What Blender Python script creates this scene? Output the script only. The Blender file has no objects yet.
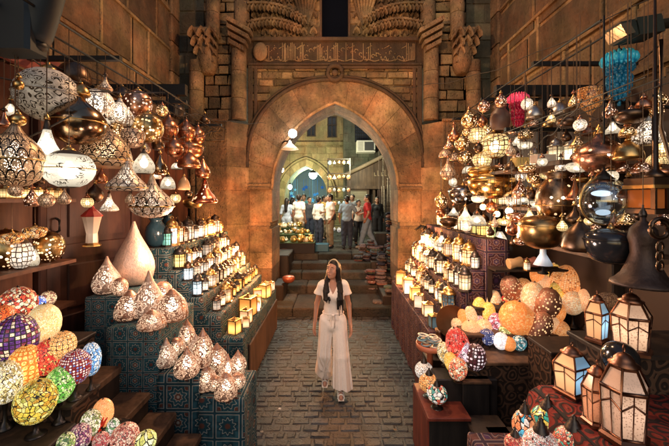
import bpy, math, random
import numpy as np
from mathutils import Vector, Matrix
random.seed(7)
S = bpy.context.scene
COL = S.collection
F, HZ, CX, CZ = 340.0, 200.0, 335.0, 2.35      # focal length, horizon row, centre column (photo pixels), eye height

def at(px, py, Y):
    return Vector(((px-CX)/F*Y, Y, CZ-(py-HZ)/F*Y))

# ------------------------------------------------------------------ materials
MATS = {}
def _mat(name):
    m = bpy.data.materials.new(name); m.use_nodes = True
    nt = m.node_tree; nt.nodes.clear()
    out = nt.nodes.new('ShaderNodeOutputMaterial')
    return m, nt, out
def N(nt, typ, **kw):
    n = nt.nodes.new(typ)
    ins = kw.pop('ins', {})
    for k, v in kw.items(): setattr(n, k, v)
    for k, v in ins.items():
        if isinstance(v, bpy.types.NodeSocket): nt.links.new(v, n.inputs[k])
        else: n.inputs[k].default_value = v
    return n
def M_(nt, op, a, b=None, c=None):
    n = nt.nodes.new('ShaderNodeMath'); n.operation = op
    for i, v in enumerate((a, b, c)):
        if v is None: continue
        if isinstance(v, bpy.types.NodeSocket): nt.links.new(v, n.inputs[i])
        else: n.inputs[i].default_value = v
    return n.outputs[0]
def mixc(nt, f, a, b, mode='MIX'):
    n = nt.nodes.new('ShaderNodeMix'); n.data_type = 'RGBA'; n.blend_type = mode
    for i, v in ((0, f), (6, a), (7, b)):
        if isinstance(v, bpy.types.NodeSocket): nt.links.new(v, n.inputs[i])
        else: n.inputs[i].default_value = v if i == 0 else c4(v)
    return n.outputs[2]
def c4(c): return (c[0], c[1], c[2], 1.0)
def ramp(nt, fac, stops, interp='LINEAR'):
    n = nt.nodes.new('ShaderNodeValToRGB'); cr = n.color_ramp; cr.interpolation = interp
    while len(cr.elements) < len(stops): cr.elements.new(0.5)
    for e, (p, c) in zip(cr.elements, stops): e.position = p; e.color = c4(c)
    nt.links.new(fac, n.inputs[0]); return n.outputs[0]
def bsdf(nt, color, rough=.6, metal=0., bump=None, emis=None, estr=0., spec=.5):
    p = nt.nodes.new('ShaderNodeBsdfPrincipled')
    for k, v in (('Base Color', color), ('Roughness', rough), ('Metallic', metal), ('Specular IOR Level', spec)):
        if isinstance(v, bpy.types.NodeSocket): nt.links.new(v, p.inputs[k])
        else: p.inputs[k].default_value = c4(v) if k == 'Base Color' else v
    if bump is not None:
        b = N(nt, 'ShaderNodeBump', ins={'Strength': bump[1], 'Distance': bump[2], 'Height': bump[0]})
        nt.links.new(b.outputs[0], p.inputs['Normal'])
    if emis is not None:
        if isinstance(emis, bpy.types.NodeSocket): nt.links.new(emis, p.inputs['Emission Color'])
        else: p.inputs['Emission Color'].default_value = c4(emis)
        if isinstance(estr, bpy.types.NodeSocket): nt.links.new(estr, p.inputs['Emission Strength'])
        else: p.inputs['Emission Strength'].default_value = estr
    return p.outputs[0]
def uvmap(nt, su, sv, rot=0):
    t = N(nt, 'ShaderNodeTexCoord')
    m = N(nt, 'ShaderNodeMapping', ins={'Vector': t.outputs['UV'], 'Scale': (su, sv, 1), 'Rotation': (0, 0, rot)})
    return m.outputs[0], t
def cached(fn):
    def w(*a, **k):
        key = (fn.__name__, repr(a), repr(sorted(k.items())))
        if key not in MATS: MATS[key] = fn(*a, **k)
        return MATS[key]
    return w

@cached
def plain(name, color, rough=.6, metal=0., var=.25, scale=6., bump=.0, spec=.5):
    m, nt, out = _mat(name)
    tc = N(nt, 'ShaderNodeTexCoord')
    nz = N(nt, 'ShaderNodeTexNoise', ins={'Vector': tc.outputs['Object'], 'Scale': scale, 'Detail': 5., 'Roughness': .6})
    oi = N(nt, 'ShaderNodeObjectInfo')
    f = M_(nt, 'MULTIPLY_ADD', nz.outputs[0], var*2, 1-var)
    f = M_(nt, 'MULTIPLY', f, M_(nt, 'MULTIPLY_ADD', oi.outputs['Random'], .2, .9))
    col = mixc(nt, 1., color, f, 'MULTIPLY')
    ro = M_(nt, 'MULTIPLY_ADD', nz.outputs[0], .25, max(rough-.12, .03))
    nt.links.new(bsdf(nt, col, ro, metal, (nz.outputs[0], bump, .01) if bump else None, spec=spec), out.inputs[0])
    return m
@cached
def stone(name, dark, light, bump=.5, grime=.5, scale=1., rough=.88):
    """worn limestone: block tone from the 'tone' attribute, stains and pits from noise"""
    m, nt, out = _mat(name)
    tc = N(nt, 'ShaderNodeTexCoord')
    at_ = N(nt, 'ShaderNodeAttribute', attribute_name='tone')
    big = N(nt, 'ShaderNodeTexNoise', ins={'Vector': tc.outputs['Object'], 'Scale': 1.3*scale, 'Detail': 6., 'Roughness': .65})
    mp = N(nt, 'ShaderNodeMapping', ins={'Vector': tc.outputs['Object'], 'Scale': (5*scale, 5*scale, 1.1*scale)})
    streak = N(nt, 'ShaderNodeTexNoise', ins={'Vector': mp.outputs[0], 'Scale': 1., 'Detail': 6., 'Roughness': .7})
    fine = N(nt, 'ShaderNodeTexNoise', ins={'Vector': tc.outputs['Object'], 'Scale': 28.*scale, 'Detail': 8., 'Roughness': .7})
    col = mixc(nt, at_.outputs['Fac'], dark, light)
    g = ramp(nt, big.outputs[0], [(.32, (1-grime,)*3), (.62, (1.1, 1.1, 1.1))])
    col = mixc(nt, 1., col, g, 'MULTIPLY')
    g2 = ramp(nt, streak.outputs[0], [(.3, (.62, .62, .6)), (.6, (1.12, 1.1, 1.06))])
    col = mixc(nt, .8, col, g2, 'MULTIPLY')
    g3 = ramp(nt, fine.outputs[0], [(.3, (.7, .7, .7)), (.65, (1.15, 1.15, 1.15))])
    col = mixc(nt, .7, col, g3, 'MULTIPLY')
    so = N(nt, 'ShaderNodeTexNoise', ins={'Vector': tc.outputs['Object'], 'Scale': .75*scale, 'Detail': 9., 'Roughness': .72})
    col = mixc(nt, M_(nt, 'MULTIPLY', ramp(nt, so.outputs[0], [(.44, (0, 0, 0)), (.62, (1, 1, 1))]), grime), col, (.035, .028, .02))
    h = M_(nt, 'ADD', M_(nt, 'MULTIPLY', fine.outputs[0], .5), M_(nt, 'MULTIPLY', streak.outputs[0], .8))
    hu = N(nt, 'ShaderNodeTexNoise', ins={'Vector': tc.outputs['Object'], 'Scale': 2.1*scale, 'Detail': 4.})
    col = mixc(nt, 1., col, ramp(nt, hu.outputs[0], [(.35, (1.12, .93, .85)), (.5, (1, 1, 1)), (.65, (.85, .95, .88))]), 'MULTIPLY')
    pit = N(nt, 'ShaderNodeTexVoronoi', ins={'Vector': tc.outputs['Object'], 'Scale': 16.*scale, 'Randomness': 1.})
    h = M_(nt, 'ADD', h, M_(nt, 'MULTIPLY', M_(nt, 'MINIMUM', pit.outputs['Distance'], .35), 1.2))
    nt.links.new(bsdf(nt, col, rough, 0., (h, bump, .045), spec=.25 if rough > .7 else .5), out.inputs[0])
    return m
@cached
def glow(name, color, strength):
    m, nt, out = _mat(name)
    e = N(nt, 'ShaderNodeEmission', ins={'Color': c4(color), 'Strength': strength})
    nt.links.new(e.outputs[0], out.inputs[0]); return m
def hot(nt, vcoord, lo=.35):
    """more light where the bulb sits, halfway up the shade"""
    d = M_(nt, 'ABSOLUTE', M_(nt, 'SUBTRACT', vcoord, .5))
    return M_(nt, 'MAXIMUM', M_(nt, 'SUBTRACT', 1.15, M_(nt, 'MULTIPLY', d, 1.9)), lo)
def sepuv(nt, tc):
    s = N(nt, 'ShaderNodeSeparateXYZ', ins={'Vector': tc.outputs['UV']}); return s.outputs[0], s.outputs[1]

@cached
def pierced(name, metal_col, light_col, su, sv, pattern, estr=3., rough=.3, lit=True, thr=.5, metallic=1., solid=.55):
    """sheet metal with cut-out ornament; light from the bulb inside shows through the cut-outs"""
    m, nt, out = _mat(name)
    vec, tc = uvmap(nt, su, sv)
    u, v = sepuv(nt, tc)
    if pattern == 'scales':
        x = M_(nt, 'MULTIPLY', u, su); y = M_(nt, 'MULTIPLY', v, sv)
        row = M_(nt, 'FLOOR', y); fy = M_(nt, 'FRACT', y)
        x = M_(nt, 'ADD', x, M_(nt, 'MULTIPLY', M_(nt, 'MODULO', row, 2.), .5))
        fx = M_(nt, 'SUBTRACT', M_(nt, 'FRACT', x), .5)
        d = M_(nt, 'SQRT', M_(nt, 'ADD', M_(nt, 'MULTIPLY', fx, fx), M_(nt, 'MULTIPLY', M_(nt, 'MULTIPLY', fy, fy), .3)))
        line = M_(nt, 'LESS_THAN', M_(nt, 'ABSOLUTE', M_(nt, 'SUBTRACT', d, .46)), .05)
        vz = N(nt, 'ShaderNodeTexVoronoi', ins={'Vector': vec, 'Scale': 7., 'Randomness': .9})
        hole = M_(nt, 'MULTIPLY', M_(nt, 'LESS_THAN', vz.outputs['Distance'], thr*.55), M_(nt, 'SUBTRACT', 1., line))
        dark = line
    else:
        if pattern == 'scroll':
            nz = N(nt, 'ShaderNodeTexNoise', ins={'Vector': vec, 'Scale': 1.1, 'Detail': 1.})
            off = N(nt, 'ShaderNodeVectorMath', operation='MULTIPLY_ADD', ins={0: nz.outputs['Color'], 1: (.9, .9, 0), 2: vec})
            vz = N(nt, 'ShaderNodeTexVoronoi', ins={'Vector': off.outputs[0], 'Scale': 1., 'Randomness': .55})
            sn = M_(nt, 'SINE', M_(nt, 'MULTIPLY', vz.outputs['Distance'], 19.))
            hole = M_(nt, 'GREATER_THAN', sn, .9-thr*1.6)
            e = N(nt, 'ShaderNodeTexVoronoi', feature='DISTANCE_TO_EDGE', ins={'Vector': off.outputs[0], 'Scale': 1., 'Randomness': .55})
            hole = M_(nt, 'MULTIPLY', hole, M_(nt, 'GREATER_THAN', e.outputs['Distance'], .04))
        elif pattern == 'marks':      # sparse cut signs on a frosted body
            vz = N(nt, 'ShaderNodeTexVoronoi', ins={'Vector': vec, 'Scale': 1., 'Randomness': .6})
            nz = N(nt, 'ShaderNodeTexNoise', ins={'Vector': vec, 'Scale': 3.2, 'Detail': 0.})
            q = M_(nt, 'MULTIPLY', M_(nt, 'LESS_THAN', vz.outputs['Distance'], .42), M_(nt, 'LESS_THAN', M_(nt, 'ABSOLUTE', M_(nt, 'SUBTRACT', nz.outputs[0], .5)), .035+thr*.05))
            hole = M_(nt, 'SUBTRACT', 1., q)
        elif pattern == 'net':
            e = N(nt, 'ShaderNodeTexVoronoi', feature='DISTANCE_TO_EDGE', ins={'Vector': vec, 'Scale': 1., 'Randomness': .25})
            hole = M_(nt, 'GREATER_THAN', e.outputs['Distance'], .1)
        else:                          # dots
            vz = N(nt, 'ShaderNodeTexVoronoi', ins={'Vector': vec, 'Scale': 1., 'Randomness': .7})
            hole = M_(nt, 'LESS_THAN', vz.outputs['Distance'], thr*.7)
        dark = None
    band = M_(nt, 'MULTIPLY', M_(nt, 'GREATER_THAN', v, .07), M_(nt, 'LESS_THAN', v, .80))
    hole = M_(nt, 'MULTIPLY', hole, band)
    fine = N(nt, 'ShaderNodeTexNoise', ins={'Vector': tc.outputs['Object'], 'Scale': 9., 'Detail': 6., 'Roughness': .65})
    mc = mixc(nt, 1., metal_col, ramp(nt, fine.outputs[0], [(.3, (.5, .48, .45)), (.65, (1.15,)*3)]), 'MULTIPLY')
    if dark is not None: mc = mixc(nt, dark, mc, (.012, .01, .008))
    met = bsdf(nt, mc, M_(nt, 'MULTIPLY_ADD', fine.outputs[0], .3, rough-.12), metallic, (fine.outputs[0], .15, .01))
    if lit:
        em = N(nt, 'ShaderNodeEmission', ins={'Color': c4(light_col), 'Strength': M_(nt, 'MULTIPLY', hot(nt, v, .25), estr)})
        tr = N(nt, 'ShaderNodeBsdfTransparent')
        hs = N(nt, 'ShaderNodeMixShader', ins={0: solid, 1: tr.outputs[0], 2: em.outputs[0]})
        hole_sh = hs.outputs[0]
    else:
        hole_sh = bsdf(nt, (.01, .009, .008), .5)
    mx = N(nt, 'ShaderNodeMixShader', ins={0: hole, 1: met, 2: hole_sh})
    nt.links.new(mx.outputs[0], out.inputs[0]); return m

@cached
def mosaic(name, palette, su=9., sv=6., mode='cells', estr=1.0, grout=(.02, .015, .012), gw=.06):
    """glass mosaic shade lit from inside"""
    m, nt, out = _mat(name)
    su, sv = su*1.95, sv*1.95
    vec, tc = uvmap(nt, su, sv)
    u, v = sepuv(nt, tc)
    rnd = {'cells': .95, 'dots': .12, 'flower': .25, 'net': 0., 'fleck': 1.}[mode]
    vz = N(nt, 'ShaderNodeTexVoronoi', ins={'Vector': vec, 'Scale': 1., 'Randomness': rnd})
    ed = N(nt, 'ShaderNodeTexVoronoi', feature='DISTANCE_TO_EDGE', ins={'Vector': vec, 'Scale': 1., 'Randomness': rnd})
    sc = N(nt, 'ShaderNodeSeparateColor', ins={0: vz.outputs['Color']})
    n = len(palette)
    if mode == 'flower':
        fac = M_(nt, 'MULTIPLY', vz.outputs['Distance'], 1.35)
    elif mode == 'fleck':
        fac = sc.outputs[0]
    else:
        fac = sc.outputs[0]
    col = ramp(nt, fac, [(i/n, p) for i, p in enumerate(palette)], 'CONSTANT')
    if mode == 'dots':
        col = mixc(nt, M_(nt, 'LESS_THAN', vz.outputs['Distance'], .34), palette[0], col)
    if mode == 'fleck':
        v2 = N(nt, 'ShaderNodeTexVoronoi', ins={'Vector': vec, 'Scale': 2.3, 'Randomness': 1.})
        col = mixc(nt, M_(nt, 'LESS_THAN', v2.outputs['Distance'], .3), col, palette[-1])
    g = M_(nt, 'LESS_THAN', ed.outputs['Distance'], gw)
    fine = N(nt, 'ShaderNodeTexVoronoi', ins={'Vector': vec, 'Scale': 5., 'Randomness': 1.})
    fs = N(nt, 'ShaderNodeSeparateColor', ins={0: fine.outputs['Color']})
    col = mixc(nt, 1., col, M_(nt, 'MULTIPLY_ADD', fs.outputs[1], .8, .5), 'MULTIPLY')
    col = mixc(nt, g, col, grout)
    st = M_(nt, 'MULTIPLY', hot(nt, v, .3), estr)
    nt.links.new(bsdf(nt, col, .22, 0., (ed.outputs['Distance'], .35, .01), col, st), out.inputs[0]); return m

@cached
def panes(name, color, estr, texture=0., scale=30.):
    """lit lantern glass; brightest around the candle in its middle"""
    m, nt, out = _mat(name)
    tc = N(nt, 'ShaderNodeTexCoord')
    s = N(nt, 'ShaderNodeSeparateXYZ', ins={'Vector': tc.outputs['Generated']})
    d = M_(nt, 'ABSOLUTE', M_(nt, 'SUBTRACT', s.outputs[2], .38))
    k = M_(nt, 'MAXIMUM', M_(nt, 'SUBTRACT', 1.2, M_(nt, 'MULTIPLY', d, 2.2)), .18)
    oi = N(nt, 'ShaderNodeObjectInfo')
    k = M_(nt, 'MULTIPLY', k, M_(nt, 'MULTIPLY_ADD', M_(nt, 'POWER', oi.outputs['Random'], 1.6), 1.5, .22))
    col = color
    if texture:
        vz = N(nt, 'ShaderNodeTexVoronoi', ins={'Vector': tc.outputs['Object'], 'Scale': scale, 'Randomness': .8})
        k = M_(nt, 'MULTIPLY', k, M_(nt, 'MULTIPLY_ADD', M_(nt, 'GREATER_THAN', vz.outputs['Distance'], .36), texture, 1-texture))
    nt.links.new(bsdf(nt, color, .12, 0., None, color, M_(nt, 'MULTIPLY', k, estr)), out.inputs[0]); return m

@cached
def tilecloth(name, ground, a, b, cream, size=.3, bright=1.):
    """printed tent cloth: star medallions in squares"""
    m, nt, out = _mat(name)
    vec, tc = uvmap(nt, 1/size, 1/size)
    s = N(nt, 'ShaderNodeSeparateXYZ', ins={'Vector': vec})
    fx = M_(nt, 'SUBTRACT', M_(nt, 'FRACT', s.outputs[0]), .5); fy = M_(nt, 'SUBTRACT', M_(nt, 'FRACT', s.outputs[1]), .5)
    fl = N(nt, 'ShaderNodeVectorMath', operation='FLOOR', ins={0: vec})
    wn = N(nt, 'ShaderNodeTexWhiteNoise', noise_dimensions='2D', ins={'Vector': fl.outputs[0]})
    r = M_(nt, 'SQRT', M_(nt, 'ADD', M_(nt, 'MULTIPLY', fx, fx), M_(nt, 'MULTIPLY', fy, fy)))
    ang = M_(nt, 'ARCTAN2', fy, fx)
    k = M_(nt, 'ADD', 6., M_(nt, 'MULTIPLY', M_(nt, 'FLOOR', M_(nt, 'MULTIPLY', wn.outputs[0], 2.99)), 2.))
    star = M_(nt, 'MULTIPLY', r, M_(nt, 'ADD', 1., M_(nt, 'MULTIPLY', M_(nt, 'COSINE', M_(nt, 'MULTIPLY', ang, k)), .16)))
    c = ramp(nt, M_(nt, 'MULTIPLY', star, 2.), [(0, cream), (.12, b), (.26, cream), (.33, a), (.5, ground), (.56, cream), (.62, a), (.72, ground), (.9, cream), (.94, b)], 'CONSTANT')
    c2 = ramp(nt, M_(nt, 'MULTIPLY', star, 2.), [(0, b), (.2, ground), (.45, a), (.52, cream), (.58, ground), (.8, a)], 'CONSTANT')
    c = mixc(nt, M_(nt, 'GREATER_THAN', wn.outputs[0], .55), c, c2)
    mx = M_(nt, 'MAXIMUM', M_(nt, 'ABSOLUTE', fx), M_(nt, 'ABSOLUTE', fy))
    c = mixc(nt, M_(nt, 'GREATER_THAN', mx, .40), c, a)
    c = mixc(nt, M_(nt, 'GREATER_THAN', mx, .43), c, cream)
    c = mixc(nt, M_(nt, 'GREATER_THAN', mx, .455), c, ground)
    nz = N(nt, 'ShaderNodeTexNoise', ins={'Vector': vec, 'Scale': 3., 'Detail': 5.})
    c = mixc(nt, .8, c, ramp(nt, nz.outputs[0], [(.3, (.5, .5, .5)), (.7, (1.1*bright,)*3)]), 'MULTIPLY')
    nt.links.new(bsdf(nt, c, .85, 0., (nz.outputs[0], .3, .01), spec=.2), out.inputs[0]); return m
@cached
def swirlcloth(name, a, b, scale=9.):
    m, nt, out = _mat(name)
    vec, tc = uvmap(nt, scale, scale)
    nz = N(nt, 'ShaderNodeTexNoise', ins={'Vector': vec, 'Scale': .8, 'Detail': 1.})
    off = N(nt, 'ShaderNodeVectorMath', operation='MULTIPLY_ADD', ins={0: nz.outputs['Color'], 1: (.8, .8, 0), 2: vec})
    vz = N(nt, 'ShaderNodeTexVoronoi', ins={'Vector': off.outputs[0], 'Scale': 1., 'Randomness': .5})
    sn = M_(nt, 'SINE', M_(nt, 'MULTIPLY', vz.outputs['Distance'], 22.))
    c = mixc(nt, M_(nt, 'GREATER_THAN', sn, .15), a, b)
    nt.links.new(bsdf(nt, c, .85, 0., (sn, .25, .01), spec=.2), out.inputs[0]); return m
@cached
def wood(name, dark, light, rough=.55, scale=1.):
    m, nt, out = _mat(name)
    tc = N(nt, 'ShaderNodeTexCoord')
    mp = N(nt, 'ShaderNodeMapping', ins={'Vector': tc.outputs['Object'], 'Scale': (14*scale, 14*scale, 1.6*scale)})
    nz = N(nt, 'ShaderNodeTexNoise', ins={'Vector': mp.outputs[0], 'Scale': 1., 'Detail': 7., 'Roughness': .6})
    big = N(nt, 'ShaderNodeTexNoise', ins={'Vector': tc.outputs['Object'], 'Scale': 2.5, 'Detail': 4.})
    c = ramp(nt, nz.outputs[0], [(.3, dark), (.7, light)])
    c = mixc(nt, .8, c, ramp(nt, big.outputs[0], [(.3, (.5, .5, .5)), (.7, (1.15,)*3)]), 'MULTIPLY')
    nt.links.new(bsdf(nt, c, rough, 0., (nz.outputs[0], .3, .01), spec=.35), out.inputs[0]); return m
@cached
def glass(name, tint=(.8, .9, 1.)):
    m, nt, out = _mat(name)
    g = N(nt, 'ShaderNodeBsdfGlossy', ins={'Color': (1, 1, 1, 1), 'Roughness': .06})
    t = N(nt, 'ShaderNodeBsdfTransparent', ins={'Color': c4(tint)})
    f = N(nt, 'ShaderNodeFresnel', ins={'IOR': 1.6})
    mx = N(nt, 'ShaderNodeMixShader', ins={0: M_(nt, 'MULTIPLY_ADD', f.outputs[0], .8, .12), 1: t.outputs[0], 2: g.outputs[0]})
    nt.links.new(mx.outputs[0], out.inputs[0]); return m

# ------------------------------------------------------------------ mesh builder
class MB:
    def __init__(s): s.v = []; s.f = []; s.uv = []; s.tone = []; s.sm = []
    def face(s, idx, uv=None, tone=.5, smooth=False):
        s.f.append(tuple(idx)); s.uv.append(uv); s.tone.append(tone); s.sm.append(smooth)
    def add(s, pts): n = len(s.v); s.v.extend([tuple(p) for p in pts]); return n
    def quad(s, a, b, c, d, tone=.5, uv=None):
        n = s.add((a, b, c, d)); s.face((n, n+1, n+2, n+3), uv, tone)
    def box(s, x0, x1, y0, y1, z0, z1, tone=.5, bev=0.):
        x0, x1 = min(x0, x1), max(x0, x1); y0, y1 = min(y0, y1), max(y0, y1); z0, z1 = min(z0, z1), max(z0, z1)
        if bev and min(x1-x0, y1-y0, z1-z0) > 2.2*bev:
            b = bev
            n = s.add([(x, y, z) for z in (z0, z1) for (x, y) in ((x0+b, y0), (x1-b, y0), (x1, y0+b), (x1, y1-b), (x1-b, y1), (x0+b, y1), (x0, y1-b), (x0, y0+b))])
            m = s.add([(x, y, z1+0) for (x, y) in ()])
            # chamfered vertical edges + chamfered top
            zt = z1-b
            for i in range(8):
                p = s.v[n+8+i]; s.v[n+8+i] = (p[0], p[1], zt)
            t = s.add([(x0+b, y0+b, z1), (x1-b, y0+b, z1), (x1-b, y1-b, z1), (x0+b, y1-b, z1)])
            for i in range(8): s.face((n+i, n+(i+1) % 8, n+8+(i+1) % 8, n+8+i), None, tone)
            o = n+8
            s.face((t, t+1, t+2, t+3), None, tone)
            for k, (a, b2) in enumerate(((0, 1), (2, 3), (4, 5), (6, 7))): s.face((o+a, o+b2, t+(k+1) % 4, t+k), None, tone)
            for k, (a, b2) in enumerate(((1, 2), (3, 4), (5, 6), (7, 0))): s.face((o+a, o+b2, t+(k+1) % 4), None, tone)
            s.face([n+7-i for i in range(8)], None, tone)
            return
        n = s.add([(x0, y0, z0), (x1, y0, z0), (x1, y1, z0), (x0, y1, z0), (x0, y0, z1), (x1, y0, z1), (x1, y1, z1), (x0, y1, z1)])
        for q in ((3, 2, 1, 0), (4, 5, 6, 7), (0, 1, 5, 4), (1, 2, 6, 5), (2, 3, 7, 6), (3, 0, 4, 7)): s.face([n+i for i in q], None, tone)
    def drape(s, x0, x1, y0, y1, z, seed=0):
        """cloth thrown over a box: soft top edge, folds that grow toward the floor"""
        rg = random.Random(seed); ph = [rg.uniform(0, 6.3) for _ in range(4)]; k1, k2 = rg.uniform(11, 15), rg.uniform(24, 31)
        per = []                                   # outline points with their outward normal
        n = 26
        for (ax, ay, bx, by, nx, ny) in ((x0, y0, x1, y0, 0, -1), (x1, y0, x1, y1, 1, 0), (x1, y1, x0, y1, 0, 1), (x0, y1, x0, y0, -1, 0)):
            m = max(4, int(math.hypot(bx-ax, by-ay)*n))
            for i in range(m):
                u = i/m; per.append((ax+(bx-ax)*u, ay+(by-ay)*u, nx, ny))
        P = len(per); rows = ((z, -.012), (z-.006, -.003), (z-.022, .002), (z*.86, None), (z*.72, None), (z*.58, None), (z*.42, None), (z*.25, None), (.003, None))
        n0 = len(s.v)
        for zz, off in rows:
            for (px, py, nx, ny) in per:
                g = 1-zz/z
                w = (off if off is not None else .004+g*(.010*math.sin(px*k1+py*k1*1.1+ph[0])+.007*math.sin(px*k2-py*k2+ph[1])+.008))
                s.v.append((px+nx*w, py+ny*w, zz+(.004*math.sin(px*9+py*8+ph[2]) if zz > z-.03 else 0)))
        for j in range(len(rows)-1):
            for i in range(P):
                i2 = (i+1) % P; s.face((n0+(j+1)*P+i, n0+(j+1)*P+i2, n0+j*P+i2, n0+j*P+i), None, .5, True)
        s.face([n0+i for i in range(P)], None, .5)
    def obox(s, c, ax, ay, az, tone=.5):
        c, ax, ay, az = map(Vector, (c, ax, ay, az))
        n = s.add([c+ax*i+ay*j+az*k for k in (-1, 1) for (i, j) in ((-1, -1), (1, -1), (1, 1), (-1, 1))])
        for q in ((3, 2, 1, 0), (4, 5, 6, 7), (0, 1, 5, 4), (1, 2, 6, 5), (2, 3, 7, 6), (3, 0, 4, 7)): s.face([n+i for i in q], None, tone)
    def lathe(s, prof, seg=24, c=(0, 0, 0), smooth=True, ang0=math.pi/2, tone=.5, flute=0., nfl=0):
        """prof: (radius, z) from bottom to top; the seam faces away from the viewer"""
        L = [0.]
        for a, b in zip(prof, prof[1:]): L.append(L[-1]+math.hypot(b[0]-a[0], b[1]-a[1]))
        T = L[-1] or 1.
        n = len(s.v)
        for r, z in prof:
            for i in range(seg):
                a = ang0+2*math.pi*i/seg
                rr = r*(1+flute*abs(math.sin(nfl*a/2))) if flute else r
                s.v.append((c[0]+rr*math.cos(a), c[1]+rr*math.sin(a), c[2]+z))
        for j in range(len(prof)-1):
            for i in range(seg):
                i2 = (i+1) % seg
                s.face((n+j*seg+i, n+j*seg+i2, n+(j+1)*seg+i2, n+(j+1)*seg+i),
                       ((i/seg, L[j]/T), ((i+1)/seg, L[j]/T), ((i+1)/seg, L[j+1]/T), (i/seg, L[j+1]/T)), tone, smooth)
        if prof[0][0] > 1e-4: s.face([n+seg-1-i for i in range(seg)], [(.5, 0)]*seg, tone)
        if prof[-1][0] > 1e-4: s.face([n+(len(prof)-1)*seg+i for i in range(seg)], [(.5, 1)]*seg, tone)
    def tube(s, pts, r, seg=8, closed=False, tone=.5, taper=None):
        pts = [Vector(p) for p in pts]; n0 = len(s.v); m = len(pts)
        up = Vector((0, 0, 1))
        for i, p in enumerate(pts):
            d = (pts[(i+1) % m]-pts[i-1]) if closed else (pts[min(i+1, m-1)]-pts[max(i-1, 0)])
            if d.length < 1e-9: d = Vector((0, 0, 1))
            d.normalize()
            a = d.cross(up)
            if a.length < .05: a = d.cross(Vector((0, 1, 0)))
            a.normalize(); b = d.cross(a)
            rr = r if taper is None else r*taper[i]
            for k in range(seg):
                t = 2*math.pi*k/seg
                s.v.append(tuple(p+a*(rr*math.cos(t))+b*(rr*math.sin(t))))
        for i in range(m if closed else m-1):
            i2 = (i+1) % m
            for k in range(seg):
                k2 = (k+1) % seg
                s.face((n0+i*seg+k, n0+i*seg+k2, n0+i2*seg+k2, n0+i2*seg+k), None, tone, True)
        if not closed:
            s.face([n0+k for k in range(seg)], None, tone); s.face([n0+(m-1)*seg+seg-1-k for k in range(seg)], None, tone)
    def ball(s, c, r, seg=12, rings=8, tone=.5):
        rx, ry, rz = (r, r, r) if not hasattr(r, '__len__') else r
        n = len(s.v)
        s.lathe([(max(math.sin(math.pi*j/rings), 1e-5), -math.cos(math.pi*j/rings)) for j in range(rings+1)], seg, tone=tone)
        for i in range(n, len(s.v)):
            p = s.v[i]; s.v[i] = (c[0]+p[0]*rx, c[1]+p[1]*ry, c[2]+p[2]*rz)
    def extrude(s, poly, y0, y1, tone=.5):
        """poly: (x,z) outline, extruded along y (front face at y0)"""
        n = s.add([(x, y0, z) for x, z in poly]+[(x, y1, z) for x, z in poly]); m = len(poly)
        s.face([n+i for i in range(m)], None, tone); s.face([n+m+m-1-i for i in range(m)], None, tone)
        for i in range(m):
            j = (i+1) % m
            s.face((n+j, n+i, n+m+i, n+m+j), None, tone)
    def xf(s, mat, start=0):
        for i in range(start, len(s.v)): s.v[i] = tuple(mat @ Vector(s.v[i]))
    def mesh(s, name, mats):
        me = bpy.data.meshes.new(name)
        me.from_pydata(s.v, [], s.f)
        if not isinstance(mats, (list, tuple)): mats = [mats]
        for m in mats: me.materials.append(m)
        me.uv_layers.new(name='UVMap')
        me.color_attributes.new('tone', 'FLOAT_COLOR', 'CORNER')
        uvs = []; tn = []
        for poly in me.polygons:
            u = s.uv[poly.index]
            if u is None:
                nx, ny, nz = (abs(t) for t in poly.normal)
                for vi in poly.vertices:
                    p = s.v[vi]
                    uvs.extend((p[1], p[2]) if nx >= ny and nx >= nz else (p[0], p[2]) if ny >= nz else (p[0], p[1]))
            else:
                for q in u: uvs.extend(q)
            t = s.tone[poly.index]
            tn.extend([t, t, t, 1.]*len(poly.vertices))
        me.uv_layers[0].data.foreach_set('uv', uvs); me.color_attributes['tone'].data.foreach_set('color', tn)
        me.polygons.foreach_set('use_smooth', s.sm)
        me.validate(); me.update(); return me
    def build(s, name, mat, parent=None, loc=(0, 0, 0), rz=0.):
        o = bpy.data.objects.new(name, s.mesh(name, mat)); COL.objects.link(o)
        o.location = loc; o.rotation_euler = (0, 0, rz)
        if parent: o.parent = parent
        return o
def inst(name, me, parent=None, loc=(0, 0, 0), rot=(0, 0, 0), sc=(1, 1, 1)):
    o = bpy.data.objects.new(name, me); COL.objects.link(o)
    o.location = loc; o.rotation_euler = rot; o.scale = sc
    if parent: o.parent = parent
    return o
LABELS = {}
def tag(o, label, cat, group=None):
    o['label'] = label; o['category'] = cat
    if group: o['group'] = group
    LABELS.setdefault(label, []).append(o.name)
    return o
def thing(name, label, cat, loc=(0, 0, 0), rz=0., group=None):
    o = bpy.data.objects.new(name, None); COL.objects.link(o)
    o.location = loc; o.rotation_euler = (0, 0, rz); o.empty_display_size = .1
    return tag(o, label, cat, group)
def struct(name, mb, mat):
    o = mb.build(name, mat); o['kind'] = 'structure'; return o
MC = {}
def mcache(key, fn, mat):
    k = (key, mat.name)
    if k not in MC:
        mb = MB(); fn(mb); MC[k] = mb.mesh(key if isinstance(key, str) else str(key[0]), mat)
    return MC[k]
ORD = ['first', 'second', 'third', 'fourth', 'fifth', 'sixth', 'seventh', 'eighth', 'ninth', 'tenth', 'eleventh', 'twelfth', 'thirteenth', 'fourteenth', 'fifteenth', 'sixteenth']

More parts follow.
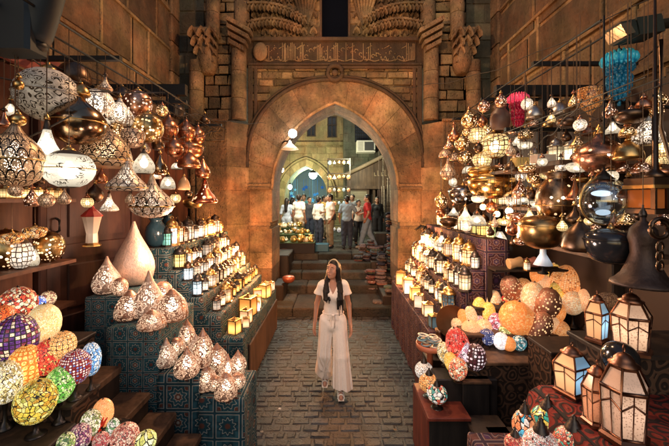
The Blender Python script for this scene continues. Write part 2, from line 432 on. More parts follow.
# shared metals and woods
BRASS = plain('aged brass', (.62, .38, .14), .32, 1., .35, 9.)
BRONZE = plain('dark bronze', (.12, .075, .05), .36, 1., .4, 9.)
COPPER = plain('copper', (.62, .27, .15), .3, 1., .35, 8.)
IRON = plain('black iron', (.016, .015, .015), .5, .6, .3, 12.)
TIN = plain('tin', (.45, .42, .38), .35, 1., .3, 9.)
DARKTIN = plain('blackened tin', (.06, .05, .045), .4, .9, .3, 9.)
REDWOOD = wood('reddish brown wood', (.035, .012, .008), (.10, .035, .022))
DARKWOOD = wood('dark wood', (.012, .008, .006), (.045, .027, .018))
BROWNWOOD = wood('worn brown wood', (.05, .026, .014), (.17, .09, .05), .6)
PALEWOOD = wood('pale wood', (.25, .15, .07), (.45, .3, .16), .6)
WHITE_L = (1., .80, .62); WARM_L = (1., .60, .32); AMBER_L = (1., .42, .1)
# ------------------------------------------------------------------ masonry
FY = 7.3
def blockwall(mb, u0, u1, z0, z1, ch, bl, depth=.025, gap=.012, bev=.014, skip=None, jit=0., rng=None, tone=(.1, .9), back=True):
    """courses of stone in the (u, z) plane, faces standing toward -y out of a mortar bed at y = 0"""
    rng = rng or random.Random(3)
    z = z0
    while z < z1-.02:
        h = rng.uniform(*ch)
        if z+h > z1-.06: h = z1-z
        u = u0-rng.uniform(0, bl[1])*.8
        while u < u1-.02:
            l = rng.uniform(*bl); a, b = max(u, u0), min(u+l, u1)
            if b-a > .04 and not (skip and skip(a, b, z, z+h)):
                g = gap/2; d = depth*rng.uniform(.35, 1.25); e = bev
                j = lambda: rng.uniform(-jit, jit)
                o = [(a+g+j(), z+g+j()), (b-g+j(), z+g+j()), (b-g+j(), z+h-g+j()), (a+g+j(), z+h-g+j())]
                cx, cz = (a+b)/2, z+h/2
                t = rng.uniform(*tone); tl = (rng.uniform(-.25, .25)*depth)
                n = mb.add([(p[0], .004, p[1]) for p in o])
                m = mb.add([(p[0]+(e if p[0] < cx else -e), -d+tl*(1 if p[0] < cx else -1), p[1]+(e if p[1] < cz else -e)) for p in o])
                mb.face((m, m+1, m+2, m+3), None, t)
                for k in range(4): mb.face((n+k, n+(k+1) % 4, m+(k+1) % 4, m+k), None, t*.8)
            u += l
        z += h
    if back: mb.quad((u0, 0, z0), (u1, 0, z0), (u1, 0, z1), (u0, 0, z1), tone=.35)
def R4(loc, rz): return Matrix.Translation(loc) @ Matrix.Rotation(rz, 4, 'Z')

ST_GOLD = stone('golden limestone', (.085, .055, .032), (.40, .26, .135), 1., .7)
ST_PINK = stone('smooth pinkish stone', (.14, .085, .05), (.42, .26, .145), 1., .7)
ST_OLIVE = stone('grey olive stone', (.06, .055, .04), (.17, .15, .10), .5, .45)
ST_CARVE = stone('carved ochre stone', (.075, .048, .028), (.30, .19, .10), .9, .65)
ST_DARK = stone('dark carved stone', (.05, .03, .02), (.11, .065, .04), .6, .4)
ST_BROWN = stone('soot brown stone', (.11, .07, .045), (.38, .25, .145), .9, .6)
ST_STEP = stone('worn step stone', (.03, .027, .025), (.10, .086, .07), .8, .65)
ST_PAVE = stone('paving stone', (.016, .019, .024), (.06, .066, .078), .5, .6, 2., .42)

# ground
gm = MB(); gm.quad((-30, -20, -.02), (30, -20, -.02), (30, 60, -.02), (-30, 60, -.02), tone=.2)
struct('ground', gm, ST_STEP)
pv = MB(); r = random.Random(11)
sub = MB(); blockwall(sub, -2.6, 2.6, 0.4, 6.95, (.075, .125), (.09, .24), .012, .013, .014, rng=r, jit=.006)
for i in range(len(sub.v)):
    x, y, z = sub.v[i]; sub.v[i] = (x, z, -.018-y)
for f, t in zip(sub.f, sub.tone): pv.f.append(f); pv.tone.append(t); pv.uv.append(None); pv.sm.append(False)
pv.v = sub.v
struct('alley_paving', pv, ST_PAVE)

# steps up to the court
def slab_run(mb, x0, x1, y0, y1, z0, z1, rng):
    x = x0
    while x < x1-.05:
        l = min(rng.uniform(.7, 1.4), x1-x)
        if x1-x-l < .3: l = x1-x
        mb.box(x+.004, x+l-.004, y0+rng.uniform(-.012, .012), y1, z0, z1+rng.uniform(-.008, .004), rng.uniform(.1, .9), .022); x += l
st = MB(); r = random.Random(5)
lev = [(6.85, .17), (8.0, .34), (8.62, .51), (9.02, .68), (9.55, .85)]
for i, (y, z) in enumerate(lev):
    slab_run(st, -1.7 if i else -2.0, 1.7 if i else 2.0, y, (lev[i+1][0]+.15) if i < 4 else 10.1, z-.17-(.03 if i == 0 else .05), z, r)
struct('stone_steps', st, ST_STEP)
ct = MB(); sub = MB(); blockwall(sub, -7, 9, 10.0, 22, (.3, .5), (.4, .8), .012, .014, .012, rng=r)
for i in range(len(sub.v)):
    x, y, z = sub.v[i]; sub.v[i] = (x, z, .835-y)
ct.v = sub.v; ct.f = sub.f; ct.tone = sub.tone; ct.uv = sub.uv; ct.sm = sub.sm
struct('court_paving', ct, ST_STEP)

# ------------------------------------------------------------------ the gateway
GATE = thing('gateway', 'monumental pointed stone archway with carved inscription band, closing the alley behind the woman', 'gateway', (0, FY, 0))
s0 = FY/F
def gx(px, d=0.): return (px-CX)/F*(FY+d)             # x of a photo column on a plane d metres behind FY
def gz(py, d=0.): return CZ-(py-HZ)/F*(FY+d)
def gpart(name, mb, mat): return mb.build(name, mat, GATE)
def niche(mq, x, z, w, h, d, y0, rg):
    """one stalactite cell: a hollow pointed hood standing out of the wall"""
    pts = pointed(w, 0, h, 6); n = len(pts)
    o = mq.add([(x+px, y0+.04, z+pz) for px, pz in pts]); q = mq.add([(x+px*.9, y0-d, z+pz*.96+.02) for px, pz in pts]); k = mq.add([(x+px*.66, y0-d*.92, z+pz*.74) for px, pz in pts]); l = mq.add([(x+px*.3, y0-.01, z+pz*.35) for px, pz in pts])
    t = rg.uniform(.3, 1.)
    for i in range(n-1):
        mq.face((o+i, o+i+1, q+i+1, q+i), None, t); mq.face((q+i, q+i+1, k+i+1, k+i), None, t); mq.face((k+i, k+i+1, l+i+1, l+i), None, t*.6)
def pointed(w, zs, h, n=22):
    c = (h*h-w*w)/(2*w); Rr = w+c; pts = []
    a1 = math.atan2(h, c)
    for i in range(n+1):
        a = a1*i/n; pts.append((-c+Rr*math.cos(a), zs+Rr*math.sin(a)))
    return pts+[(-x, z) for x, z in pts[-2::-1]]     # right spring -> apex -> left spring
WI, ZS = 62.5*s0, gz(189.6)
WO = 86.*s0
def resample(pts, n=22):
    half = pts[:len(pts)//2+1]; L = [0.]
    for p, q in zip(half, half[1:]): L.append(L[-1]+math.hypot(q[0]-p[0], q[1]-p[1]))
    out = []
    for i in range(n+1):
        d = L[-1]*i/n; k = max(j for j in range(len(L)) if L[j] <= d+1e-9); k = min(k, len(L)-2); u = (d-L[k])/(L[k+1]-L[k])
        out.append((half[k][0]+(half[k+1][0]-half[k][0])*u, half[k][1]+(half[k+1][1]-half[k][1])*u))
    return out+[(-x, z) for x, z in out[-2::-1]]
inn = resample(pointed(WI, ZS, gz(103.5)-ZS))
po = pointed(WO, gz(160), gz(82.5)-gz(160))
outc = resample([(WO, ZS)]+po+[(-WO, ZS)])
def outer_z(x):
    x = abs(x)
    if x >= WO: return None
    for (xa, za), (xb, zb) in zip(outc, outc[1:]):
        if xb <= x <= xa: return za+(zb-za)*(xa-x)/max(xa-xb, 1e-6)
    return outc[len(outc)//2][1]
# arch ring of voussoirs, with the reveal
a = MB(); r = random.Random(2); m = len(inn)-1; D0, D1 = -.06, .95
for i in range(m):
    blk = i//4; t = random.Random(blk*7+1).uniform(.2, .9)
    (xi, zi), (xj, zj) = inn[i], inn[i+1]; (xo, zo), (xp, zp) = outc[i], outc[i+1]
    a.quad((xi, D0, zi), (xo, D0, zo), (xp, D0, zp), (xj, D0, zj), t) if False else a.quad((xo, D0, zo), (xi, D0, zi), (xj, D0, zj), (xp, D0, zp), t)
    a.quad((xi, D0, zi), (xi, D1, zi), (xj, D1, zj), (xj, D0, zj), t)
    a.quad((xo, D0, zo), (xp, D0, zp), (xp, .1, zp), (xo, .1, zo), t)
    if i % 4 == 0 and i:
        d = Vector((xo-xi, 0, zo-zi)); nrm = Vector((-d.z, 0, d.x)).normalized()*.004
        a.obox((xi*.5+xo*.5, D0-.001, zi*.5+zo*.5), d*.5, (0, .003, 0), nrm, .0)
gpart('arch_ring', a, ST_PINK)
b = MB(); b.tube([(x, D0-.012, z) for x, z in inn], .035, 8, tone=.9)
gpart('inner_moulding', b, ST_PINK)
b = MB()
b.tube([(x*1.012, D0-.02, ZS+(z-ZS)*1.012) for x, z in outc if z > gz(168)], .04, 8, tone=.25)
b.tube([(x*1.05, D0-.01, ZS+(z-ZS)*1.04) for x, z in outc if z > gz(160)], .028, 8, tone=.2)
zk = gz(74.5)
b.tube([(.155*math.cos(t), D0-.05, zk+.155*math.sin(t)) for t in [k*math.pi/14 for k in range(28)]], .045, 8, True, .3)
b.ball((0, D0-.04, zk), (.07, .05, .07), 12, 8, .8)
gpart('loop_moulding', b, ST_DARK)
# jambs below the springing, imposts, bands
for sgn in (-1, 1):
    j = MB()
    X = lambda px: sgn*abs(gx(px))
    def bx(mb, pa, pb, y0, y1, pya, pyb, tone, bev=0.): mb.box(X(pa), X(pb), y0, y1, gz(pya), gz(pyb), tone, bev)
    bx(j, 272.5, 250, D0, D1, 222, 189.7, .75); bx(j, 272.5, 250, D0-.004, D1, 252, 228.5, .55)
    bx(j, 272.5, 250, D0, D1, 268, 252.2, .9); bx(j, 272.5, 250, D0-.03, D1, 310, 268.2, .3)
    gpart('jamb', j, ST_PINK)
    j = MB()
    bx(j, 270.5, 249, D0-.05, D1, 189.5, 186.8, .5, .01); bx(j, 271.8, 249, D0-.025, D1, 186.8, 184, .8)
    gpart('impost', j, ST_PINK)
    j = MB(); bx(j, 270.7, 249, D0-.045, D1, 228.5, 225.5, .3, .01); bx(j, 271, 249, D0-.02, D1, 225.5, 222, .7)
    gpart('jamb_band', j, ST_PINK)
    # pier beside the arch, projecting, with chamfered upper corner and a carved panel
    p = MB(); f0 = -.42
    for (ya, yb, t) in ((121, 146, .5), (146.2, 166, .35), (166.2, 190, .75), (190.2, 225, .55), (225.2, 262, .8), (262.2, 330, .4)):
        za, zb = gz(yb, f0), gz(ya, f0)
        pl = [(X(204.5), f0), (X(233), f0), (X(241.5), f0+.18), (X(249.6), D0), (X(249.6), .3), (X(204.5), .3)]
        if sgn > 0: pl = pl[::-1]
        n = p.add([(x, y, za) for x, y in pl]+[(x, y, zb) for x, y in pl])
        for k in range(6): p.face((n+k, n+(k+1) % 6, n+6+(k+1) % 6, n+6+k), None, t)
        p.face([n+6+k for k in range(6)], None, t)
    gpart('pier', p, ST_PINK)
    q = MB()
    zc, xc = gz(131, f0), X(222); w = .2
    q.tube([(xc-w, f0-.004, zc-w), (xc+w, f0-.004, zc-w), (xc+w, f0-.004, zc+w), (xc-w, f0-.004, zc+w)], .014, 6, True, .8)
    for k in range(8):
        t = k*math.pi/4
        q.tube([(xc+.15*math.cos(t+u*.9)*(.25+.75*u), f0-.004, zc+.15*math.sin(t+u*.9)*(.25+.75*u)) for u in (0, .25, .5, .75, 1)], .013, 6, tone=.7)
    q.box(X(204), X(234), f0-.04, f0+.02, gz(121, f0), gz(118.8, f0), .8, .008)
    gpart('carved_panel', q, ST_PINK)
    # rubble face above the pier and stepped corner shafts
    w_ = MB(); blockwall(w_, min(X(206), X(247)), max(X(206), X(247)), gz(122), gz(-60), (.16, .28), (.18, .42), .03, .016, rng=random.Random(20+sgn), jit=.012, tone=(.05, 1.))
    w_.xf(Matrix.Translation((0, -.12, 0))); w_.box(min(X(206), X(247)), max(X(206), X(247)), -.12, .3, gz(122), gz(-60), .3)
    gpart('upper_pier_masonry', w_, ST_GOLD if sgn > 0 else ST_GOLD)
    for (pa, pb, yt, yb, dd, kind) in ((194.5, 208, 66, 250, -.30, 'low'), (211, 224, -60, 44, -.34, 'top'), (234, 248.5, 50, 122, -.24, 'low'), (236, 250.5, -60, 30, -.16, 'top')):
        sh = MB(); xa, xb = X(pa), X(pb); cx = (xa+xb)/2; rr = abs(xb-xa)/2
        n0 = len(sh.v)
        zA, zB = gz(yb), gz(yt); z = zA; rg = random.Random(int(pa))
        while z < zB-.05:
            h = min(rg.uniform(.35, .6), zB-z)
            sh.lathe([(rr*.98, z+.004), (rr, z+.012), (rr, z+h-.012), (rr*.98, z+h-.004)], 14, (cx, dd+rr*.4, 0), True, tone=rg.uniform(.15, .9)); z += h
        gpart('corner_shaft', sh, ST_PINK)
    cp = MB(); cx = X(211); rg = random.Random(9)
    for lv in range(5):                    # tiered corbel of little pointed cells
        zz = gz(76-lv*7); wv = .07+.05*lv; nk = 1 if lv == 0 else 2 if lv < 3 else 3
        for k in range(nk):
            niche(cp, cx+(k-(nk-1)/2)*wv*1.5/max(nk-1, 1)*.9, zz, .105, .2, .07+.03*lv, -.22-.035*lv, rg)
    cp.box(cx-.27, cx+.27, -.5, 0, gz(42.5), gz(38), .6, .02); cp.lathe([(.13, gz(78)), (.17, gz(74)), (.2, gz(70)), (.22, gz(44))], 10, (cx, -.2, 0), tone=.4)
    gpart('carved_capital', cp, ST_PINK)
    cp = MB(); cx = X(241)
    for lv, (yy, ww) in enumerate(((52, .15), (46, .18), (40, .22), (34, .25))):
        c = Vector((cx-sgn*.02*lv, -.26-.02*lv, gz(yy)))
        cp.obox(c, (ww, 0, -sgn*.0-ww*.55*-sgn), (0, .12, 0), (.0, 0, .045), .3+.2*lv)
    gpart('slanted_capital', cp, ST_PINK)
    # dark recessed wall at the outer corner
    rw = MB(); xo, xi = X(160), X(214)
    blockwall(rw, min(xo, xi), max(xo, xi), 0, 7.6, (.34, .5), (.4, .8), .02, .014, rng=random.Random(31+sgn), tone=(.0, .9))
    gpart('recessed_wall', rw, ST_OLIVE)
    pl = MB(); x0, x1 = X(163), X(180)
    z = 0; rg = random.Random(77+sgn)
    while z < 7.4:
        h = rg.uniform(.4, .7); pl.box(x0, x1, -.35, .02, z+.004, z+h-.004, rg.uniform(.1, .9), .025); z += h
    gpart('corner_pilaster', pl, ST_PINK)
# spandrels in rubble
def skip_sp(a_, b_, za, zb):
    for x in (a_, b_, (a_+b_)/2):
        zo = outer_z(x)
        if zo is None:
            if za < ZS-.1: return True
            continue
        if za < zo-.02: return True
    return False
sp = MB(); xl, xr = gx(250), gx(420)
blockwall(sp, xl, xr, gz(168), gz(67), (.13, .2), (.2, .48), .03, .018, .012, skip_sp, .014, random.Random(4), (.05, 1.), back=False)
n = 60
for i in range(n):
    x0, x1 = xl+(xr-xl)*i/n, xl+(xr-xl)*(i+1)/n
    za, zb = outer_z(x0) or gz(168), outer_z(x1) or gz(168)
    sp.quad((x0, .01, za), (x1, .01, zb), (x1, .01, gz(67)), (x0, .01, gz(67)), .3)
gpart('spandrel_masonry', sp, ST_GOLD)
fr = MB()
for sgn in (-1, 1):
    for k, (px, w) in enumerate(((251, .05), (256, .035))):
        x = sgn*abs(gx(px)); fr.box(x-w, x+w, -.08+.02*k, .03, gz(128), gz(66.5), .3+.2*k, .012)
fr.box(gx(249), gx(421), -.07, .02, gz(69.5), gz(66.5), .5, .012); fr.box(gx(249), gx(421), -.10, .02, gz(66.4), gz(64.5), .3, .012)
gpart('frame_moulding', fr, ST_DARK)
# inscription band: raised strokes on a dark ground
ib = MB(); ib.box(gx(246), gx(256), .0, .3, gz(68), gz(-60), .2); ib.box(gx(414), gx(424), .0, .3, gz(68), gz(-60), .2); ib.box(gx(254), gx(416), -.03, .05, gz(64.4), gz(42.5), .15)
ib.box(gx(250), gx(420), -.11, .05, gz(42.4), gz(38.8), .7, .015)
gpart('inscription_band', ib, ST_DARK)
ins = MB(); r = random.Random(8); x = gx(257); zb, zt = gz(63), gz(44)
H = zt-zb
while x < gx(414):
    k = r.random(); t = r.uniform(.6, 1.)
    if k < .55:
        hh = r.uniform(.7, 1.05); ins.box(x, x+.015, -.052, -.029, zb+.03, zb+H*hh, t)
        if r.random() < .4: ins.box(x-.02, x+.016, -.052, -.029, zb+.03, zb+.05, t)
        x += r.uniform(.026, .042)
    elif k < .8:
        w = r.uniform(.05, .09); ins.tube([(x+w*u, -.035, zb+.05+.05*math.sin(u*math.pi*2)+.03) for u in [i/8 for i in range(9)]], .011, 5, tone=t); x += w+.02
    else:
        rr = r.uniform(.025, .04); zc = zb+r.uniform(.08, H-.1)
        ins.tube([(x+rr+rr*math.cos(q), -.035, zc+rr*math.sin(q)) for q in [i*math.pi/5 for i in range(8)]], .010, 5, tone=t); x += 2*rr+.02
bz = zb+.045
for k in range(9):
    xa = gx(258+k*17.4); ins.tube([(xa+.36*u, -.034, bz+.02*math.sin(u*7+k)) for u in [i/8 for i in range(9)]], .012, 5, tone=.9)
    for q in range(6): ins.ball((xa+r.uniform(0, .36), -.036, zb+r.uniform(.1, H-.03)), (.013, .01, .013), 6, 4, .9)
    ins.tube([(xa+.08+.12*u, -.036, zb+H*(.72+.16*u)) for u in (0, .3, .6, 1)], .010, 5, tone=.8)
for px in (285, 337, 352): ins.box(gx(px), gx(px)+.02, -.05, -.028, zb, zt, .9)
ins.ball((gx(261), -.07, gz(53)), (.16, .06, .2), 10, 8, .9)
gpart('inscription_lettering', ins, stone('worn lettering stone', (.12, .075, .045), (.28, .18, .10), .4, .4))
# upper wall with a dark window slot and lumpy stalactite carving either side
uw = MB()
for (pa, pb, se) in ((250, 321, 1), (349, 420, 2)):
    blockwall(uw, gx(pa), gx(pb), gz(38.7), gz(-70), (.22, .34), (.3, .55), .02, .014, rng=random.Random(40+se), jit=.006, tone=(.1, 1.))
blockwall(uw, gx(321), gx(349), gz(-24), gz(-70), (.22, .34), (.3, .55), .02, .014, rng=random.Random(50))
gpart('upper_wall', uw, ST_GOLD)
ws = MB(); ws.box(gx(321), gx(349), .28, .34, gz(38.7), gz(-24), .1); ws.box(gx(319.8), gx(321.8), -.05, .3, gz(38.7), gz(-26), .7); ws.box(gx(348.2), gx(350.2), -.05, .3, gz(38.7), gz(-26), .7)
gpart('window_reveal', ws, ST_DARK)
ws = MB(); ws.box(gx(321.5), gx(348.5), .24, .27, gz(38.6), gz(-24), .1)
gpart('window_opening', ws, plain('night blue dark', (.003, .004, .008), .95, 0., .2, 6., .0, .05))
for sgn in (-1, 1):
    mq = MB(); rg = random.Random(60+sgn)
    X = lambda px: sgn*abs(gx(px))
    for row in range(9):
        for k in range(7):
            px = 256+k*9.6+(row % 2)*4.8
            if px > 316: continue
            sag = ((px-286)/34)**2
            niche(mq, X(px), gz(37-row*8)+.05*sag, .09, .155, .05+.012*row+.02*rg.random(), 0., rg)
    for (pxa, pya, pxb, pyb) in ((252, 12, 305, 24), (252, 30, 300, 33), (254, -6, 312, -2)):
        for i in range(15):
            u = i/14; px = pxa+(pxb-pxa)*u; py = pya+(pyb-pya)*u-math.sin(u*math.pi)*5
            niche(mq, X(px), gz(py+4), .06, .13, .08, -.08-.06*(1-u)-.02*(i % 2), rg)
            mq.obox((X(px), -.11-.06*(1-u), gz(py-3.5)), (.045, 0, 0), (0, .07, 0), (0, 0, .02), rg.uniform(.5, 1.))
    gpart('stalactite_carving', mq, ST_CARVE)
    for px in (306, ):
        fn = MB()
        for k in range(-3, 4):
            fn.tube([(X(px)+sgn*0, -.03, gz(30)), (X(px)+k*.05, -.07, gz(12)), (X(px)+k*.09, -.16, gz(-6))], .035, 6, tone=.5+.1*k)
        gpart('fan_carving', fn, ST_GOLD)

# ------------------------------------------------------------------ side walls of the alley
for sgn, lab in ((-1, 'tall soot stained wall of large dark stone blocks above the left lamp stalls'), (1, 'tall golden brown block wall with raised joints above the right lamp stalls')):
    W = 3.4
    w = MB(); blockwall(w, -2.0, FY, 0, 7.6, (.62, .92), (.8, 1.7), -.02, .07, .02, rng=random.Random(70+sgn), tone=(.0, .55), back=False)
    w.quad((-2, 0, 0), (FY, 0, 0), (FY, 0, 7.6), (-2, 0, 7.6), tone=1.)
    # sunk panels: stones lie behind the pale raised joints
    for i, p in enumerate(w.v):
        w.v[i] = (p[0], p[1]-.03 if i < len(w.v)-4 else p[1], p[2])
    mtx = Matrix.Rotation(math.radians(90), 4, 'Z')           # u -> +y, front -y -> +x
    w.xf(mtx)
    if sgn < 0: w.xf(Matrix.Translation((-W, 0, 0)))
    else:
        w.v = [(-p[0]+W, p[1], p[2]) for p in w.v]; w.f = [tuple(reversed(f)) for f in w.f]
    o = w.build('stone_wall', ST_BROWN); tag(o, lab, 'wall')
    j = MB(); rg = random.Random(90+sgn)                      # raised string courses and joint ribs
    x = -sgn*-1*W
    for z in (3.75, 4.55, 5.4, 6.2): j.box(sgn*W, sgn*(W-.05), -2, FY-.36, z, z+.06, rg.uniform(.6, 1), .012)
    for zz, (za, zb) in enumerate(((3.81, 4.55), (4.61, 5.4), (5.46, 6.2))):
        y = 2.4+.4*zz
        while y < FY-.6: j.box(sgn*W, sgn*(W-.043), y, y+.05, za, zb, rg.uniform(.5, 1), .01); y += rg.uniform(.9, 1.5)
    j.build('raised_joints', ST_GOLD, o)
# ------------------------------------------------------------------ lamp kinds (unit width, unit height, centred)
PROF = {
 'globe': [(.10, -.5), (.2, -.465), (.33, -.385), (.43, -.26), (.487, -.11), (.5, .0), (.487, .12), (.43, .265), (.33, .38), (.22, .455), (.11, .49)],
 'drop': [(.03, -.5), (.18, -.48), (.33, -.43), (.44, -.345), (.495, -.24), (.49, -.16), (.43, -.07), (.33, .03), (.23, .12), (.15, .21), (.095, .30), (.06, .40), (.035, .5)],
 'pear': [(.26, -.5), (.38, -.47), (.46, -.39), (.5, -.27), (.485, -.15), (.42, -.03), (.33, .08), (.24, .18), (.155, .28), (.09, .38), (.03, .5)],
 'flare': [(.36, -.5), (.47, -.46), (.5, -.40), (.46, -.30), (.36, -.18), (.25, -.05), (.17, .09), (.12, .22), (.09, .36), (.05, .5)],
 'mound': [(.42, -.5), (.49, -.44), (.5, -.34), (.485, -.2), (.44, -.02), (.36, .15), (.26, .28), (.16, .38), (.09, .46), (.05, .5)],
 'lidded': [(.04, -.5), (.22, -.47), (.38, -.38), (.48, -.22), (.5, -.08), (.49, .0), (.41, .13), (.29, .24), (.17, .33), (.10, .42), (.06, .5)],
 'bowl': [(.03, -.5), (.16, -.48), (.32, -.40), (.43, -.24), (.49, 0.), (.5, .2), (.46, .34), (.36, .42), (.2, .47), (.06, .5)],
 'egg': [(.04, -.5), (.18, -.475), (.31, -.41), (.42, -.29), (.485, -.13), (.5, .03), (.47, .18), (.40, .31), (.29, .41), (.16, .48), (.03, .5)],
 'bell': [(.5, -.5), (.49, -.46), (.42, -.42), (.33, -.34), (.25, -.2), (.19, -.05), (.2, .08), (.23, .18), (.2, .3), (.12, .38), (.05, .42), (.04, .5)],
 'goblet': [(.04, -.5), (.05, -.3), (.08, -.18), (.2, -.08), (.38, .03), (.47, .16), (.5, .3), (.44, .38), (.46, .44), (.5, .5)],
 'cone': [(.5, -.5), (.48, -.46), (.3, .1), (.14, .5)],
 'pot': [(.28, -.5), (.42, -.4), (.5, -.2), (.5, 0), (.44, .2), (.3, .34), (.26, .4), (.34, .5)],
 'bud': [(.2, -.5), (.34, -.46), (.42, -.38), (.36, -.3), (.46, -.16), (.5, -.02), (.42, .14), (.26, .28), (.13, .38), (.06, .46), (.02, .5)],
}
CAPZ = {'globe': (.11, .49), 'drop': (.035, .5), 'pear': (.03, .5), 'flare': (.05, .5), 'mound': (.05, .5), 'lidded': (.06, .5), 'bowl': (.06, .5), 'egg': (.05, .49), 'bell': (.04, .5), 'goblet': (.5, .5), 'cone': (.14, .5), 'pot': (.3, .5), 'bud': (.02, .5)}
def shade_mesh(kind, mat, seg=28):
    return mcache('shade '+kind+str(seg), lambda mb: mb.lathe(PROF[kind], seg), mat)
def rib_mesh(kind, mat):
    def fn(mb):
        P = PROF[kind]
        i = max(range(len(P)), key=lambda k: P[k][0])
        r, z = P[i]
        mb.tube([((r+.008)*math.cos(t), (r+.008)*math.sin(t), z) for t in [k*math.pi/16 for k in range(32)]], .013, 6, True)
    return mcache('rim '+kind, fn, mat)
def cap_fn(mb): mb.lathe([(.5, -.5), (.52, -.4), (.40, -.1), (.22, .1), (.12, .3), (.16, .4), (.1, .5)], 14)
def rod_fn(mb): mb.lathe([(1, 0), (1, 1)], 6)
def bulb_fn(mb): mb.lathe([(.12, .62), (.16, .45), (.34, .25), (.46, .0), (.4, -.28), (.2, -.45), (.01, -.5)][::-1], 14)
def ring_fn(mb): mb.tube([(.42*math.cos(t), 0, .42*math.sin(t)) for t in [k*math.pi/8 for k in range(16)]], .09, 6, True)
def foot_fn(mb): mb.lathe([(.5, 0), (.5, .05), (.36, .12), (.16, .3), (.12, .6), (.2, .9), (.3, 1.)], 14)
BULB = {k: glow('bulb '+k, c, s) for k, c, s in (('white', (1., .80, .56), 9.), ('warm', (1., .58, .26), 8.), ('soft', (1., .70, .45), 4.5))}
RAILZ = {-1: 3.44, 1: 3.56}
PLACED = []
def hang(kind, px, py, w, h, label, mat, x=None, Y=None, cat='lamp', name='hanging_lamp', bulb=None, cap=BRASS, rail=None, group=None, rim=None, tilt=0., finial=False, seg=28):
    """a lamp whose body is centred at photo point (px, py) at depth Y (or on the rail line x), w x h photo pixels"""
    if Y is None: Y = x*F/(px-CX)
    p = at(px, py, Y); k = Y/F; W, H = w*k, h*k; PLACED.append((px, py, (w+h)/3.6))
    t = thing(name, label, cat, p, 0, group)
    t.rotation_euler = (0, tilt, random.uniform(-.5, .5))
    inst('shade', shade_mesh(kind, mat, seg), t, sc=(W, W, H))
    cr, cz = CAPZ[kind]
    cw = max(cr*2.3*W, .035); ch = max(.16*H, .03)
    if kind not in ('goblet', 'pot'):
        inst('cap', mcache('cap', cap_fn, cap), t, (0, 0, cz*H+ch*.42), sc=(cw, cw, ch))
    if rim: inst('rim', rib_mesh(kind, rim), t, sc=(W, W, H))
    if finial: inst('finial', mcache('finial', lambda mb: mb.lathe([(.01, -.5), (.3, -.2), (.5, .1), (.2, .3), (.35, .5)], 10), cap), t, (0, 0, -.5*H-.03*H), sc=(.12*W, .12*W, .12*H))
    if bulb: inst('bulb', mcache('bulb', bulb_fn, BULB[bulb]), t, (0, 0, -.06*H), sc=(.42*W, .42*W, .42*H))
    rz = (RAILZ[-1] if p.x < 0 else 2.98 if py > 165 else RAILZ[1]) if rail is None else rail
    z0 = cz*H+(ch*.9 if kind not in ('goblet', 'pot') else -.05*H)
    L = rz-p.z-z0
    if L > .01: inst('chain', mcache('chain', rod_fn, BRONZE), t, (0, 0, z0), sc=(.0022, .0022, L))
    return t
def stand(kind, px, pb, w, h, z, label, mat, cat='lamp', name='table_lamp', bulb=None, cap=BRASS, floor=None, foot=DARKTIN, group=None, tilt=(0, 0), rim=None, seg=24, topcap=True):
    """a lamp whose underside sits at height z, seen at photo point (px, pb); a foot reaches down to 'floor'"""
    Y = F*(CZ-z)/(pb-HZ); k = Y/F; W, H = w*k, h*k
    p = at(px, pb, Y); fl = z if floor is None else floor
    t = thing(name, label, cat, (p.x, p.y, fl), random.uniform(-.4, .4), group)
    o = inst('shade', shade_mesh(kind, mat, seg), t, (0, 0, z-fl+.5*H), (tilt[0], tilt[1], 0), (W, W, H))
    R_ = Matrix.Rotation(tilt[1], 3, 'Y') @ Matrix.Rotation(tilt[0], 3, 'X')
    if topcap:
        q = R_ @ Vector((0, 0, .5*H)); inst('cap', mcache('cap', cap_fn, cap), t, Vector((0, 0, z-fl+.5*H))+q, (tilt[0], tilt[1], 0), (max(.16*W, .02), max(.16*W, .02), max(.08*H, .015)))
    if bulb: inst('bulb', mcache('bulb', bulb_fn, BULB[bulb]), t, (0, 0, z-fl+.45*H), sc=(.4*W, .4*W, .4*H))
    if z-fl > .012: inst('foot', mcache('foot', foot_fn, foot), t, (0, 0, 0), sc=(max(.5*W, .04), max(.5*W, .04), z-fl+.06*H))
    if rim: inst('rim', rib_mesh(kind, rim), t, (0, 0, z-fl+.5*H), sc=(W, W, H))
    return t
# tin lanterns, unit height
def lant_base(n):
    return lambda mb: mb.lathe([(.22, 0), (.27, .01), (.27, .05), (.22, .075)], n, smooth=False, ang0=math.pi/n)
def lant_glass(n):
    return lambda mb: mb.lathe([(.195, .076), (.215, .60)], n, smooth=False, ang0=math.pi/n)
def lant_frame(n):
    def fn(mb):
        for k in range(n):
            a = math.pi/n+2*math.pi*k/n; b = a+2*math.pi/n
            A0 = Vector((.222*math.cos(a), .222*math.sin(a), .075)); A1 = Vector((.238*math.cos(a), .238*math.sin(a), .61))
            B0 = Vector((.222*math.cos(b), .222*math.sin(b), .075)); B1 = Vector((.238*math.cos(b), .238*math.sin(b), .61))
            mb.tube([A0, A1], .017, 4)
            for u in (.0, .5, .8, 1.):
                mb.tube([A0.lerp(A1, u), B0.lerp(B1, u)], .010 if u not in (0., 1.) else .016, 4)
            mb.tube([(A0+B0)/2, (A1+B1)/2], .008, 4)
    return fn
def lant_roof(n):
    return lambda mb: mb.lathe([(.27, .615), (.275, .64), (.20, .68), (.19, .71), (.185, .77), (.14, .83), (.06, .88), (.03, .92)], max(n, 8), ang0=math.pi/n)
def lant_ring(mb): mb.tube([(.045*math.cos(t), 0, .955+.045*math.sin(t)) for t in [k*math.pi/6 for k in range(12)]], .010, 5, True)
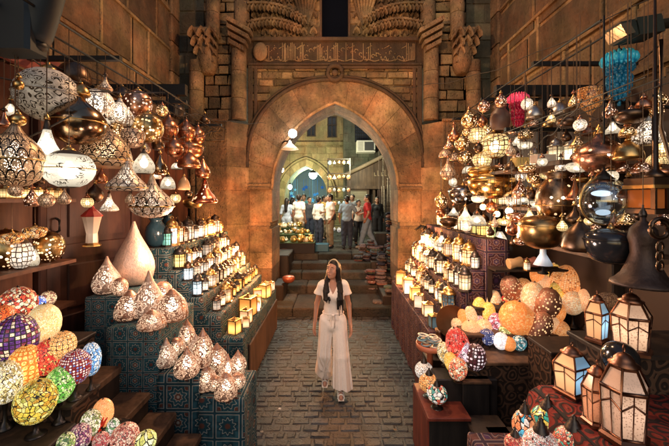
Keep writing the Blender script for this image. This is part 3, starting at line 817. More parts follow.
def lantern(loc, H, label, glass_mat, metal=DARKTIN, n=6, wide=1., rz=0., group=None, cat='lantern', name='lantern', ring=True):
    t = thing(name, label, cat, loc, rz, group); s = (H*wide, H*wide, H)
    inst('base', mcache('lantern base%d' % n, lant_base(n), metal), t, sc=s)
    inst('glass', mcache('lantern glass%d' % n, lant_glass(n), glass_mat), t, sc=s)
    inst('frame', mcache('lantern frame%d' % n, lant_frame(n), metal), t, sc=s)
    inst('roof', mcache('lantern roof%d' % n, lant_roof(n), metal), t, sc=s)
    if ring: inst('ring', mcache('lantern ring', lant_ring, metal), t, sc=s)
    return t
def candle_box(loc, W, H, label, mat, group=None, rz=0.):
    """a plain lit glass box: four posts, a lid, a glowing body"""
    t = thing('candle_lantern', label, 'lantern', loc, rz, group)
    inst('glass', mcache('box glass', lambda mb: mb.box(-.44, .44, -.44, .44, .06, .86), mat), t, sc=(W, W, H))
    def fr(mb):
        for x in (-.46, .46):
            for y in (-.46, .46): mb.box(x-.04, x+.04, y-.04, y+.04, .0, .9)
        mb.box(-.5, .5, -.5, .5, .87, .93)
    inst('frame', mcache('box frame', fr, BRASS), t, sc=(W, W, H))
    inst('lid', mcache('box lid', lambda mb: mb.lathe([(.5, .93), (.3, .98), (.08, 1.04), (.08, 1.1)], 4, smooth=False, ang0=math.pi/4), BRASS), t, sc=(W, W, H))
    return t
# light-coloured pierced shades
SILVER = (.62, .58, .52); GOLD = (.68, .44, .18); ROSE = (.66, .36, .24); CREAMM = (.78, .66, .5)
P_SCROLL = pierced('silver scroll', (.95, .90, .80), (.5, .3, .16), 23., 12., 'scroll', .05, .5, thr=.30, metallic=.1, solid=1.)
P_SCROLL2 = pierced('silver scroll fine', (.8, .74, .64), WHITE_L, 20., 10., 'scroll', 2.2, .42, thr=.42, metallic=.45)
P_MARKS = pierced('white cut marks', (.05, .035, .025), (1., .86, .64), 11., 6., 'marks', 1.5, .5, thr=.5, metallic=0.)
P_MARKS2 = pierced('white cut marks fine', (.05, .035, .025), (1., .80, .55), 14., 8., 'marks', 1.15, .5, thr=.5, metallic=0.)
P_SCALES = pierced('brass scales', (.74, .50, .30), WARM_L, 17., 8., 'scales', 1.6, .36, thr=.62, metallic=.55)
P_SCALES2 = pierced('rose scales', (.70, .46, .32), WARM_L, 14., 6., 'scales', 1.5, .34, thr=.6, metallic=.55)
P_SCALESW = pierced('silver scales', (.82, .66, .52), WHITE_L, 14., 7., 'scales', 1.5, .4, thr=.55, metallic=.4)
P_DOTS = pierced('gold dots', GOLD, WARM_L, 26., 13., 'dots', 3.2, .3, thr=.5)
P_ROSE = pierced('rose dots', ROSE, (1., .66, .46), 22., 11., 'dots', 2.4, .3, thr=.45)
P_NET = pierced('gold net', GOLD, (1., .72, .32), 16., 8., 'net', 1.6, .3)
P_PALE = pierced('pale plaster scroll', (.66, .44, .33), (1., .72, .5), 16., 10., 'scroll', 1.3, .45, thr=.35, metallic=.35)
P_PALE2 = pierced('rosy plaster scroll', (.52, .29, .20), (1., .66, .42), 18., 11., 'scroll', 1.7, .38, thr=.42, metallic=.6)
SMOKE = plain('smoky brass', (.34, .22, .13), .18, 1., .3, 4.)
ALAB = plain('pale rosy hammered metal', (.85, .60, .47), .34, .45, .5, 24., .6)
# ------------------------------------------------------------------ left side: rails, shopfront, door
def beam(name, label, parts, mat, cat='frame'):
    mb = MB()
    for b in parts: mb.box(*b)
    o = mb.build(name, mat); tag(o, label, cat); return o
def framework(label, sgn, xs, z, y0, y1, cross, rad=.0075):
    t = thing('pipe_rack', label, 'metal frame', (sgn*xs[0], y0, z))
    M0 = Matrix.Translation((-sgn*xs[0], -y0, -z))
    for x in xs:
        mb = MB(); mb.tube([(sgn*x, y0, z+rad), (sgn*x, y1, z+rad)], rad, 6); mb.xf(M0); mb.build('rail', IRON, t)
    for y in cross:
        mb = MB(); mb.box(sgn*min(xs), sgn*2.75, y-.02, y+.02, z+.016, z+.05); mb.xf(M0); mb.build('crossbar', IRON, t)
    return t
framework('black pipe frame that the metal lamps on the left hang from', -1, (1.70, 1.88, 2.05, 2.3), 3.44, 1.7, 5.3, (2.7, 3.9, 5.1))
framework('black pipe frame that the metal lamps on the right hang from', 1, (1.8, 2.0), 3.56, 2.3, 5.3, (3.1, 4.2, 5.2))
framework('black lower pipe frame that the big bowls and domes on the right hang from', 1, (1.6, 1.7, 1.8), 2.98, 1.75, 4.9, (3.2,), .004)
o = beam('awning_beam', 'black steel awning beam fixed to the left wall above the copper pendants', [(-3.4, -1.95, 4.42, 4.5, 3.72, 3.86), (-3.3, -3.1, 4.42, 4.5, 3.2, 3.72), (-2.2, -2.08, 4.42, 4.5, 3.45, 3.72)], IRON, 'beam')
o = beam('awning_beam', 'black steel awning beam fixed to the right wall above the red chandelier', [(1.95, 3.4, 4.1, 4.18, 3.62, 3.74), (2.02, 2.1, 4.1, 4.18, 3.3, 3.62), (2.5, 2.62, 4.1, 4.18, 3.3, 3.62)], IRON, 'beam')
aw = MB(); aw.quad((-3.3, 1.4, 3.72), (-2.45, 1.4, 3.55), (-2.45, 3.3, 3.55), (-3.3, 3.3, 3.72)); aw.quad((-3.3, 1.4, 3.70), (-3.3, 3.3, 3.70), (-2.45, 3.3, 3.53), (-2.45, 1.4, 3.53)); aw.box(-2.47, -2.43, 1.4, 3.3, 3.4, 3.56)
tag(aw.build('awning', plain('faded red canvas', (.22, .05, .035), .85, 0., .35, 5.)), 'faded red canvas awning behind the large scrollwork globe', 'awning')
# wall boarding on the left, with the panelled door
sf = thing('market_booth', 'reddish brown panelled wooden shop front behind the left lamps', 'shop front', (-2.9, 3, 0))
def sp_(name, mb, mat, par=sf, org=(-2.9, 3, 0)):
    mb.xf(Matrix.Translation(tuple(-q for q in org))); return mb.build(name, mat, par)
mb = MB(); mb.box(-3.3, -2.86, .6, 3.25, 0, 3.5); mb.box(-3.3, -2.86, 4.4, 6.6, 0, 3.5); sp_('back_wall', mb, REDWOOD)
for y in (2.15, 3.2, 4.36, 5.4):
    mb = MB(); mb.box(-2.9, -2.78, y, y+.09, 0, 3.5, bev=.012); sp_('post', mb, REDWOOD)
mb = MB(); mb.box(-2.9, -2.77, .6, 6.6, 3.36, 3.5); sp_('lintel', mb, REDWOOD)
dr = thing('wooden_door', 'dark reddish panelled wooden door ajar beside the egg lamps', 'door', (-2.84, 3.3, .98), math.radians(-22))
mb = MB(); w = 1.02
for (y0, y1, z0, z1) in ((0, .13, 0, 2.4), (w-.13, w, 0, 2.4), (.13, w-.13, 0, .2), (.13, w-.13, .78, .92), (.13, w-.13, 2.26, 2.4)): mb.box(0, .06, y0, y1, z0, z1, bev=.008)
mb.build('door_frame', REDWOOD, dr)
for z0, z1 in ((.2, .78), (.92, 2.26)):
    mb = MB(); mb.box(.012, .032, .13, w-.13, z0, z1); mb.box(.012, .05, .2, w-.2, z0+.07, z1-.07, bev=.012); mb.build('door_panel', REDWOOD, dr)
mb = MB(); mb.tube([(.07, .08, 1.05), (.12, .08, 1.07), (.12, .08, 1.17), (.07, .08, 1.19)], .012, 6); mb.build('handle', IRON, dr)
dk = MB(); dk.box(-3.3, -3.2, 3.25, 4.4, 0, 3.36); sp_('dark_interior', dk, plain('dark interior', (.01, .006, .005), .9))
# shelves at far left
SHELFW = wood('lit red shelf wood', (.08, .028, .015), (.2, .08, .04))  # lighter copy of the reddish wood, lamp light put into its colour
sh = thing('wall_shelf', 'reddish wooden wall shelf holding small lit lamps at the far left', 'shelf', (-2.85, 2.6, 1.4))
for z in (2.36, 1.80, 1.41):
    mb = MB(); mb.box(-2.855, -2.42, 2.02, 3.18, z-.03, z); sp_('shelf_board', mb, SHELFW, sh, (-2.85, 2.6, 1.4))
mb = MB(); mb.box(-2.857, -2.83, 2.02, 3.18, 1.1, 2.6); sp_('shelf_back', mb, SHELFW, sh, (-2.85, 2.6, 1.4))

# ------------------------------------------------------------------ hanging lamps on the left
hang('globe', 48, 95, 55, 52, 'largest pierced silver globe lamp with star petal scrollwork, hanging at upper left', P_SCROLL, x=-2.05, bulb='soft', rim=TIN)
hang('mound', 74, 71, 30, 24, 'dark bronze dome pendant unlit beside the largest scrollwork globe', BRONZE, x=-2.3)
hang('lidded', 78, 119, 50, 52, 'glossy smoked brass onion lamp with long neck, unlit, below the dark dome', SMOKE, x=-1.88, rim=BRASS)
hang('globe', 98, 104, 29, 30, 'white lit silver globe with fine scrollwork, right of the smoked brass onion', P_SCROLL2, x=-2.05, bulb='white')
hang('pear', 120, 111, 25, 28, 'white lit pierced pear lamp between the fine silver globe and pink globe', P_SCROLL2, x=-2.05, bulb='white')
hang('lidded', 15, 155, 50, 64, 'large fish scale brass onion lamp at the left edge of the photo', P_SCALES, x=-1.88, bulb='white', rim=BRASS)
hang('flare', 47, 142, 30, 46, 'white glass flared lamp with cut marks, between onion lamp and white disc', P_MARKS, x=-1.88, bulb='white')
hang('globe', 69, 169, 45, 38, 'round white lit globe with dark cut marks, lowest of the big left lamps', P_MARKS, x=-1.7, bulb='white', rim=BRASS)
hang('mound', 106, 147, 47, 40, 'shiny brass fish scale dome lamp above the wooden door', P_SCALES, x=-1.88, bulb='warm', rim=BRASS)
hang('flare', 127, 174, 37, 34, 'small white flared lamp with fish scale lower half, left of the scale teardrop', P_SCALESW, x=-1.7, bulb='white', rim=BRASS)
hang('pear', 144, 161, 20, 26, 'small white pear lamp with cut marks above the scale teardrop', P_MARKS2, x=-1.7, bulb='white')
hang('drop', 152, 196, 41, 44, 'pale teardrop lamp with dark fish scale pattern above the lantern stand', P_SCALESW, x=-1.7, bulb='soft', rim=BRASS)
hang('globe', 138, 104, 27, 27, 'dull pink pierced globe lamp with one bright point, under the beam', P_ROSE, x=-2.05, bulb='soft')
hang('globe', 148, 128, 29, 29, 'golden lit globe with dot piercing, under the pink globe', P_DOTS, x=-1.88, bulb='warm')
hang('bowl', 133, 138, 22, 20, 'small brass fish scale bowl lamp wedged between dome and golden globe', P_SCALES2, x=-1.88, bulb='soft')
hang('egg', 117, 130, 13, 16, 'tiny warm lit egg shaped lamp behind the fish scale dome', P_DOTS, x=-2.05, bulb='warm')
G = 'copper pendants near the left pier'
for px, py, w, h, x, lab in ((169, 126, 18, 24, -2.05, 'copper teardrop pendant with dark neck, leftmost of the upper pendant row'),
    (186, 130, 18, 23, -2.05, 'copper teardrop pendant, middle of the upper pendant row'),
    (198, 134, 14, 20, -2.05, 'copper teardrop pendant, smallest and rightmost of the upper pendant row'),
    (174, 147, 18, 20, -1.88, 'copper teardrop pendant, upper left of the second pendant row')):
    hang('lidded', px, py, w, h, lab, COPPER, x=x, cap=BRONZE, group=G, rim=BRONZE)
hang('bowl', 190, 150, 26, 16, 'wide copper bowl pendant below the upper pendant row', COPPER, x=-1.88, group=G, rim=BRASS)
hang('mound', 189, 160, 22, 16, 'shiny copper dome pendant under the wide copper bowl', COPPER, x=-1.7, group=G, rim=BRASS)
hang('pear', 203, 168, 14, 20, 'brown copper pear pendant beside the carved pier', COPPER, x=-1.7, cap=BRONZE, group=G)
hang('flare', 205, 191, 25, 25, 'reddish copper hat shaped pendant with bright lit rim beside the pier', pierced('red copper', (.5, .16, .09), WARM_L, 14., 5., 'dots', 3., .3, thr=.5), x=-1.7, cap=BRONZE, group=G, bulb='warm')
hang('pear', 160, 164, 14, 22, 'small brown brass pear pendant left of the copper bowl', SMOKE, x=-1.7, group=G)
hang('mound', 168, 182, 14, 15, 'small frosted white bell pendant over the teal lantern row', P_MARKS2, x=-1.7, group=G, bulb='soft')
hang('mound', 184, 183, 12, 14, 'small amber glass bell pendant right of the frosted white bell', plain('amber frosted glass', (.5, .3, .15), .3), x=-1.7, group=G)
hang('pear', 158, 141, 12, 18, 'small dark bronze pear pendant between golden globe and copper bowl', BRONZE, x=-1.88, group=G)
hang('globe', 178, 112, 14, 15, 'small black iron globe pendant above the copper row', DARKTIN, x=-2.3, group=G)
hang('lidded', 205, 120, 10, 14, 'small dark pendant nearest the carved pier panel', BRONZE, x=-2.05, group=G)
hang('mound', 122, 92, 16, 12, 'small dark tin dome pendant under the awning beam', DARKTIN, x=-2.3, group=G)
hang('globe', 18, 120, 14, 12, 'small brass ball pendant between wires at the far left', BRASS, x=-1.88)
# vase lantern on the door
vp = at(92, 225, 3.15)
vl = thing('vase_lantern', 'white frosted vase shaped lantern with red shoulders hanging on the wooden door', 'lantern', vp)
k = 3.15/F
inst('glass', mcache('vase glass', lambda mb: mb.lathe([(.30, -.42), (.27, -.2), (.36, 0), (.46, .2)], 8, smooth=False), panes('frosted warm', (.7, .5, .36), .3)), vl, sc=(18*k, 18*k, 42*k))
inst('shoulder', mcache('vase shoulder', lambda mb: mb.lathe([(.5, .2), (.52, .23), (.3, .33), (.12, .4), (.08, .46)], 8, smooth=False), plain('red enamel', (.35, .03, .02), .35)), vl, sc=(18*k, 18*k, 42*k))
inst('foot', mcache('vase foot', lambda mb: mb.lathe([(.44, -.5), (.44, -.47), (.3, -.42)], 8, smooth=False), BRASS), vl, sc=(18*k, 18*k, 42*k))
inst('hook', mcache('vase hook', lambda mb: mb.tube([(0, 0, .44), (0, 0, .55), (.12, 0, .62), (.2, 0, .55)], .03, 6), IRON), vl, sc=(18*k, 18*k, 42*k))
# shelf lamps far left
for i, px in enumerate((6, 16, 27, 38, 49, 58)):
    Y = 2.5*F/(CX-px); p = at(px, 200, Y)
    lantern((p.x, p.y, 2.36), .12, 'tiny yellow lit lantern, %s from left on the top wall shelf' % ORD[i], panes('tiny yellow', (1., .7, .3), 2.6 if i % 2 else 1.6), BRASS, 4, 1.3, group='tiny lanterns on the wall shelf', ring=False)
def shelfy(px, z_, x=-2.62): return x*F/(px-CX)
def on_shelf(kind, px, z, w, h, lab, mat, x=-2.62, **kw):
    Y = shelfy(px, z, x); pb = HZ+(CZ-z)/Y*F
    return stand(kind, px, pb, w, h, z, lab, mat, **kw)
on_shelf('globe', 6, 1.80, 36, 40, 'brass pierced round lamp with blazing centre on the middle shelf at the left edge', P_DOTS, bulb='white')
on_shelf('globe', 21, 1.80, 20, 30, 'pearl white lamp with dark net pattern on the middle shelf', pierced('pearl net', (.1, .07, .05), WHITE_L, 14., 8., 'net', 1.6, .4, metallic=0.), bulb='soft', x=-2.5)
on_shelf('pear', 34, 1.80, 9, 22, 'slim white teardrop lamp on the middle shelf', P_MARKS2, bulb='soft', x=-2.5)
on_shelf('globe', 49, 1.80, 27, 30, 'golden pierced globe lamp with narrow neck, rightmost on the middle shelf', P_DOTS, bulb='white', x=-2.55, rim=BRASS)
REDG = mosaic('red glass', [(.5, .03, .02), (.8, .15, .04), (.9, .5, .2)], 8, 5, 'cells', .9)
for px, w, lab, pal in ((6, 18, 'orange mosaic ball lamp on the bottom wall shelf, nearest the left edge', [(.9, .3, .05), (.95, .6, .3), (.6, .1, .03)]), (18, 14, 'red and white mosaic ball lamp on the bottom wall shelf', [(.8, .1, .06), (.95, .8, .7), (.9, .4, .2)]), (28, 14, 'cream mosaic ball lamp on the bottom wall shelf', [(.95, .8, .55), (.9, .6, .3), (.8, .4, .2)]), (38, 13, 'blue and white mosaic ball lamp on the bottom wall shelf', [(.08, .15, .6), (.85, .85, .95), (.1, .3, .8)]), (48, 14, 'speckled brown mosaic ball lamp on the bottom wall shelf, nearest the door', [(.7, .45, .25), (.3, .12, .08), (.9, .7, .4)])):
    on_shelf('globe', px, 1.41, w, w*1.05, lab, mosaic('shelf ball '+lab[:14], pal, 12, 7, 'cells', 1.5), x=-2.55)
for px, z, lab in ((12, 2.05, 'amber glass bowl hanging under the top wall shelf'), (35, 2.08, 'brown copper dish lamp hanging under the top wall shelf')):
    hang('bowl', px, HZ+(CZ-z)/(2.5*F/(CX-px))*F, 20, 12, lab, mosaic('amber bowl', [(.9, .45, .12), (.6, .2, .05), (.95, .6, .3)], 10, 4, 'cells', .7), x=-2.5, rail=2.33)

# ------------------------------------------------------------------ egg lamps on the near left stand
eg = thing('lamp_stand', 'dark carved wooden tiered stand under the coloured egg lamps at lower left', 'display stand', (-2, 2, 0))
CARVED = swirlcloth('carved dark wood', (.018, .011, .008), (.075, .04, .024), 9.)
def egp(name, mb, mat): mb.xf(Matrix.Translation((2, -2, 0))); mb.build(name, mat, eg)
TE = ((-2.75, -1.92, 2.26, 2.72, 1.30), (-2.75, -1.57, 2.02, 2.26, 1.13), (-2.75, -1.55, 1.5, 2.02, 1.03))
for x0, x1, y0, y1, z in TE:
    mb = MB(); mb.box(x0, x1, y0+.002, y1, .0, z-.02); egp('tier', mb, CARVED)
    mb = MB(); mb.box(x0-.01, x1+.015, y0-.012, y1, z-.02, z, bev=.006); egp('tier_top', mb, DARKWOOD)
for y in (1.52, 1.75, 1.9):
    mb = MB(); mb.box(-1.549, -1.535, y, y+.1, .1, 1.0, bev=.005); egp('side_panel', mb, BROWNWOOD)
def tier_l(Y): return 1.30 if Y > 2.265 else 1.13 if Y > 2.025 else 1.03
EG = 'egg lamps on the left stand'
def egg_l(px, py, w, h, z, lab, mat, tilt=(0, 0), fl=None):
    pb = py+h/2; Y = F*(CZ-z)/(pb-HZ)
    stand('egg', px, pb, w, h, z, lab, mat, name='egg_lamp', floor=tier_l(Y) if fl is None else fl, tilt=tilt, group=EG, cap=DARKTIN)
egg_l(18, 305, 32, 36, 1.45, 'red and white flecked egg lamp in the back row under the wall shelf', mosaic('e1', [(.75, .1, .05), (.95, .75, .5), (.9, .45, .2), (.35, .05, .03)], 16, 10, 'cells', .95))
egg_l(2, 318, 22, 26, 1.45, 'plain red orange egg lamp cut by the left edge of the photo', mosaic('e2', [(.9, .14, .03), (.95, .3, .08)], 14, 9, 'cells', 1.))
egg_l(16, 338, 38, 46, 1.32, 'big egg lamp with purple zigzag bands and cream dashes', mosaic('e3', [(.10, .03, .16), (.9, .72, .5), (.16, .06, .26), (.25, .05, .08)], 14, 9, 'net', .75, gw=.12))
egg_l(44, 323, 29, 38, 1.38, 'plain cream yellow egg lamp with tiny dots beside the door', mosaic('e4', [(.95, .72, .34), (.9, .6, .24), (1., .82, .5)], 34, 20, 'cells', .95, (.5, .3, .1)))
egg_l(63, 345, 23, 27, 1.34, 'amber egg lamp with brown flowers behind the red egg', mosaic('e5', [(.95, .75, .45), (.8, .3, .08), (.95, .55, .2), (.4, .1, .03)], 8, 5, 'flower', .95))
egg_l(47, 357, 24, 36, 1.25, 'glowing red egg lamp with yellow flecks between orange and amber eggs', mosaic('e6', [(.9, .06, .03), (.9, .12, .06), (.75, .04, .03), (.95, .5, .15)], 18, 12, 'cells', 1.0), (0, .12))
egg_l(26, 365, 30, 39, 1.22, 'orange egg lamp with soft yellow petals, below the purple egg', mosaic('e7', [(.95, .42, .08), (.95, .62, .18), (.9, .28, .04), (.95, .5, .1)], 9, 6, 'flower', 1.05, (.5, .12, .02)))
egg_l(5, 382, 28, 42, 1.18, 'pale cream egg lamp with scattered flecks at the left edge', mosaic('e8', [(.98, .85, .55), (.9, .7, .35), (1., .9, .7), (.4, .3, .1)], 18, 12, 'fleck', 1.15))
egg_l(75, 367, 28, 34, 1.22, 'dark red egg lamp with rows of white and blue dots', mosaic('e9', [(.28, .02, .025), (.9, .85, .8), (.8, .6, .55), (.15, .25, .55)], 16, 10, 'dots', .75))
egg_l(91, 359, 18, 33, 1.22, 'blue and white mosaic egg lamp next to the tiled stand', mosaic('e10', [(.12, .35, .75), (.75, .88, .98), (.3, .6, .9), (.9, .95, 1.)], 14, 10, 'cells', .85))
egg_l(60, 384, 27, 36, 1.15, 'bright green mosaic egg lamp', mosaic('e11', [(.2, .6, .08), (.45, .8, .2), (.12, .45, .06), (.8, .95, .5)], 18, 12, 'cells', .85), (0, .18))
egg_l(36, 401, 36, 43, 1.1, 'yellow and amber mosaic egg lamp, lowest of the big left eggs', mosaic('e12', [(.85, .6, .08), (.6, .32, .04), (.95, .8, .25), (.5, .45, .08)], 13, 9, 'cells', .8), (0, .22))
mb = MB(); mb.box(-1.66, -1.36, 1.86, 2.26, 0, .90); egp('low_tier', mb, CARVED)
mb = MB(); mb.box(-1.36, -1.07, 1.5, 2.0, 0, .86); egp('low_tier', mb, CARVED)
egg_l(103, 413, 19, 28, .93, 'plain orange egg lamp on the low tier by the wooden stairs', mosaic('f1', [(.95, .38, .14), (.95, .48, .2)], 10, 8, 'cells', .8, (.8, .3, .1)), fl=.90)
egg_l(91, 423, 19, 26, .93, 'cream egg lamp with dark leaf flecks left of the plain orange egg', mosaic('f2', [(.9, .85, .55), (.25, .3, .1), (.95, .9, .7)], 12, 8, 'cells', .75), fl=.90)
egg_l(80, 437, 20, 26, .92, 'purple and rose speckled egg lamp low at the left', mosaic('f3', [(.3, .08, .18), (.75, .4, .4), (.15, .05, .15), (.9, .7, .6)], 16, 10, 'cells', .6), fl=.90)
egg_l(125, 437, 26, 26, .89, 'pink flecked round egg lamp at the bottom of the wooden stairs', mosaic('f4', [(.75, .3, .22), (.9, .6, .45), (.4, .1, .08)], 20, 12, 'cells', .7), fl=.86)
egg_l(146, 441, 20, 20, .89, 'pale lime egg lamp nearest the photo bottom by the stairs', mosaic('f5', [(.75, .8, .3), (.9, .9, .55), (.6, .6, .15)], 6, 2, 'cells', .75), fl=.86)
egg_l(101, 441, 15, 17, .92, 'small rose egg lamp between purple and pink eggs', mosaic('f6', [(.6, .12, .12), (.85, .5, .4)], 14, 8, 'cells', .6), fl=.86)
egg_l(113, 427, 12, 17, .9, 'tiny white and green speckled egg lamp behind the pink egg', mosaic('f7', [(.8, .9, .75), (.15, .35, .15), (.9, .9, .8)], 10, 6, 'cells', .7), fl=.86)
egg_l(66, 443, 16, 20, 1.03, 'small green and cream egg lamp at the bottom left', mosaic('f8', [(.35, .5, .15), (.85, .85, .5), (.1, .2, .08)], 12, 8, 'cells', .6), fl=1.02)
rp = at(94, 394, 2.05)
rs = MB()
for k in range(9):
    a = -.6+k*.15; rs.tube([(0, 0, 0), (.05*math.sin(a), 0, .06), (.12*math.sin(a), .01*k % .03, .13+.02*math.cos(a*3))], .012, 6, taper=[1.2, 1.4, .3])
tag(rs.build('glass_flame', mosaic('red spikes', [(.8, .05, .02), (.9, .15, .05)], 6, 6, 'cells', .5), None, (rp.x, rp.y, .9)), 'spiky red glass ornament above the plain orange egg lamp', 'ornament')
# ------------------------------------------------------------------ wooden stairs up to the door
stt = thing('wooden_stairs', 'worn brown wooden stairs climbing to the door between egg lamps and tiled stand', 'stairs', (-1.6, 2.2, 0))
for k, (x0, x1, z) in enumerate(((-2.85, -1.73, 1.02), (-1.73, -1.5, .81), (-1.5, -1.29, .65), (-1.29, -1.09, .48), (-1.09, -.9, .31), (-.9, -.72, .15))):
    mb = MB(); mb.box(x0, x1+.02, 1.3, 2.73, z-.05, z, bev=.008); mb.xf(Matrix.Translation((1.6, -2.2, 0))); mb.build('tread', BROWNWOOD, stt)
    mb = MB(); mb.box(x0, x1, 1.3, 2.73, 0, z-.051); mb.xf(Matrix.Translation((1.6, -2.2, 0))); mb.build('riser', DARKWOOD, stt)
# ------------------------------------------------------------------ tiled-cloth stand with the pale pear lamps
TEAL = tilecloth('teal tile cloth', (.016, .075, .095), (.03, .12, .145), (.15, .05, .035), (.42, .38, .30), .13)
TEAL2 = tilecloth('teal medallion cloth', (.014, .05, .066), (.025, .085, .105), (.12, .045, .03), (.36, .33, .27), .21)
sb = thing('cloth_stand', 'stepped stand draped in teal and red tile patterned cloth with pale pear lamps', 'display stand', (-1.6, 3.2, 0))
TS = ((-2.32, -1.92, 3.14, 3.9, 1.45), (-1.92, -1.47, 2.84, 3.55, 1.28), (-1.47, -1.11, 2.79, 3.35, .92), (-1.11, -.73, 2.745, 3.2, .75))
for k, (x0, x1, y0, y1, z) in enumerate(TS):
    mb = MB(); mb.drape(x0+.012, x1-.012, y0, y1, z, k+1)
    mb.xf(Matrix.Translation((1.6, -3.2, 0))); mb.build('cloth_step', TEAL if k < 2 else TEAL2, sb)
    mb = MB(); mb.box(x0+.06, x1-.06, y0+.05, y1-.02, 0, z-.03); mb.xf(Matrix.Translation((1.6, -3.2, 0))); mb.build('box', DARKWOOD, sb)
def tz(k): return TS[k][4]
PG = 'pale pear lamps on the tiled stand'
for px, pb, w, h, tr, kd, mt, lab, bl in (
    (134, 284, 33, 58, 0, 'pear', ALAB, 'tallest plain rosy copper pear lamp on the top of the tiled stand', None),
    (107, 293, 23, 34, 0, 'pear', P_PALE, 'rosy pear lamp with faint scrolls on the left end of the tiled stand', 'soft'),
    (149, 317, 25, 43, 1, 'pear', P_PALE, 'pale pear lamp with tall pointed tip in the middle of the tiled stand', 'soft'),
    (130, 318, 25, 26, 1, 'mound', P_PALE2, 'low pierced white dome lamp in front of the tallest pear', 'white'),
    (163, 303, 16, 20, 1, 'globe', P_PALE2, 'small pierced round lamp behind the shell lamp', 'white'),
    (172, 319, 27, 28, 1, 'mound', P_PALE2, 'bright pierced shell shaped lamp at the right end of the upper step', 'white'),
    (152, 328, 24, 17, 1, 'mound', P_PALE2, 'flat pierced lamp at the front edge of the upper step', 'soft'),
    (187, 350, 14, 29, 2, 'bud', P_PALE2, 'slim pierced bud lamp, first to the right of the upper step', 'soft'),
    (203, 367, 17, 36, 2, 'bud', P_PALE2, 'tall slim pierced bud lamp on the middle step of the tiled stand', 'white'),
    (166, 366, 19, 26, 2, 'pear', P_PALE, 'pale pear lamp at the left end of the middle step', 'soft'),
    (187, 376, 22, 27, 2, 'pear', P_PALE2, 'pierced pear lamp at the front of the middle step', 'white'),
    (217, 373, 19, 28, 3, 'bud', P_PALE2, 'pierced bud lamp standing left on the lowest step', 'white'),
    (206, 388, 20, 21, 3, 'mound', P_PALE2, 'squat pierced lamp at the front left of the lowest step', 'soft'),
    (238, 377, 15, 25, 3, 'bud', P_PALE2, 'small pierced bud lamp at the right rear corner of the lowest step', 'white'),
    (226, 397, 20, 23, 3, 'mound', P_PALE2, 'round pierced lamp at the front of the lowest step', 'white'),
    (143, 309, 15, 20, 1, 'bud', P_PALE2, 'slim pierced bud lamp behind the flat pierced lamp on the upper step', 'soft'),
    (120, 296, 13, 17, 0, 'globe', P_PALE2, 'small pierced ball lamp between the two pears on the top step', 'soft'),
    (176, 356, 13, 17, 2, 'globe', P_PALE2, 'small pierced ball lamp behind the pierced pear on the middle step', 'soft'),
    (196, 358, 12, 22, 2, 'bud', P_PALE, 'small slim bud lamp left of the tall slim bud on the middle step', 'soft'),
    (228, 380, 15, 24, 3, 'pear', P_PALE2, 'pale pierced pear lamp in the middle of the lowest step', 'white'),
    (215, 391, 12, 14, 3, 'globe', P_PALE2, 'little pierced ball lamp between the squat lamp and round front lamp', 'soft'),
    (238, 389, 13, 15, 3, 'globe', P_PALE2, 'smallest pierced ball lamp at the right edge of the lowest step', 'soft')):
    w, h = w*1.14, h*1.08
    stand(kd, px, pb, w, h, tz(tr)+.004, lab, mt, name='pear_lamp', bulb=bl, group=PG, cap=COPPER, floor=tz(tr), topcap=False)
# ------------------------------------------------------------------ lantern stand on the left
ls = thing('lantern_stand', 'stepped stand under rows of white glass lanterns, left of the arch', 'display stand', (-1.7, 5, 0))
ROWS = ((-2.25, -2.0, 1.77), (-2.0, -1.885, 1.50), (-1.885, -1.75, 1.35), (-1.75, -1.58, 1.18), (-1.58, -1.37, .96), (-1.37, -1.1, .70))
for x0, x1, z in ROWS:
    mb = MB(); mb.drape(x0, x1-.004, 4.06, 6.35, z, int(z*100)); mb.xf(Matrix.Translation((1.7, -5, 0))); mb.build('cloth_step', TEAL2, ls)
mb = MB(); mb.box(-1.099, -1.07, 4.3, 6.3, 0, .52, bev=.01); mb.xf(Matrix.Translation((1.7, -5, 0))); mb.build('side_board', BROWNWOOD, ls)
GW = panes('white lantern glass', (1., .87, .70), 1.7); GT = panes('teal lantern glass', (.25, .8, .72), 1.3); GY = panes('yellow lantern glass', (1., .72, .25), 1.7)
GB = panes('pale blue lantern glass', (.65, .88, 1.), 1.6); GC = panes('cream lantern glass', (1., .70, .40), 1.8); GA = panes('amber lantern glass', (1., .5, .12), 2.2); GD = panes('dim bluish glass', (.12, .2, .24), .25)
GG = panes('green yellow glass', (.72, .85, .35), 1.2)
NAMES = ['top', 'second', 'third', 'fourth', 'fifth', 'lowest']
rg = random.Random(15)
def row(side, k, x, z, ys, H, mats, colname, n=6, metal=DARKTIN, wide=.95, gname=None, where='of the left stand'):
    ys = [y for q, y in enumerate(ys) if q < 4 or rg.random() > .1]
    for i, y in enumerate(ys):
        n = rg.choice((4, 6, 6, 8)); metal = rg.choice((DARKTIN, DARKTIN, BRASS, BRONZE))
        mt = mats[i % len(mats)] if i < len(mats) else mats[-1]; cn = colname[i] if i < len(colname) else colname[-1]
        lantern((x+rg.uniform(-.012, .012), y+rg.uniform(-.045, .045), z), H*1.4*rg.uniform(.72, 1.2), '%s lantern, %s from the front on the %s step %s' % (cn, ORD[i], NAMES[k], where), mt, metal, n, wide*rg.uniform(.88, 1.2), rg.uniform(0, 1), gname)
LG = 'small lanterns on the left lantern stand'
lin = lambda a, b, n: [a+(b-a)*i/(n-1) for i in range(n)]
row(-1, 0, -2.08, 1.77, lin(4.2, 6.1, 14), .23, [GT, GB, GC, GW], ['teal glass', 'pale blue glass', 'cream glass', 'white glass'], gname=LG)
row(-1, 1, -1.945, 1.50, lin(4.2, 6.1, 13), .21, [GY, GB, GW], ['yellow glass', 'pale blue glass', 'white glass'], gname=LG)
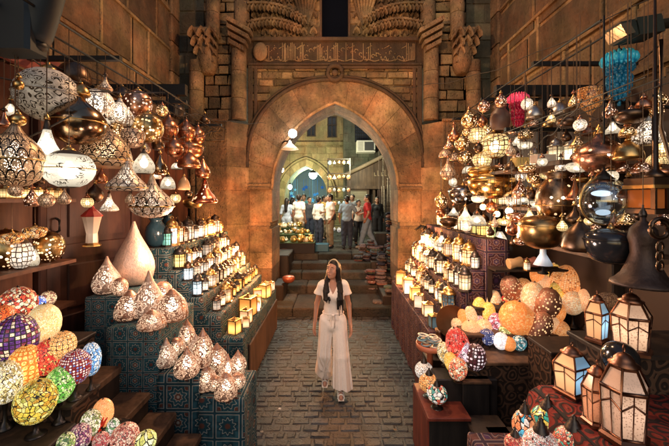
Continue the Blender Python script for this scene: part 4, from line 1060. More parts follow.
row(-1, 2, -1.82, 1.35, lin(4.25, 6.2, 13), .20, [GB, GW], ['pale blue glass', 'white glass'], gname=LG)
row(-1, 3, -1.665, 1.18, lin(4.42, 6.2, 12), .20, [GW, GW, GC], ['white glass', 'white glass', 'cream glass'], gname=LG)
lantern((-1.68, 4.16, 1.18), .30, 'larger lantern with pale blue panes on the front end of the left stand', GB, DARKTIN, 6, .85, .2, LG)
row(-1, 4, -1.48, .96, lin(4.3, 6.25, 13), .19, [GW, GC, GC, GA], ['white glass', 'cream glass', 'cream glass', 'amber glass'], gname=LG)
for i, (y, w, h, mt, cn) in enumerate(((4.2, .12, .19, GA, 'small amber'), (4.55, .13, .2, GC, 'cream'), (4.85, .19, .29, GA, 'largest amber'), (5.2, .12, .2, GC, 'small cream'), (5.45, .13, .24, GW, 'blazing white'), (5.75, .16, .24, GA, 'square amber'), (6.05, .14, .2, GA, 'far amber'))):
    candle_box((-1.24+.05*(i % 2), y, .70), w, h, '%s candle lantern on the lowest step of the left lantern stand' % cn, mt, 'candle lanterns beside the left pier', rg.uniform(-.4, .4))
for i, (y, w, h, mt, cn) in enumerate(((4.42, .09, .13, GC, 'pale'), (5.05, .08, .16, GW, 'white'), (5.9, .09, .15, GC, 'warm cream'), (6.2, .09, .17, GW, 'farthest white'))):
    candle_box((-1.155, y, .70), w, h, 'tiny %s candle lantern on the outer rim of the left lantern stand' % cn, mt, 'candle lanterns beside the left pier', rg.uniform(-.4, .4))
# dark pieces stacked behind the lantern rows
for i, (px, py, w, h, kd, lab) in enumerate(((156, 232, 20, 28, 'pot', 'dark blue glass jar at the rear of the left lantern stand'), (168, 224, 12, 20, 'pot', 'small dark teal jar behind the teal lantern'))):
    stand(kd, px, py+h/2, w, h, 1.78, lab, plain('dark blue glass', (.02, .05, .07), .15), cat='jar', name='jar', floor=1.77, topcap=False)
# the street lantern overhead at top left
sl = thing('street_lantern', 'large dark unlit street lantern housing leaning in at the top left corner', 'street lantern', at(42, 8, 2.0))
mb = MB(); mb.lathe([(.07, -.2), (.08, -.16), (.09, .0), (.1, .25), (.05, .34)], 14); mb.xf(Matrix.Rotation(.22, 4, 'Y')); mb.build('housing', plain('dark blue green enamel', (.008, .012, .014), .6), sl)
mb = MB(); mb.lathe([(.05, -.27), (.07, -.23), (.07, -.2)], 12); mb.xf(Matrix.Rotation(.22, 4, 'Y')); mb.build('socket', IRON, sl)
mb = MB(); mb.tube([(.06, 0, .3), (-.3, .1, .45), (-1.2, .2, .5)], .03, 8); mb.build('arm', IRON, sl)
mb = MB(); mb.box(-1.98, -1.72, 1.9, 2.05, 3.2, 3.5, bev=.02)
bxs = mb.build('cable_box', plain('dark teal metal', (.012, .018, .022), .5)); tag(bxs, 'dark metal cable box on the wall beside the street lantern at top left', 'box')
wr = random.Random(3)
for i, (a, b, lab) in enumerate((((-2.8, 1.9, 3.3), (-1.5, 3.0, 3.3), 'thin black cable sagging over the largest globe'), ((-2.9, 2.4, 2.75), (-1.7, 2.2, 2.9), 'thin brown cable strung beside the fish scale onion lamp'), ((-2.9, 2.1, 3.0), (-1.9, 2.3, 2.72), 'thin tan cord slanting across the far left lamps'))):
    mb = MB(); a, b = Vector(a), Vector(b); mb.tube([a.lerp(b, u)-Vector((0, 0, .12*math.sin(math.pi*u))) for u in [k/10 for k in range(11)]], .006, 5)
    tag(mb.build('cable', plain('cable', (.05, .035, .025), .6)), lab, 'cable')
# ------------------------------------------------------------------ right side
bp = thing('market_booth', 'dark wooden shop front with shelves behind the right lamps', 'shop front', (2.6, 3, 0))
def rp_(name, mb, mat): mb.xf(Matrix.Translation((-2.6, -3, 0))); return mb.build(name, mat, bp)
mb = MB(); mb.box(2.56, 3.3, .8, 6.5, 0, 3.3); rp_('back_wall', mb, plain('dark boarding', (.035, .018, .012), .6, 0., .4, 3.))
for y in (1.9, 3.0, 4.1, 5.2):
    mb = MB(); mb.box(2.45, 2.559, y, y+.07, 0, 3.3, bev=.01); rp_('post', mb, DARKWOOD)
for (z, x0, y0, y1) in ((2.66, 1.72, 2.6, 3.75), (2.28, 1.9, 3.2, 4.6), (1.93, 2.0, 2.4, 3.8)):
    mb = MB(); mb.box(x0, 2.57, y0, y1, z-.035, z, bev=.006); rp_('shelf_board', mb, BROWNWOOD)
mb = MB(); mb.tube([(1.9, 2.4, 3.05), (2.6, 2.4, 2.98)], .012, 6); rp_('rod', mb, IRON)
# blue and red tiered glass chandeliers
def chandelier(px, py, w, h, x, label, pal, dim):
    Y = x*F/(px-CX); k = Y/F; p = at(px, py, Y); W, H = w*k, h*k
    t = thing('chandelier', label, 'chandelier', p)
    mt = panes('chandelier glass '+label[:4], pal[1], dim); mt2 = panes('chandelier low glass '+label[:4], tuple(c*.45 for c in pal[0]), dim*.5)
    for i, (r, z, hh) in enumerate(((.5, .30, .22), (.36, .12, .16), (.33, -.03, .16), (.30, -.17, .16), (.2, -.31, .18))):
        mb = MB(); nl = max(9, int(r*36))
        for ring, (rr_, zz_, sz) in enumerate(((r*.93, 0., 1.), (r*.72, hh*.34, .85), (r*.7, -hh*.36, .8))):
            for q in range(nl):
                a = 2*math.pi*(q+.5*ring)/nl
                mb.ball((rr_*W*math.cos(a), rr_*W*math.sin(a), zz_*H), (1.9*rr_*W/nl*1.7*sz, 1.9*rr_*W/nl*1.7*sz, hh*H*.34*sz), 8, 6)
        mb.lathe([(r*.3*W, -hh*.4*H), (r*.8*W, -hh*.1*H), (r*.8*W, hh*.2*H), (r*.3*W, hh*.42*H)], 24)
        mb.build('glass_tier', mt if i == 0 else mt2, t, (0, 0, z*H))
    mb = MB()
    rr = random.Random(4)
    for i in range(26):
        a = i*2*math.pi/26
        for (rad, z) in ((.40, .16), (.33, -.08), (.26, -.24)):
            mb.ball((rad*W*math.cos(a), rad*W*math.sin(a), z*H-.01*(i % 2)), (.011, .011, .02), 6, 4)
    o = mb.build('bead_fringe', mt2, t); o['kind'] = 'stuff'
    mb = MB(); mb.lathe([(.01, -.5*H), (.06*W, -.44*H), (.02*W, -.38*H)], 10); mb.build('finial', mt2, t)
    mb = MB(); mb.lathe([(.2*W, .41*H), (.1*W, .47*H), (.006, .5*H), (.006, RAILZ[1]-p.z)], 10); mb.build('stem', IRON, t)
    return t
chandelier(619, 77, 29, 58, 2.0, 'blue glass tiered chandelier hanging at upper right', [(.02, .3, .55), (.05, .55, .8), (.01, .15, .35), (.15, .7, .9)], .2)
chandelier(518, 111, 19, 40, 2.0, 'red glass tiered chandelier hanging under the right awning beam', [(.8, .02, .08), (.95, .1, .2), (.5, .01, .05), (.95, .3, .35)], .25)
# hanging metal and glass lamps
hang('globe', 495, 145, 27, 27, 'golden wire star globe, brightest of the round lamps near the right pier', P_NET, x=1.8, bulb='white')
hang('globe', 462, 143, 15, 15, 'small gold ball lamp, leftmost of the cluster beside the right pier', P_DOTS, x=1.8, bulb='warm')
hang('globe', 477, 135, 17, 17, 'gold net ball lamp at the top of the cluster beside the right pier', P_NET, x=1.8, bulb='warm')
hang('globe', 465, 157, 15, 14, 'gold ball lamp, lower left in the cluster beside the right pier', P_DOTS, x=1.8, bulb='warm')
hang('globe', 482, 160, 18, 16, 'gold net ball lamp directly left of the star globe', P_NET, x=1.8, bulb='warm')
hang('globe', 487, 130, 11, 11, 'tiny bright ball lamp above the star globe', P_DOTS, x=2.0, bulb='white')
hang('pot', 500, 118, 19, 24, 'brown clay pot shaped lamp hanging left of the red chandelier', plain('clay', (.10, .05, .035), .5), x=1.8)
hang('bowl', 463, 195, 29, 20, 'clear cut glass bowl pendant with bright points beside the right pier', pierced('cut glass', (.35, .33, .34), (1., .9, .8), 16., 4., 'dots', 1.6, .15, thr=.35), x=1.8, bulb='soft', rim=TIN)
hang('bowl', 492, 186, 46, 26, 'large shiny gold bowl lamp below the star globe', plain('polished gold', (.75, .46, .16), .2, 1., .3, 5.), x=1.8, rim=BRASS, seg=36)
hang('bowl', 483, 172, 30, 12, 'shallow gold dish pendant above the large gold bowl', BRASS, x=1.8)
hang('lidded', 600, 153, 46, 40, 'large hammered copper bowl lamp with pierced lit lid, right of the white lanterns', pierced('copper lid', (.5, .24, .15), WARM_L, 20., 9., 'dots', 3., .28, thr=.42), x=1.8, bulb='white', rim=COPPER, seg=36)
hang('goblet', 590, 107, 24, 36, 'orange goblet shaped oil lamp with a bare white bulb', mosaic('orange goblet', [(.75, .3, .08), (.6, .2, .05), (.85, .4, .15)], 16, 8, 'cells', .3), x=1.9)
gb = at(591, 100, 1.9*F/(590-CX))
mb = MB(); mb.ball((0, 0, 0), .03, 12, 8); tag(mb.build('light_bulb', BULB['white'], None, gb), 'bare round white bulb set in the orange goblet lamp', 'bulb')
# glass globe with rims
Yg = 1.75*F/(604-CX); k = Yg/F
gg = thing('glass_globe', 'clear glass globe lamp in a brass hoop reflecting white light', 'lamp', at(604, 201, Yg))
R0 = 23.5*k
mb = MB(); mb.ball((0, 0, 0), R0, 32, 20); mb.build('glass', glass('clear globe glass'), gg)
mb = MB(); mb.tube([(R0*1.02*math.cos(t), 0, R0*1.02*math.sin(t)) for t in [i*math.pi/20 for i in range(40)]], .006, 6, True); mb.build('hoop', BRASS, gg)
mb = MB(); mb.lathe([(.05, -.02), (.06, 0), (.02, .04), (.006, .06), (.006, RAILZ[1]-gg.location.z-R0)], 12, (0, 0, R0-.01)); mb.build('hanger', IRON, gg)
for i, (dz, mt) in enumerate(((.05, glow('globe glow', (.8, .92, 1.), 1.3)), (-.075, glow('globe glow low', (.8, .92, 1.), .8)))):  # glowing blobs stand in for white reflections on the glass
    mb = MB(); mb.ball((0, 0, 0), (.07-.02*i, .02, .02), 14, 8); mb.build('painted_reflection', mt, gg, (.01*i, .02, dz))
hang('pot', 557, 196, 38, 46, 'hammered dark brass pot lamp with blazing rim left of the glass globe', pierced('hammered brass', (.32, .2, .12), WARM_L, 18., 9., 'dots', 3., .28, thr=.36), x=1.8, bulb='white', rim=BRASS, seg=32)
hang('bowl', 541, 232, 42, 34, 'dull gold dome lamp below the hammered pot', plain('dull gold', (.4, .24, .1), .3, 1., .35, 7.), x=1.6, rim=BRASS)
hang('mound', 580, 236, 32, 30, 'dark bronze dome lamp between dull gold dome and smoky bowl', BRONZE, x=1.6)
hang('bowl', 611, 246, 48, 36, 'smoky black glass bowl lamp under the glass globe', plain('smoky glass', (.02, .02, .024), .08), x=1.7, rim=DARKTIN, seg=36)
hang('bell', 643, 250, 54, 70, 'huge dark bronze bell lamp with flared skirt at the right edge', plain('dark bell bronze', (.06, .04, .034), .5, .8, .5, 14., .3), x=1.7, seg=40, cap=DARKTIN)
hang('globe', 533, 178, 12, 12, 'small gold ball pendant under the shelf with boxes', P_DOTS, x=1.8, bulb='warm')
hang('pear', 520, 189, 14, 20, 'rosy copper pear pendant right of the large gold bowl', P_ROSE, x=1.8, bulb='soft')
hang('globe', 527, 104, 11, 12, 'small pierced chrome ball pendant right of the red chandelier', P_SCROLL2, x=2.0, bulb='white')
hang('mound', 535, 112, 18, 14, 'chrome dome pendant with bright top, under the awning beam', TIN, x=2.0)
hang('mound', 560, 109, 18, 14, 'chrome dome pendant, right of the other chrome dome', TIN, x=2.0)
hang('pear', 648, 130, 26, 30, 'pierced white speckled pear lamp at the right edge among wires', P_SCROLL2, x=1.9, bulb='soft')
hang('mound', 628, 150, 26, 20, 'dull brass dome lamp right of the hammered copper bowl', BRASS, x=1.8)
hang('flare', 575, 190, 16, 22, 'small copper flared pendant between hammered pot and copper bowl', COPPER, x=1.8)
hang('globe', 509, 211, 7, 7, 'tiny bare white globe light under the large gold bowl', BULB['white'], x=1.8)
hang('globe', 497, 214, 6, 6, 'tiny bare warm globe light left of the tiny white globe', BULB['warm'], x=1.8)
hang('globe', 483, 207, 6, 6, 'tiny bare light between cut glass bowl and gold bowl', BULB['warm'], x=1.8)
hang('drop', 575, 215, 16, 20, 'dark copper teardrop pendant left of the glass globe', BRONZE, x=1.7)
hang('egg', 525, 226, 13, 17, 'amber egg pendant above the white cone table lamp', mosaic('amber pendant', [(.9, .4, .1), (.7, .25, .05)], 12, 7, 'cells', .8), x=1.7)
# house-shaped lanterns and boxes on the upper shelf
for px, H, w, lab in ((535, .22, 1.05, 'white lit lantern with chrome dome, leftmost on the right upper shelf'), (556, .26, 1.0, 'white lit lantern with chrome dome, tallest on the right upper shelf'), (571, .22, 1.0, 'white lit lantern with chrome dome, rightmost on the right upper shelf')):
    Y = 1.95*F/(px-CX); p = at(px, 150, Y); lantern((p.x, p.y, 2.66), H, lab, panes('shelf lantern glass', (1., .82, .5), 2.2), TIN, 4, w, .4, 'house shaped lanterns on the right upper shelf')
for px, w, h, lab, c in ((520, .13, .09, 'yellow cardboard lamp box on the edge of the right upper shelf', (.6, .42, .13)), (543, .17, .07, 'white cardboard lamp box on the edge of the right upper shelf', (.62, .5, .42))):
    Y = 1.76*F/(px-CX); p = at(px, 150, Y); mb = MB(); mb.box(-w/2, w/2, -.05, .05, 0, h, bev=.004); mb.box(-w/2-.002, w/2+.002, -.052, .052, h*.72, h*.76)
    tag(mb.build('lamp_box', plain('card '+lab[:6], c, .7), None, (p.x, p.y, 2.662), .1), lab, 'box')
# kiosk lantern at the right edge
kl = thing('kiosk_lantern', 'dark lantern shaped like a small kiosk with gold trimmed roof and orange pane', 'lantern', at(655, 195, 1.95))
kk = 1.95/F*.72
for nm, (x0, x1, z0, z1), mt in (('pane', (-14, -2, -18, 8), panes('orange pane', (.5, .14, .03), .12)), ('pane', (2, 14, -18, 8), panes('orange pane dim', (.3, .09, .025), .05)), ('roof', (-20, 22, 14, 24), BRONZE), ('trim', (-22, 24, 9, 14), BRASS), ('base', (-18, 20, -26, -19), BRONZE)):
    mb = MB(); mb.box(x0*kk, x1*kk, -.08 if nm in ('roof', 'base') else -.09 if nm == 'trim' else -.07, .12, z0*kk, z1*kk, bev=.004); mb.build(nm, mt, kl)
mb = MB()
for x in (-16, 0, 16): mb.box((x-1.5)*kk, (x+1.5)*kk, -.078, -.05, -19*kk, 9*kk)
mb.lathe([(16*kk, 24*kk), (8*kk, 32*kk), (4*kk, 36*kk), (.006, RAILZ[1]-kl.location.z)], 8); mb.build('frame', BRONZE, kl)
# iron scroll bracket and chain at the right edge
sb2 = MB(); rr = .05
pts = [(.055*math.cos(t)*(1-.05*t), 0, .055*math.sin(t)*(1-.05*t)) for t in [i*.35 for i in range(24)]]
sb2.tube(pts, .011, 6); sb2.tube([(.055, 0, 0), (.09, 0, .2), (.10, .1, .5), (.10, .1, .95)], .010, 6)
for i in range(3): sb2.tube([(.015*math.cos(t), 0, -.085-.045*i+.026*math.sin(t)) for t in [j*math.pi/5 for j in range(10)]], .005, 5, True)
tag(sb2.build('scroll_bracket', BRONZE, None, at(660, 229, 1.62)), 'dark metal scroll bracket with short chain at the right edge above the bell lamp', 'bracket')
# tangle of sticks and wires
rg = random.Random(12)
for i, (a, b, lab) in enumerate(((( 560, 128), (655, 108), 'longest bent twig across the right lamps under the blue chandelier'), ((585, 118), (640, 138), 'twig slanting down to the right under the blue chandelier'), ((603, 112), (622, 142), 'steep twig crossing others under the blue chandelier'), ((575, 135), (650, 122), 'pale twig lying lowest of those under the blue chandelier'))):
    A, B = at(a[0], a[1], 2.5), at(b[0], b[1], 2.35)
    mb = MB(); mb.tube([A.lerp(B, u)+Vector((0, rg.uniform(-.03, .03), rg.uniform(-.02, .02))) for u in [j/7 for j in range(8)]], .008, 5, taper=[1-.08*j for j in range(8)])
    tag(mb.build('twig', plain('twig', (.12, .07, .045), .7)), lab, 'twig')
# street lantern upper right
Yl = 2.25
fl = thing('street_lantern', 'dull green boxy street lantern with tilted glass at upper right', 'street lantern', at(640, 30, Yl))
GREEN = plain('dull green enamel', (.016, .022, .016), .55, .0, .4, 6.); kk = Yl/F
mb = MB(); mb.obox((0, 0, 0), (.08, 0, .013), (0, .08, 0), (-.012, 0, .055), .5); mb.build('housing', GREEN, fl)
mb = MB(); mb.obox((-.115, 0, -.02), (.045, 0, .009), (0, .07, 0), (-.028, 0, .048)); mb.build('hood', GREEN, fl)
mb = MB(); mb.obox((-.15, -.012, -.03), (.028, 0, .008), (0, .072, 0), (-.02, 0, .034)); mb.build('glass', plain('dusty glass', (.12, .10, .07), .15), fl)
mb = MB(); mb.tube([(.1, 0, .03), (.4, .1, .12), (1.6, .2, .16)], .035, 8); mb.tube([(.33+.06*math.cos(t), 0, -.05+.06*math.sin(t)) for t in [i*math.pi/8 for i in range(16)]], .012, 6, True); mb.build('arm', GREEN, fl)
# ------------------------------------------------------------------ stepped lantern stand right
rs_ = thing('lantern_stand', 'stepped stand under rows of lit glass lanterns, right of the arch', 'display stand', (1.5, 5, 0))
PURP = tilecloth('purple tent cloth', (.025, .012, .025), (.09, .03, .025), (.05, .02, .06), (.2, .14, .13), .22)
RR = ((1.7, 1.98, 1.90), (1.56, 1.7, 1.55), (1.42, 1.56, 1.30), (1.28, 1.42, 1.05), (1.06, 1.28, .85))
for x0, x1, z in RR:
    mb = MB(); mb.drape(x0+.004, x1, 3.86, 6.35, z, int(z*100)); mb.xf(Matrix.Translation((-1.5, -5, 0))); mb.build('cloth_step', PURP, rs_)
RG = 'small lanterns on the right lantern stand'; WH = 'of the right stand'
row(1, 0, 1.82, 1.90, lin(3.95, 6.0, 13), .23, [GG, GY, GG, GY, GC], ['green yellow glass', 'yellow glass', 'green yellow glass', 'yellow glass', 'cream glass'], gname=RG, where=WH)
row(1, 1, 1.63, 1.55, lin(3.95, 6.2, 14), .22, [GW, GC, GW], ['white glass', 'cream glass', 'white glass'], gname=RG, where=WH)
row(1, 2, 1.49, 1.30, lin(3.95, 6.2, 14), .21, [GC, GW, GC], ['cream glass', 'white glass', 'cream glass'], gname=RG, where=WH)
row(1, 3, 1.35, 1.05, lin(4.0, 6.25, 14), .19, [GD, GC, GW, GC], ['dim glass', 'cream glass', 'white glass', 'cream glass'], gname=RG, where=WH)
for i, (y, w, h, mt, cn) in enumerate(((4.0, .12, .16, GD, 'unlit'), (4.4, .13, .18, GC, 'cream'), (4.75, .12, .2, GW, 'bright white'), (5.1, .14, .22, GA, 'amber'), (5.45, .15, .26, GW, 'tall blazing white'), (5.75, .12, .2, GC, 'pale'), (6.05, .15, .24, GY, 'yellow'), (6.25, .1, .17, GA, 'far amber'))):
    candle_box((1.17+.03*(i % 2), y, .85), w, h, '%s candle lantern on the lowest step of the right lantern stand' % cn, mt, 'candle lanterns beside the right pier', rg.uniform(-.4, .4))
for j, (x, z, ys, nm) in enumerate(((2.02, 2.28, lin(3.3, 4.5, 9), 'middle'), (2.1, 1.93, lin(2.5, 3.7, 8), 'lower'))):
    for i, y in enumerate(ys):
        cn, mt = rg.choice([('amber glass', GA), ('cream glass', GC), ('white glass', GW), ('yellow glass', GY), ('dim glass', GD)])
        lantern((x+rg.uniform(-.03, .05), y+rg.uniform(-.03, .03), z), rg.uniform(.15, .26), '%s lantern, %s from the front on the %s wall shelf at right' % (cn, ORD[i], nm), mt, rg.choice((BRASS, BRONZE, DARKTIN, COPPER)), rg.choice((4, 6, 8)), rg.uniform(.9, 1.3), rg.uniform(0, 1), 'lanterns on the right wall shelves')
# globes hanging by the right jamb
for px, py, lab in ((422, 244, 'left of the two frosted globe lanterns hanging at the right jamb'), (433, 243, 'right of the two frosted globe lanterns hanging at the right jamb'), (434, 253, 'lower frosted globe lantern hanging under the pair at the right jamb')):
    hang('globe', px, py, 8, 8, lab, glow('frosted globe', (1., .72, .42), 5.), Y=6.3, rail=at(px, 228, 6.3).z, cap=IRON)
mb = MB(); cj = at(428, 229, 6.35)
for k in range(9):
    a = k*2*math.pi/9; mb.tube([(0, 0, 0), (.14*math.cos(a), .14*math.sin(a)*.6, .05), (.26*math.cos(a), .26*math.sin(a)*.6, -.02)], .016, 6, taper=[1, 1.2, .3])
mb.tube([(0, 0, -.02), (0, .2, .0), (.0, .55, .02)], .02, 6)
tag(mb.build('lamp_bracket', IRON, None, cj), 'black iron spider bracket on the right jamb carrying frosted globes', 'bracket')
# ------------------------------------------------------------------ red box stand in front with three mosaic lamps
rb = thing('red_stand', 'low box stand with orange red top by the aisle carrying three mosaic lamps', 'display stand', (.95, 3.0, 0))
REDTOP = wood('orange red painted wood', (.13, .022, .014), (.27, .055, .03), .5); BLACKB = wood('black stained board', (.007, .006, .007), (.028, .022, .02), .55)
def rbp(name, mb, mat): mb.xf(Matrix.Translation((-.95, -3, 0))); mb.build(name, mat, rb)
mb = MB(); mb.box(.775, 1.11, 2.80, 3.32, 0, .535); rbp('body', mb, BLACKB)
mb = MB(); mb.box(.765, 1.12, 2.785, 3.33, .535, .56, bev=.006); rbp('top', mb, REDTOP)
mb = MB(); mb.box(.762, .775, 2.80, 3.32, 0, .534); rbp('side', mb, REDTOP)
bb = thing('black_plinth', 'tall plain black box plinth beside the low red stand', 'plinth', (1.2, 3.0, 0))
mb = MB(); mb.box(-.08, .16, -.02, .45, 0, .74, bev=.01); mb.build('body', BLACKB, bb)
mb = MB(); mb.box(-.09, .17, -.03, .46, .74, .755); mb.build('top', BROWNWOOD, bb)
def ringcap(mb): mb.lathe([(.5, 0), (.52, .12), (.42, .2), (.44, .3), (.33, .38), (.34, .48), (.22, .56), (.22, .66), (.1, .76), (.13, .88), (.02, 1.)], 20)
def mosaic_lamp(px, pb, w, h, z, lab, mat, floor, capf=.42, grp=None):
    Y = F*(CZ-z)/(pb-HZ); k = Y/F; W, H = w*k, h*k; p = at(px, pb, Y)
    t = thing('mosaic_lamp', lab, 'lamp', (p.x, p.y, floor), random.uniform(0, 3), grp)
    inst('shade', shade_mesh('globe', mat, 28), t, (0, 0, z-floor+.5*H), sc=(W, W, H))
    inst('ring_cap', mcache('ring cap', ringcap, DARKTIN), t, (0, 0, z-floor+.86*H), sc=(capf*W, capf*W, .5*H))
    inst('foot', mcache('foot', foot_fn, DARKTIN), t, sc=(.6*W, .6*W, max(z-floor, .01)+.06*H))
    return t
G3 = 'mosaic lamps on the low red stand'
mosaic_lamp(424, 379, 18, 17, .60, 'white mosaic lamp with dark cap at the back of the low red stand', mosaic('m1', [(.9, .85, .78), (.8, .7, .6), (.95, .9, .85)], 14, 8, 'cells', .55), .56, grp=G3)
mosaic_lamp(429, 392, 20, 18, .60, 'orange mosaic lamp with dark cap in the middle of the low red stand', mosaic('m2', [(.85, .38, .12), (.9, .5, .2), (.8, .3, .08)], 12, 7, 'cells', .6), .56, grp=G3)
mosaic_lamp(437, 403, 20, 18, .60, 'green white and red mosaic lamp at the front of the low red stand', mosaic('m3', [(.1, .35, .3), (.9, .8, .6), (.6, .1, .06), (.8, .75, .7)], 8, 4, 'cells', .5), .56, grp=G3)
# bracelet tray
bt = thing('bracelet_table', 'small orange pedestal table with a round tray of bead bracelets', 'table', (at(430, 340, 3.45).x, 3.45, 0))
mb = MB(); mb.lathe([(.1, 0), (.1, .02), (.03, .06), (.03, .8), (.12, .84)], 14); mb.build('pedestal', plain('orange wood', (.35, .09, .04), .5), bt)
mb = MB(); mb.lathe([(.12, .84), (.14, .86), (.14, .90), (.13, .90), (.13, .875), (.001, .875)], 24); mb.build('tray', plain('orange tray', (.4, .12, .06), .45), bt)
rg = random.Random(2); BEADS = [plain('beads %d' % i, c, .3) for i, c in enumerate(((.2, .35, .4), (.6, .55, .45), (.12, .2, .25), (.45, .4, .3)))]
for i in range(14):
    r_ = .045; a = rg.uniform(0, 6.28); d = .08*math.sqrt(rg.random())
    mb = MB(); mb.tube([(r_*math.cos(t), r_*math.sin(t), 0) for t in [j*math.pi/7 for j in range(14)]], .008, 5, True)
    o = mb.build('bracelet', BEADS[i % 4], None, (bt.location.x+d*math.cos(a), bt.location.y+d*math.sin(a), .889+.007*i)); o.rotation_euler = (rg.uniform(-.2, .2), rg.uniform(-.2, .2), 0)
    tag(o, 'bead bracelet in the round tray on the orange pedestal table', 'bracelet', 'bead bracelets on the tray')
# ------------------------------------------------------------------ egg lamps on the right
es = thing('egg_stand', 'stepped wooden stand heaped with orange egg lamps on the right', 'display stand', (1.6, 3.3, 0))
for (x0, x1, y0, y1, z, mt) in ((1.1, 1.95, 3.08, 3.36, .88, BROWNWOOD), (1.3, 2.3, 3.36, 3.62, 1.02, BROWNWOOD), (1.5, 2.45, 3.62, 3.84, 1.2, DARKWOOD), (1.75, 2.45, 2.75, 3.08, 1.12, DARKWOOD)):
    mb = MB(); mb.box(x0, x1, y0+.002, y1, 0, z-.025); mb.xf(Matrix.Translation((-1.6, -3.3, 0))); mb.build('tier', CARVED, es)
    mb = MB(); mb.box(x0-.01, x1+.01, y0-.012, y1, z-.025, z, bev=.006); mb.xf(Matrix.Translation((-1.6, -3.3, 0))); mb.build('tier_top', mt, es)
def tier_r(x, Y): return 1.12 if (x > 1.75 and Y < 3.08) else .88 if Y < 3.36 else 1.02 if Y < 3.62 else 1.2
ER = 'egg lamps on the right stand'
def egg_r(px, py, w, h, z, lab, mat, tilt=(0, 0), fl=None):
    pb = py+h/2; Y = F*(CZ-z)/(pb-HZ); x = (px-CX)/F*Y
    stand('egg', px, pb, w, h, z, lab, mat, name='egg_lamp', floor=min(tier_r(x, Y) if fl is None else fl, z-.002), tilt=tilt, group=ER, cap=DARKTIN)
C = lambda *a: list(a)
O1 = mosaic('r orange', [(.9, .30, .07), (.92, .40, .14), (.85, .22, .05)], 26, 16, 'cells', .7, (.6, .2, .05))
O2 = mosaic('r orange dots', [(.9, .36, .11), (.9, .55, .28), (.3, .09, .035), (.92, .45, .18)], 26, 16, 'dots', .55, (.4, .15, .05))
O3 = mosaic('r peach', [(.92, .42, .18), (.95, .58, .32), (.85, .3, .11)], 18, 12, 'flower', .6, (.6, .25, .08))
BR1 = pierced('brown pierced egg', (.45, .2, .12), (1., .6, .28), 30., 18., 'dots', 1.6, .4, thr=.5, metallic=.3)
CR1 = mosaic('r cream', [(.92, .56, .28), (.95, .70, .44), (.88, .42, .18)], 22, 14, 'cells', .5, (.5, .35, .2))
YE1 = mosaic('r yellow', [(.92, .62, .13), (.92, .50, .08), (.95, .72, .28)], 20, 12, 'cells', .55, (.5, .3, .05))
for px, py, w, h, z, tl, mt, lab in (
    (511, 288, 20, 26, 1.25, (0, -.2), BR1, 'brown pierced egg lamp at the back left of the right heap'),
    (523, 289, 17, 22, 1.25, (0, .1), O2, 'dotted orange egg lamp behind the two cream eggs'),
    (533, 298, 23, 32, 1.15, (0, .1), CR1, 'cream speckled egg lamp in the middle of the right heap'),
    (547, 304, 25, 33, 1.12, (0, .25), BR1, 'large brown pierced egg lamp leaning right beside the cream speckled egg'),
    (542, 283, 18, 18, 1.3, (0, 0), O3, 'peach round egg lamp above the large brown pierced egg'),
    (554, 272, 13, 17, 1.42, (0, .2), YE1, 'small yellow egg lamp at the top right of the heap'),
    (572, 258, 20, 24, 1.5, (0, -.1), O3, 'orange white egg lamp at the very top of the right heap'),
    (569, 284, 34, 38, 1.22, (0, .1), O2, 'largest orange egg lamp with dark dots at the right end of the heap'),
    (588, 283, 14, 24, 1.3, (0, .3), O1, 'plain orange egg lamp behind the largest dotted egg'),
    (558, 294, 14, 24, 1.2, (0, -.3), YE1, 'bright yellow egg lamp tucked left of the largest dotted egg'),
    (516, 318, 32, 34, .98, (0, .2), O1, 'big plain orange egg lamp in the front of the right heap'),
    (527, 326, 24, 28, .93, (0, .3), O2, 'dotted orange egg lamp at the front of the big plain orange egg'),
    (540, 327, 21, 32, .94, (.1, .5), BR1, 'brown pierced egg lamp leaning at the front right of the heap'),
    (506, 299, 14, 12, 1.15, (0, .3), REDG, 'small red glass egg lamp between brown egg and big orange egg'),
    (471, 316, 12, 20, 1.0, (0, -.2), CR1, 'small white egg lamp in the left tray of the heap'),
    (479, 308, 13, 22, 1.05, (0, .1), YE1, 'cream yellow egg lamp standing upright in the left tray'),
    (488, 313, 14, 22, 1.02, (0, .1), YE1, 'golden yellow egg lamp in the middle of the left tray'),
    (493, 301, 14, 22, 1.08, (0, .2), CR1, 'tall cream egg lamp at the back of the left tray'),
    (463, 317, 10, 16, 1.0, (0, -.2), O1, 'small orange egg lamp at the left end of the tray'),
    (471, 329, 18, 18, .93, (0, -.3), O3, 'peach egg lamp at the front left of the tray'),
    (484, 328, 16, 18, .92, (0, 0), CR1, 'cream round egg lamp at the front of the tray'),
    (496, 323, 16, 20, .96, (0, .1), mosaic('r lilac', [(.75, .2, .25), (.8, .6, .7), (.5, .1, .15)], 14, 9, 'cells', .75), 'red and lilac egg lamp right in the tray'),
    (487, 337, 15, 16, .9, (0, 0), mosaic('r navy', [(.05, .07, .2), (.8, .8, .85), (.08, .12, .35)], 12, 8, 'dots', .6), 'navy egg lamp with white dots at the tray front'),
    (501, 341, 14, 17, .89, (0, .1), mosaic('r white', [(.92, .9, .95), (.98, .95, .9)], 8, 5, 'cells', .95, (.5, .45, .45)), 'plain white egg lamp at the tray front'),
    (507, 331, 15, 20, .92, (0, .2), mosaic('r lime', [(.6, .65, .2), (.9, .85, .4), (.3, .3, .08)], 16, 10, 'cells', .7), 'lime flecked egg lamp between white and orange eggs')):
    egg_r(px, py, w, h, z, lab, mt, tl)
